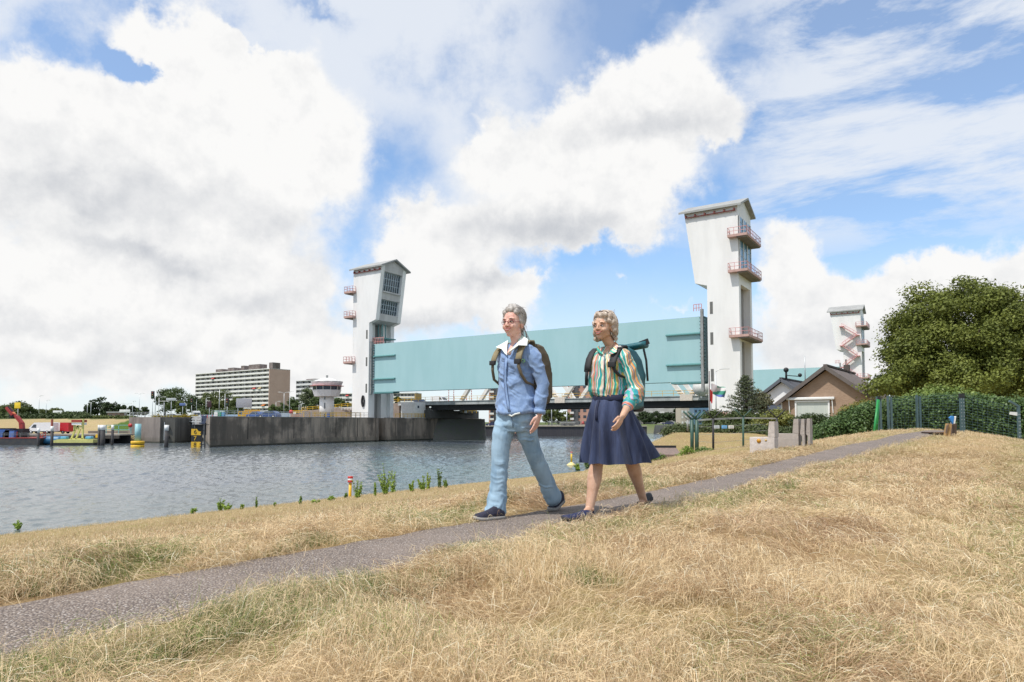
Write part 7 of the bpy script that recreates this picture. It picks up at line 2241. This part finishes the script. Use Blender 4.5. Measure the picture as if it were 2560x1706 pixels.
# wavy bob
m_hair2 = M('hair_blonde_grey', (.62, .53, .44), .55, col2=(.34, .26, .20), scale=30, bump=.003, bscale=80)
mb = MB(); B = lambda x, y, z, r: mb.ball(P(x, y, z), r, 14, 9, rot)
B(0, -.022, .055, (.082, .096, .080)); B(.01, .048, .098, (.060, .034, .030)); B(-.02, .03, .105, (.050, .042, .030))
g_ = np.random.default_rng(8)
for k in range(110):
    a = g_.uniform(-2.3, 2.3); z = g_.uniform(-.095, .125)
    rr_ = .088 if z > -.02 else .094
    k_ = math.sqrt(max(0, 1 - (max(z, .03) - .03) ** 2 / .0118))
    x_, y_ = math.sin(a) * rr_ * k_, -.024 - math.cos(a) * .104 * k_
    if y_ > .035 and z < .075: continue
    if (y_ > -.02 or abs(a) > 1.7) and z < .03: continue
    q = .014 + .012 * g_.random()
    B(x_, y_, z, (q, q, q * 1.2))
hair = organic('hair', mb, .0045, m_hair2, pb, 1, lambda co, nm: .012 * (vnoise(co[:, 0] * 2 + co[:, 2], co[:, 1] * 2 + co[:, 2], 34) - .45))
m_str2 = M('hair_strand_blonde', (.74, .66, .57), .5, col2=(.46, .37, .29), scale=60)
def st2(g_):
    a = g_.uniform(-2.0, 2.0)
    return P(math.sin(a) * .05, -.03 - .03 * math.cos(a), .128)
def en2(g_, a):
    b = g_.uniform(-1.65, 1.65)
    return P(math.sin(b) * .098, -.03 - math.cos(b) * .115, -.01 + g_.normal() * .05)
strands(hair, m_str2, 950, 13, st2, en2, .0015, .012, (P(0, -.026, .03), rot, (.100, .116, .112)), .007)
# sunglasses pushed up
mb = MB(); mb.tube([P(.060, .030, .118), P(.076, -.012, .098), P(.084, -.045, .068)], [.004, .0045, .003], 8); mb.tube([P(.058, .034, .12), P(.0, .052, .135), P(-.058, .034, .12)], .004, 8); mb.build('sunglasses', M('sunglass_brown', (.06, .02, .015), .2), pb)
# striped blouse
sm_ = bpy.data.materials.new('striped_blouse'); sm_.use_nodes = True
t = sm_.node_tree; t.nodes.clear(); n = NT(t)
su = n.n('ShaderNodeAttribute', attribute_name='su').outputs['Fac']
tc_ = n.n('ShaderNodeTexCoord')
wn_ = n.noise(tc_.outputs['Object'], 5.0, 3, .5)
u_ = n.m('MULTIPLY_ADD', n.m('SUBTRACT', wn_, .5), .11, su)
uu = n.m('MULTIPLY', u_, 110.0)
cell = n.m('FLOOR', uu)
wh_ = n.n('ShaderNodeTexWhiteNoise', noise_dimensions='1D', **{}); n.put(wh_, 'W', cell)
rp = n.n('ShaderNodeValToRGB', {0: wh_.outputs['Value']}); rp.color_ramp.interpolation = 'CONSTANT'
cols = [(.02, .36, .33), (.70, .60, .42), (.62, .17, .07), (.03, .30, .36), (.38, .30, .06), (.05, .42, .30), (.76, .70, .60), (.66, .27, .22), (.02, .25, .22), (.46, .38, .50), (.64, .44, .10)]
el_ = rp.color_ramp.elements
el_[0].position = 0; el_[0].color = (*cols[0], 1); el_[1].position = 1 / len(cols); el_[1].color = (*cols[1], 1)
for i in range(2, len(cols)):
    e_ = el_.new(i / len(cols)); e_.color = (*cols[i], 1)
p = n.n('ShaderNodeBsdfPrincipled', {'Base Color': rp.outputs[0], 'Roughness': .55})
p.inputs['Sheen Weight'].default_value = .15
n.n('ShaderNodeOutputMaterial', {'Surface': p.outputs[0]})
mb = MB()
rows = [(1524, 1000, .140, .108, 0), (1523, 990, .150, .118, 0), (1521, 975, .168, .134, 0), (1519, 950, .168, .132, 0), (1519, 925, .166, .126, 0), (1520, 905, .168, .120, 0), (1522, 892, .166, .106, .01), (1523, 882, .150, .092, .02), (1525, 873, .108, .076, .03), (1526, 866, .070, .060, .035)]
mb.loft(torso(Bw, rows))
slv = [shL - LFT * .012, shL.lerp(elL, .45), elL, elL.lerp(wrL, .22), elL.lerp(wrL, .42)]
limb(mb, slv, [.062, .060, .066, .072, .062])
limb(mb, [shR + LFT * .012, elR, elR.lerp(wrR, .3)], [.058, .058, .058])
ax0, ax1 = np.array(shL), np.array(elL)
def su_attr(co, nm):
    O_ = np.array(Bw.O); Lf = np.array(LFT); Fw = np.array(FWD)
    r_ = co - np.array(Bw.jf(1521, 925, 0)); l = r_ @ Lf; f = r_ @ Fw
    ang = np.arctan2(l, f); s1 = ang * .145
    d_ = (ax1 - ax0) / np.linalg.norm(ax1 - ax0)
    q = co - ax0; t_ = q @ d_; rad = q - t_[:, None] * d_; dist = np.linalg.norm(rad, axis=1)
    sl = (dist < .088) & (l > .125)
    s2 = np.arctan2(rad @ Lf, rad @ Fw) * .062 + 2.0
    sr = l < -.150
    return {'su': np.where(sl, s2, np.where(sr, f + 4, s1))}
fl2 = folds([((.8, -.6, .25), .045, .010, 1.0), ((.3, 0, 1), .05, .007, 1.0), ((.8, -.6, -.1), .025, .004, 1.0)], 9)
blouse = organic('blouse', mb, .006, sm_, pb, 4, fl2, su_attr)
mb = MB(); e_ = elL.lerp(wrL, .40); e2 = elL.lerp(wrL, .60); rings_m = MB(); limb(rings_m, [e_, e2], [.060, .050])
def su2(co, nm):
    return {'su': (co @ np.array((elL - wrL).normalized())) * 1.0 + 7}
organic('sleeve_cuff', rings_m, .006, sm_, blouse, 2, None, su2)
J2 = lambda px, py, f: Bw.jf(px, py, f)
for pts3, nm_ in (([J2(1538, 852, -.02), J2(1533, 868, .05), J2(1521, 884, .118), J2(1530, 885, .125), J2(1541, 880, .105), J2(1545, 862, .04)], 1), ([J2(1499, 866, .03), J2(1499, 876, .075), J2(1509, 888, .115), J2(1500, 884, .118), J2(1492, 878, .10), J2(1492, 868, .05)], 2)):
    c_ = flap('collar', pts3, sm_, blouse, .004)
    a = c_.data.attributes.new('su', 'FLOAT', 'POINT')
    a.data.foreach_set('value', [(v.co.x * .8 + v.co.z * .5) * 1.2 for v in c_.data.vertices])
strap('placket_shadow', [J2(1513, 890, .122), J2(1511, 915, .132), J2(1510, 945, .138), J2(1511, 975, .140)], .005, .006, LFT, M('placket_shade', (.08, .06, .05), .8), blouse)  # dark strip standing in for the shade along the placket edge
# skirt with waistband, pleats swinging back
m_skirt = M('skirt_navy_sheen', (.012, .020, .056), .8, col2=(.036, .054, .125), scale=16, sheen=.12, bump=.0012, bscale=200, stretch=(1, 1, .16))  # lighter vertical streaks: the cloth's sheen put into the colour
n_ = 120; rings = []
wc = Bw.jf(1524, 995, 0); hz = Bw.jf(1568, 1157, -.15).z
for i, q in enumerate(np.linspace(0, 1, 22)):
    zc = wc.z + (hz - wc.z) * q
    flare = q ** .85
    a = .148 + (.255 - .148) * flare; b = .112 + (.40 - .112) * flare
    fo = -.005 - .19 * q ** 1.2; lo_ = .0 + .012 * q
    if q < .12: a *= 1.0; b *= 1.0
    ctr = Bw.O + LFT * lo_ + FWD * fo; ctr.z = zc
    rg = []
    for k in range(n_):
        t_ = 2 * math.pi * k / n_
        fold = (.85 * (abs(math.sin(t_ * 6 + .4 * math.sin(t_ * 2 + q * 1.5))) ** .7 - .6) + math.sin(t_ * 9 + .8 * math.sin(t_ * 2 + q * 1.5)) * .5 + .35 * math.sin(t_ * 14 + 1.3) + .2 * math.sin(t_ * 5 + 4 * q)) * .060 * q ** .8
        ca, sa = math.cos(t_), math.sin(t_)
        back = max(0, -sa)
        rg.append(ctr + LFT * ((a + fold) * ca) + FWD * ((b + fold) * sa) + UP * (.15 * q ** 2 * back ** 1.3 + .006 * math.sin(t_ * 9) * q))
    rings.append(rg)
inner = [[p + (rings[i][0] * 0) + (Bw.O - p).normalized() * 0 for p in rg] for i, rg in enumerate(rings)]
mb = MB(); mb.loft(rings, caps=False)
# inside of the cloth
ins = [[Vector((p.x, p.y, p.z)) + ((sum((q_ for q_ in rg), Vector()) / n_) - p).normalized() * .006 for p in rg] for rg in rings]
mb.loft(ins, caps=False)
sk_ = mb.build('skirt', m_skirt, pb)
mb = MB(); mb.loft([ringpts(wc + UP * z_, a_, b_, 0, 40) for z_, a_, b_ in ((-.03, .154, .118), (-.02, .158, .122), (.02, .152, .117), (.024, .146, .112))]); mb.build('waistband', M('waistband_navy', (.012, .017, .05), .8, bump=.002, bscale=90), sk_)
strap('belt_tie', [J2(1497, 1000, .13), J2(1493, 1018, .15), J2(1490, 1036, .17), J2(1491, 1050, .18)], .022, .01, LFT, M('waistband_navy', (.012, .017, .05), .8), sk_)
# slip-on shoes
m_navy2 = M('shoe_navy_blue', (.012, .018, .06), .8, col2=(.02, .028, .08), scale=30)
heelR = gpt(Bw, 1482, 1300); toeR = heelR + (gpt(Bw, 1416, 1303) - heelR).normalized() * .26
sh = shoe(pb, heelR, toeR, 0, m_navy2, m_soled, .045, .068)
mb = MB(); mb.ball(anR - UP * .035 - FWD * .035, (.022, .014, .042), 10, 8, fr); mb.build('heel_tab', m_navy2, sh)
toeL = gpt(Bw, 1601, 1267); heelL = toeL - FWD * .20
sh = shoe(pb, heelL, toeL, 0, m_black, m_soled, .043, .06, tilt=.25)
# teal roll top backpack
m_tealp = M('pack_petrol', (.012, .125, .150), .55, col2=(.01, .085, .11), scale=4, bump=.002, bscale=40); m_strap2 = M('strap_black', (.022, .022, .025), .7)
bp2 = thing('backpack', 'petrol blue roll-top backpack worn by the woman in the striped blouse', 'backpack', Bw.p(0, -.2, 1.0))
mb, c0, c1, H = pack(Bw, '', '', 1520, 872, 1024, .165, .10, .3, .465, m_tealp, bp2)
organic('main_bag', mb, .008, m_tealp, bp2, 3, folds([((0, 0, 1), .12, .008, 1.0), ((.5, 0, 1), .08, .004, 1.0)], 6))
zr2 = c0.z
mb = MB()
rings = []
for l in np.linspace(-.19, .19, 9):
    cc = Bw.O + LFT * l + FWD * -.33; cc.z = zr2 + .018 + .05 * abs(l) * 2
    rings.append([cc + FWD * (.055 * math.cos(a)) * (1.25 - abs(l)) + UP * (.032 * math.sin(a)) for a in np.linspace(0, 2 * math.pi, 14, endpoint=False)])
mb.loft(rings); mb.build('roll_top', m_tealp, bp2)
mb = MB(); mb.bar(Bw.O + LFT * .15 + FWD * -.30 + UP * (zr2 - Bw.O.z + .04), Bw.O + LFT * .2 + FWD * -.36 + UP * (zr2 - Bw.O.z + .07), .02, .05); mb.build('roll_clip', m_strap2, bp2)
strap('side_strap', [Bw.O + LFT * .168 + FWD * -.33 + UP * (zr2 - Bw.O.z), Bw.O + LFT * .178 + FWD * -.36 + UP * (zr2 - Bw.O.z - .10), Bw.O + LFT * .180 + FWD * -.38 + UP * (zr2 - Bw.O.z - .28)], .03, .01, FWD, m_strap2, bp2)
strap('back_strap', [Bw.O + LFT * .02 + FWD * -.43 + UP * (zr2 - Bw.O.z - .06), Bw.O + LFT * .02 + FWD * -.475 + UP * (zr2 - Bw.O.z - .25), Bw.O + LFT * .02 + FWD * -.46 + UP * (zr2 - Bw.O.z - .42)], .04, .01, LFT, m_strap2, bp2)
T = frame(Bw.O + FWD * -.36 + UP * (c1.z - Bw.O.z + .0), LFT, -FWD)
mb = MB(T); mb.rbox(-.135, .135, -.12, .06, -.02, .06, .03); mb.build('base_panel', m_strap2, bp2)
zt = Bw.jf(1560, 869, 0).z
shoulder_strap(Bw, 1, .11, zt, [(.09, -.13, zt - .08), (.10, -.11, zt - .01), (.115, -.06, zt + .020), (.118, .0, zt + .012), (.114, .05, zt - .02), (.108, .092, zt - .07), (.105, .118, zt - .12), (.104, .130, zt - .16)], .070, m_strap2, bp2)
shoulder_strap(Bw, 1, .11, zt, [(.11, .132, zt - .15), (.125, .125, zt - .20), (.150, .09, zt - .24), (.165, -.05, zt - .27)], .028, m_strap2, bp2, 'webbing')
shoulder_strap(Bw, -1, .11, zt, [(.09, -.13, zt - .10), (.10, -.11, zt - .02), (.120, -.06, zt + .012), (.125, .0, zt + .004), (.130, .05, zt - .03), (.135, .095, zt - .09), (.138, .115, zt - .15), (.140, .120, zt - .20)], .066, m_strap2, bp2)
shoulder_strap(Bw, -1, .11, zt, [(.142, .120, zt - .19), (.152, .112, zt - .25), (.165, .09, zt - .31)], .028, m_strap2, bp2, 'webbing')
mb = MB(frame(Bw.O + LFT * .105 + FWD * .134 + UP * (zt - Bw.O.z - .15), LFT, FWD)); mb.rbox(-.034, .034, -.008, .014, -.024, .024, .005); mb.build('buckle', m_black, bp2)
mb = MB(frame(Bw.O + LFT * .120 + FWD * .052 + UP * (zt - Bw.O.z + .004), LFT, FWD)); mb.rbox(-.028, .028, -.01, .006, -.006, .006, .002); mb.build('pale_label', m_wht, bp2)
# ------------------------------------------------------------------ grass: standing stubble, cut straw, tufts
def blades(n, dmin, dmax, dens_pow, seed, lying, length, width, name, label, wmin=-5, wmax=34, mask=None, green_only=False, seg=4, hay=0.0, lush=0.0):
    g_ = np.random.default_rng(seed)
    # sample in view wedge: distance from the viewpoint and bearing
    u = g_.random(n); k = 2 - dens_pow
    r = (dmin ** k + u * (dmax ** k - dmin ** k)) ** (1 / k)
    a = np.radians(-55 + 110 * g_.random(n))
    x = np.sin(a) * r; y = np.cos(a) * r
    s, w_ = sw(x, y)
    e = w_ - path_c(s)
    ok = (w_ < wmax) & (w_ > wmin) & (y > .7)
    edge = np.abs(e) - (.40 + .10 * (vnoise(s, 3.3, 2.1) - .5) + .12 * (fbm(x, y, 6, 2) - .5))
    ok &= (edge > 0) | ((edge > -.14) & (g_.random(n) < .05)) | (g_.random(n) < .0012)
    gr = greenness(x, y)
    cl = fbm(x, y, 2.3, 3)
    ok &= g_.random(n) < (.34 + .9 * sstep(cl, .32, .60))
    if green_only: ok &= g_.random(n) < gr
    if mask is not None: ok &= mask(x, y, s, w_, g_)
    x, y, r, gr, cl, w_, s, e = (v[ok] for v in (x, y, r, gr, cl, w_, s, e)); m_ = len(x)
    if lush: gr = np.maximum(gr, lush)
    z = ground_z(x, y)
    tall = .6 + .9 * fbm(x + 70, y - 20, .8, 3) * (1 + .5 * sstep(fbm(x, y + 50, 3.1, 2), .5, .75))
    tall *= np.where(w_ > 6.5, .55, 1) * (1 - .5 * sstep(w_, 9, 16))
    fringe = np.exp(-((e + .65) / .3) ** 2) + .8 * np.exp(-((e - .75) / .35) ** 2)
    tall *= 1 + .25 * fringe
    tall *= 1 - .62 * np.exp(-(((x - .52) / .42) ** 2 + ((y - 5.2) / .38) ** 2))
    tall *= 1 - .5 * np.exp(-(((x + .1) / .5) ** 2 + ((y - 5.3) / .3) ** 2))
    L = length * tall * (.5 + g_.random(m_))
    W = np.maximum(width, r * (.00045 if dmax < 40 else .00036)) * (.7 + .6 * g_.random(m_))
    # combed direction varies slowly, as left by the mower
    th0 = 2 * math.pi * fbm(x, y, .45, 2) * 2.2
    th_ = th0 + g_.normal(size=m_) * (1.1 if lying else 1.3)
    dx, dy = np.cos(th_), np.sin(th_)
    t = np.linspace(0, 1, seg)[None, :]
    if lying:
        lift = (.015 + .07 * g_.random(m_) * sstep(cl, .3, .7))[:, None]
        hz = lift * (.35 + np.sin(math.pi * t) * (.6 + .6 * g_.random(m_)[:, None])) + (g_.random(m_)[:, None] - .35) * .10 * t
        cx_ = x[:, None] + dx[:, None] * L[:, None] * (t - .5); cy_ = y[:, None] + dy[:, None] * L[:, None] * (t - .5)
        bend = (g_.normal(size=m_) * .11)[:, None] * L[:, None] * np.sin(math.pi * t)
        cx_ += -dy[:, None] * bend; cy_ += dx[:, None] * bend
        gz_ = np.stack([ground_z(cx_[:, i], cy_[:, i]) for i in range(seg)], 1)
        cz_ = gz_ + hz + .004
    else:
        lean = (.15 + .75 * g_.random(m_) ** 1.5)[:, None]
        bend = lean * L[:, None] * t ** 1.8
        cx_ = x[:, None] + dx[:, None] * bend; cy_ = y[:, None] + dy[:, None] * bend
        cz_ = z[:, None] - .01 + L[:, None] * (t - .28 * lean * t ** 2)
    px_, py_ = -dy, dx
    # width axis: across the blade, turned at random
    tw = g_.normal(size=m_) * .8
    wx = px_ * np.cos(tw); wy = py_ * np.cos(tw); wz = np.sin(tw)
    if not lying:
        rot = g_.random(m_) * math.pi; wx, wy, wz = np.cos(rot), np.sin(rot), np.zeros(m_)
    taper = (1 - .85 * t ** 1.5) if not lying else (1 - .5 * np.abs(2 * t - 1) ** 2)
    hw = (W[:, None] * .5) * taper
    A = np.stack([cx_ - wx[:, None] * hw, cy_ - wy[:, None] * hw, cz_ - wz[:, None] * hw], -1)
    B = np.stack([cx_ + wx[:, None] * hw, cy_ + wy[:, None] * hw, cz_ + wz[:, None] * hw], -1)
    vv = np.stack([A, B], 2).reshape(m_, seg * 2, 3)
    base = (np.arange(m_) * seg * 2)[:, None, None]
    q0 = np.array([[2 * i, 2 * i + 1, 2 * i + 3, 2 * i + 2] for i in range(seg - 1)])[None]
    q = (base + q0).reshape(-1, 4)
    # colours: straw, pale straw, reddish brown, green
    c = g_.random(m_)[:, None]; tone = fbm(x - 12, y + 31, .7, 3)[:, None]
    straw_ = np.array([.76, .60, .37]) * (.65 + .55 * c)
    brown_ = np.array([.55, .385, .25]) * (.6 + .6 * c)
    green_ = np.array([.24, .29, .09]) * (.6 + .8 * c)
    dgreen_ = np.array([.09, .17, .035]) * (.7 + .7 * c)
    if hay: brown_ = np.array([.42, .27, .15]) * (.6 + .6 * c)
    bsel = (g_.random(m_)[:, None] < hay + .08 + .42 * sstep(tone, .52, .72)) * 1.0
    col = straw_ * (1 - bsel) + brown_ * bsel
    gs = g_.random(m_)
    isg = (gs < gr * (.95 if not lying else .35))[:, None] * 1.0
    col = col * (1 - isg) + green_ * isg
    isd = (g_.random(m_) < sstep(gr, .55, .9) * (.6 if not lying else .1))[:, None] * 1.0
    col = col * (1 - isd) + dgreen_ * isd
    pale = (g_.random(m_) < .06)[:, None] * 1.0
    col = col * (1 - pale) + np.array([.88, .82, .62]) * pale
    fb_ = (sstep(r, 5, 18) * .55)[:, None]
    col = col * (1 - fb_) + np.array([.52, .40, .235]) * fb_
    col = np.repeat(col, seg * 2, 0)
    o = np_mesh(name, vv.reshape(-1, 3), q, m_grass, col=col)
    return tag(o, label, 'grass', kind='stuff')
def hay_mask(x, y, s, w_, g_):
    return (fbm(x + 3, y - 8, 1.5, 3) > .57) | ((np.abs(w_ - path_c(s) - 1.25) < .45) & (fbm(x - 6, y, 1.2, 2) > .5))
def lush_mask(x, y, s, w_, g_):
    e = w_ - path_c(s)
    return ((np.abs(e - .72) < .26) & (fbm(x + 30, y, 1.25, 2) > .53)) | ((np.abs(e + .68) < .22) & (fbm(x - 2, y + 7, 1.4, 2) > .53)) | (fbm(x + 15, y + 33, 1.1, 3) > .80)
m_grass = foliage_mat('grass_blades', 1.0, .6, .28)
GD = 1.0
blades(int(250000 * GD), 1.2, 16, 1.30, 1, False, .050, .0016, 'grass', 'short standing stubble of dry grass', seg=3)
blades(int(430000 * GD), 1.2, 16, 1.25, 2, True, .095, .0013, 'straw', 'loose cut straw lying on the dike', seg=4)
blades(int(170000 * GD), 10, 48, 1.0, 3, False, .06, .002, 'grass_beyond', 'dry grass farther along the dike', seg=3)
blades(int(170000 * GD), 10, 48, 1.0, 4, True, .11, .002, 'straw_beyond', 'cut straw farther along the dike', seg=3)
def tufts(x, y, s, w_, g_):
    e = w_ - path_c(s)
    return (np.abs(e + .62) < .38) & (fbm(x, y, 1.1, 2) > .40) | (np.abs(e - .95) < .5) & (fbm(x + 9, y + 4, 1.3, 2) > .50) | (fbm(x + 5, y + 3, .9, 3) > .66)
blades(int(110000 * GD), 1.2, 24, 1.25, 5, False, .105, .0019, 'grass_tufts', 'taller tufts of half green grass beside the path', mask=tufts)

blades(int(430000 * GD), 1.2, 20, 1.25, 6, True, .12, .0014, 'hay', 'brown heaps of raked hay among the stubble', mask=hay_mask, hay=.55)
blades(int(900000 * GD), 1.2, 17, 1.25, 7, False, .062, .0022, 'green_grass', 'fresh green grass in small patches beside the path', mask=lush_mask, lush=.93)
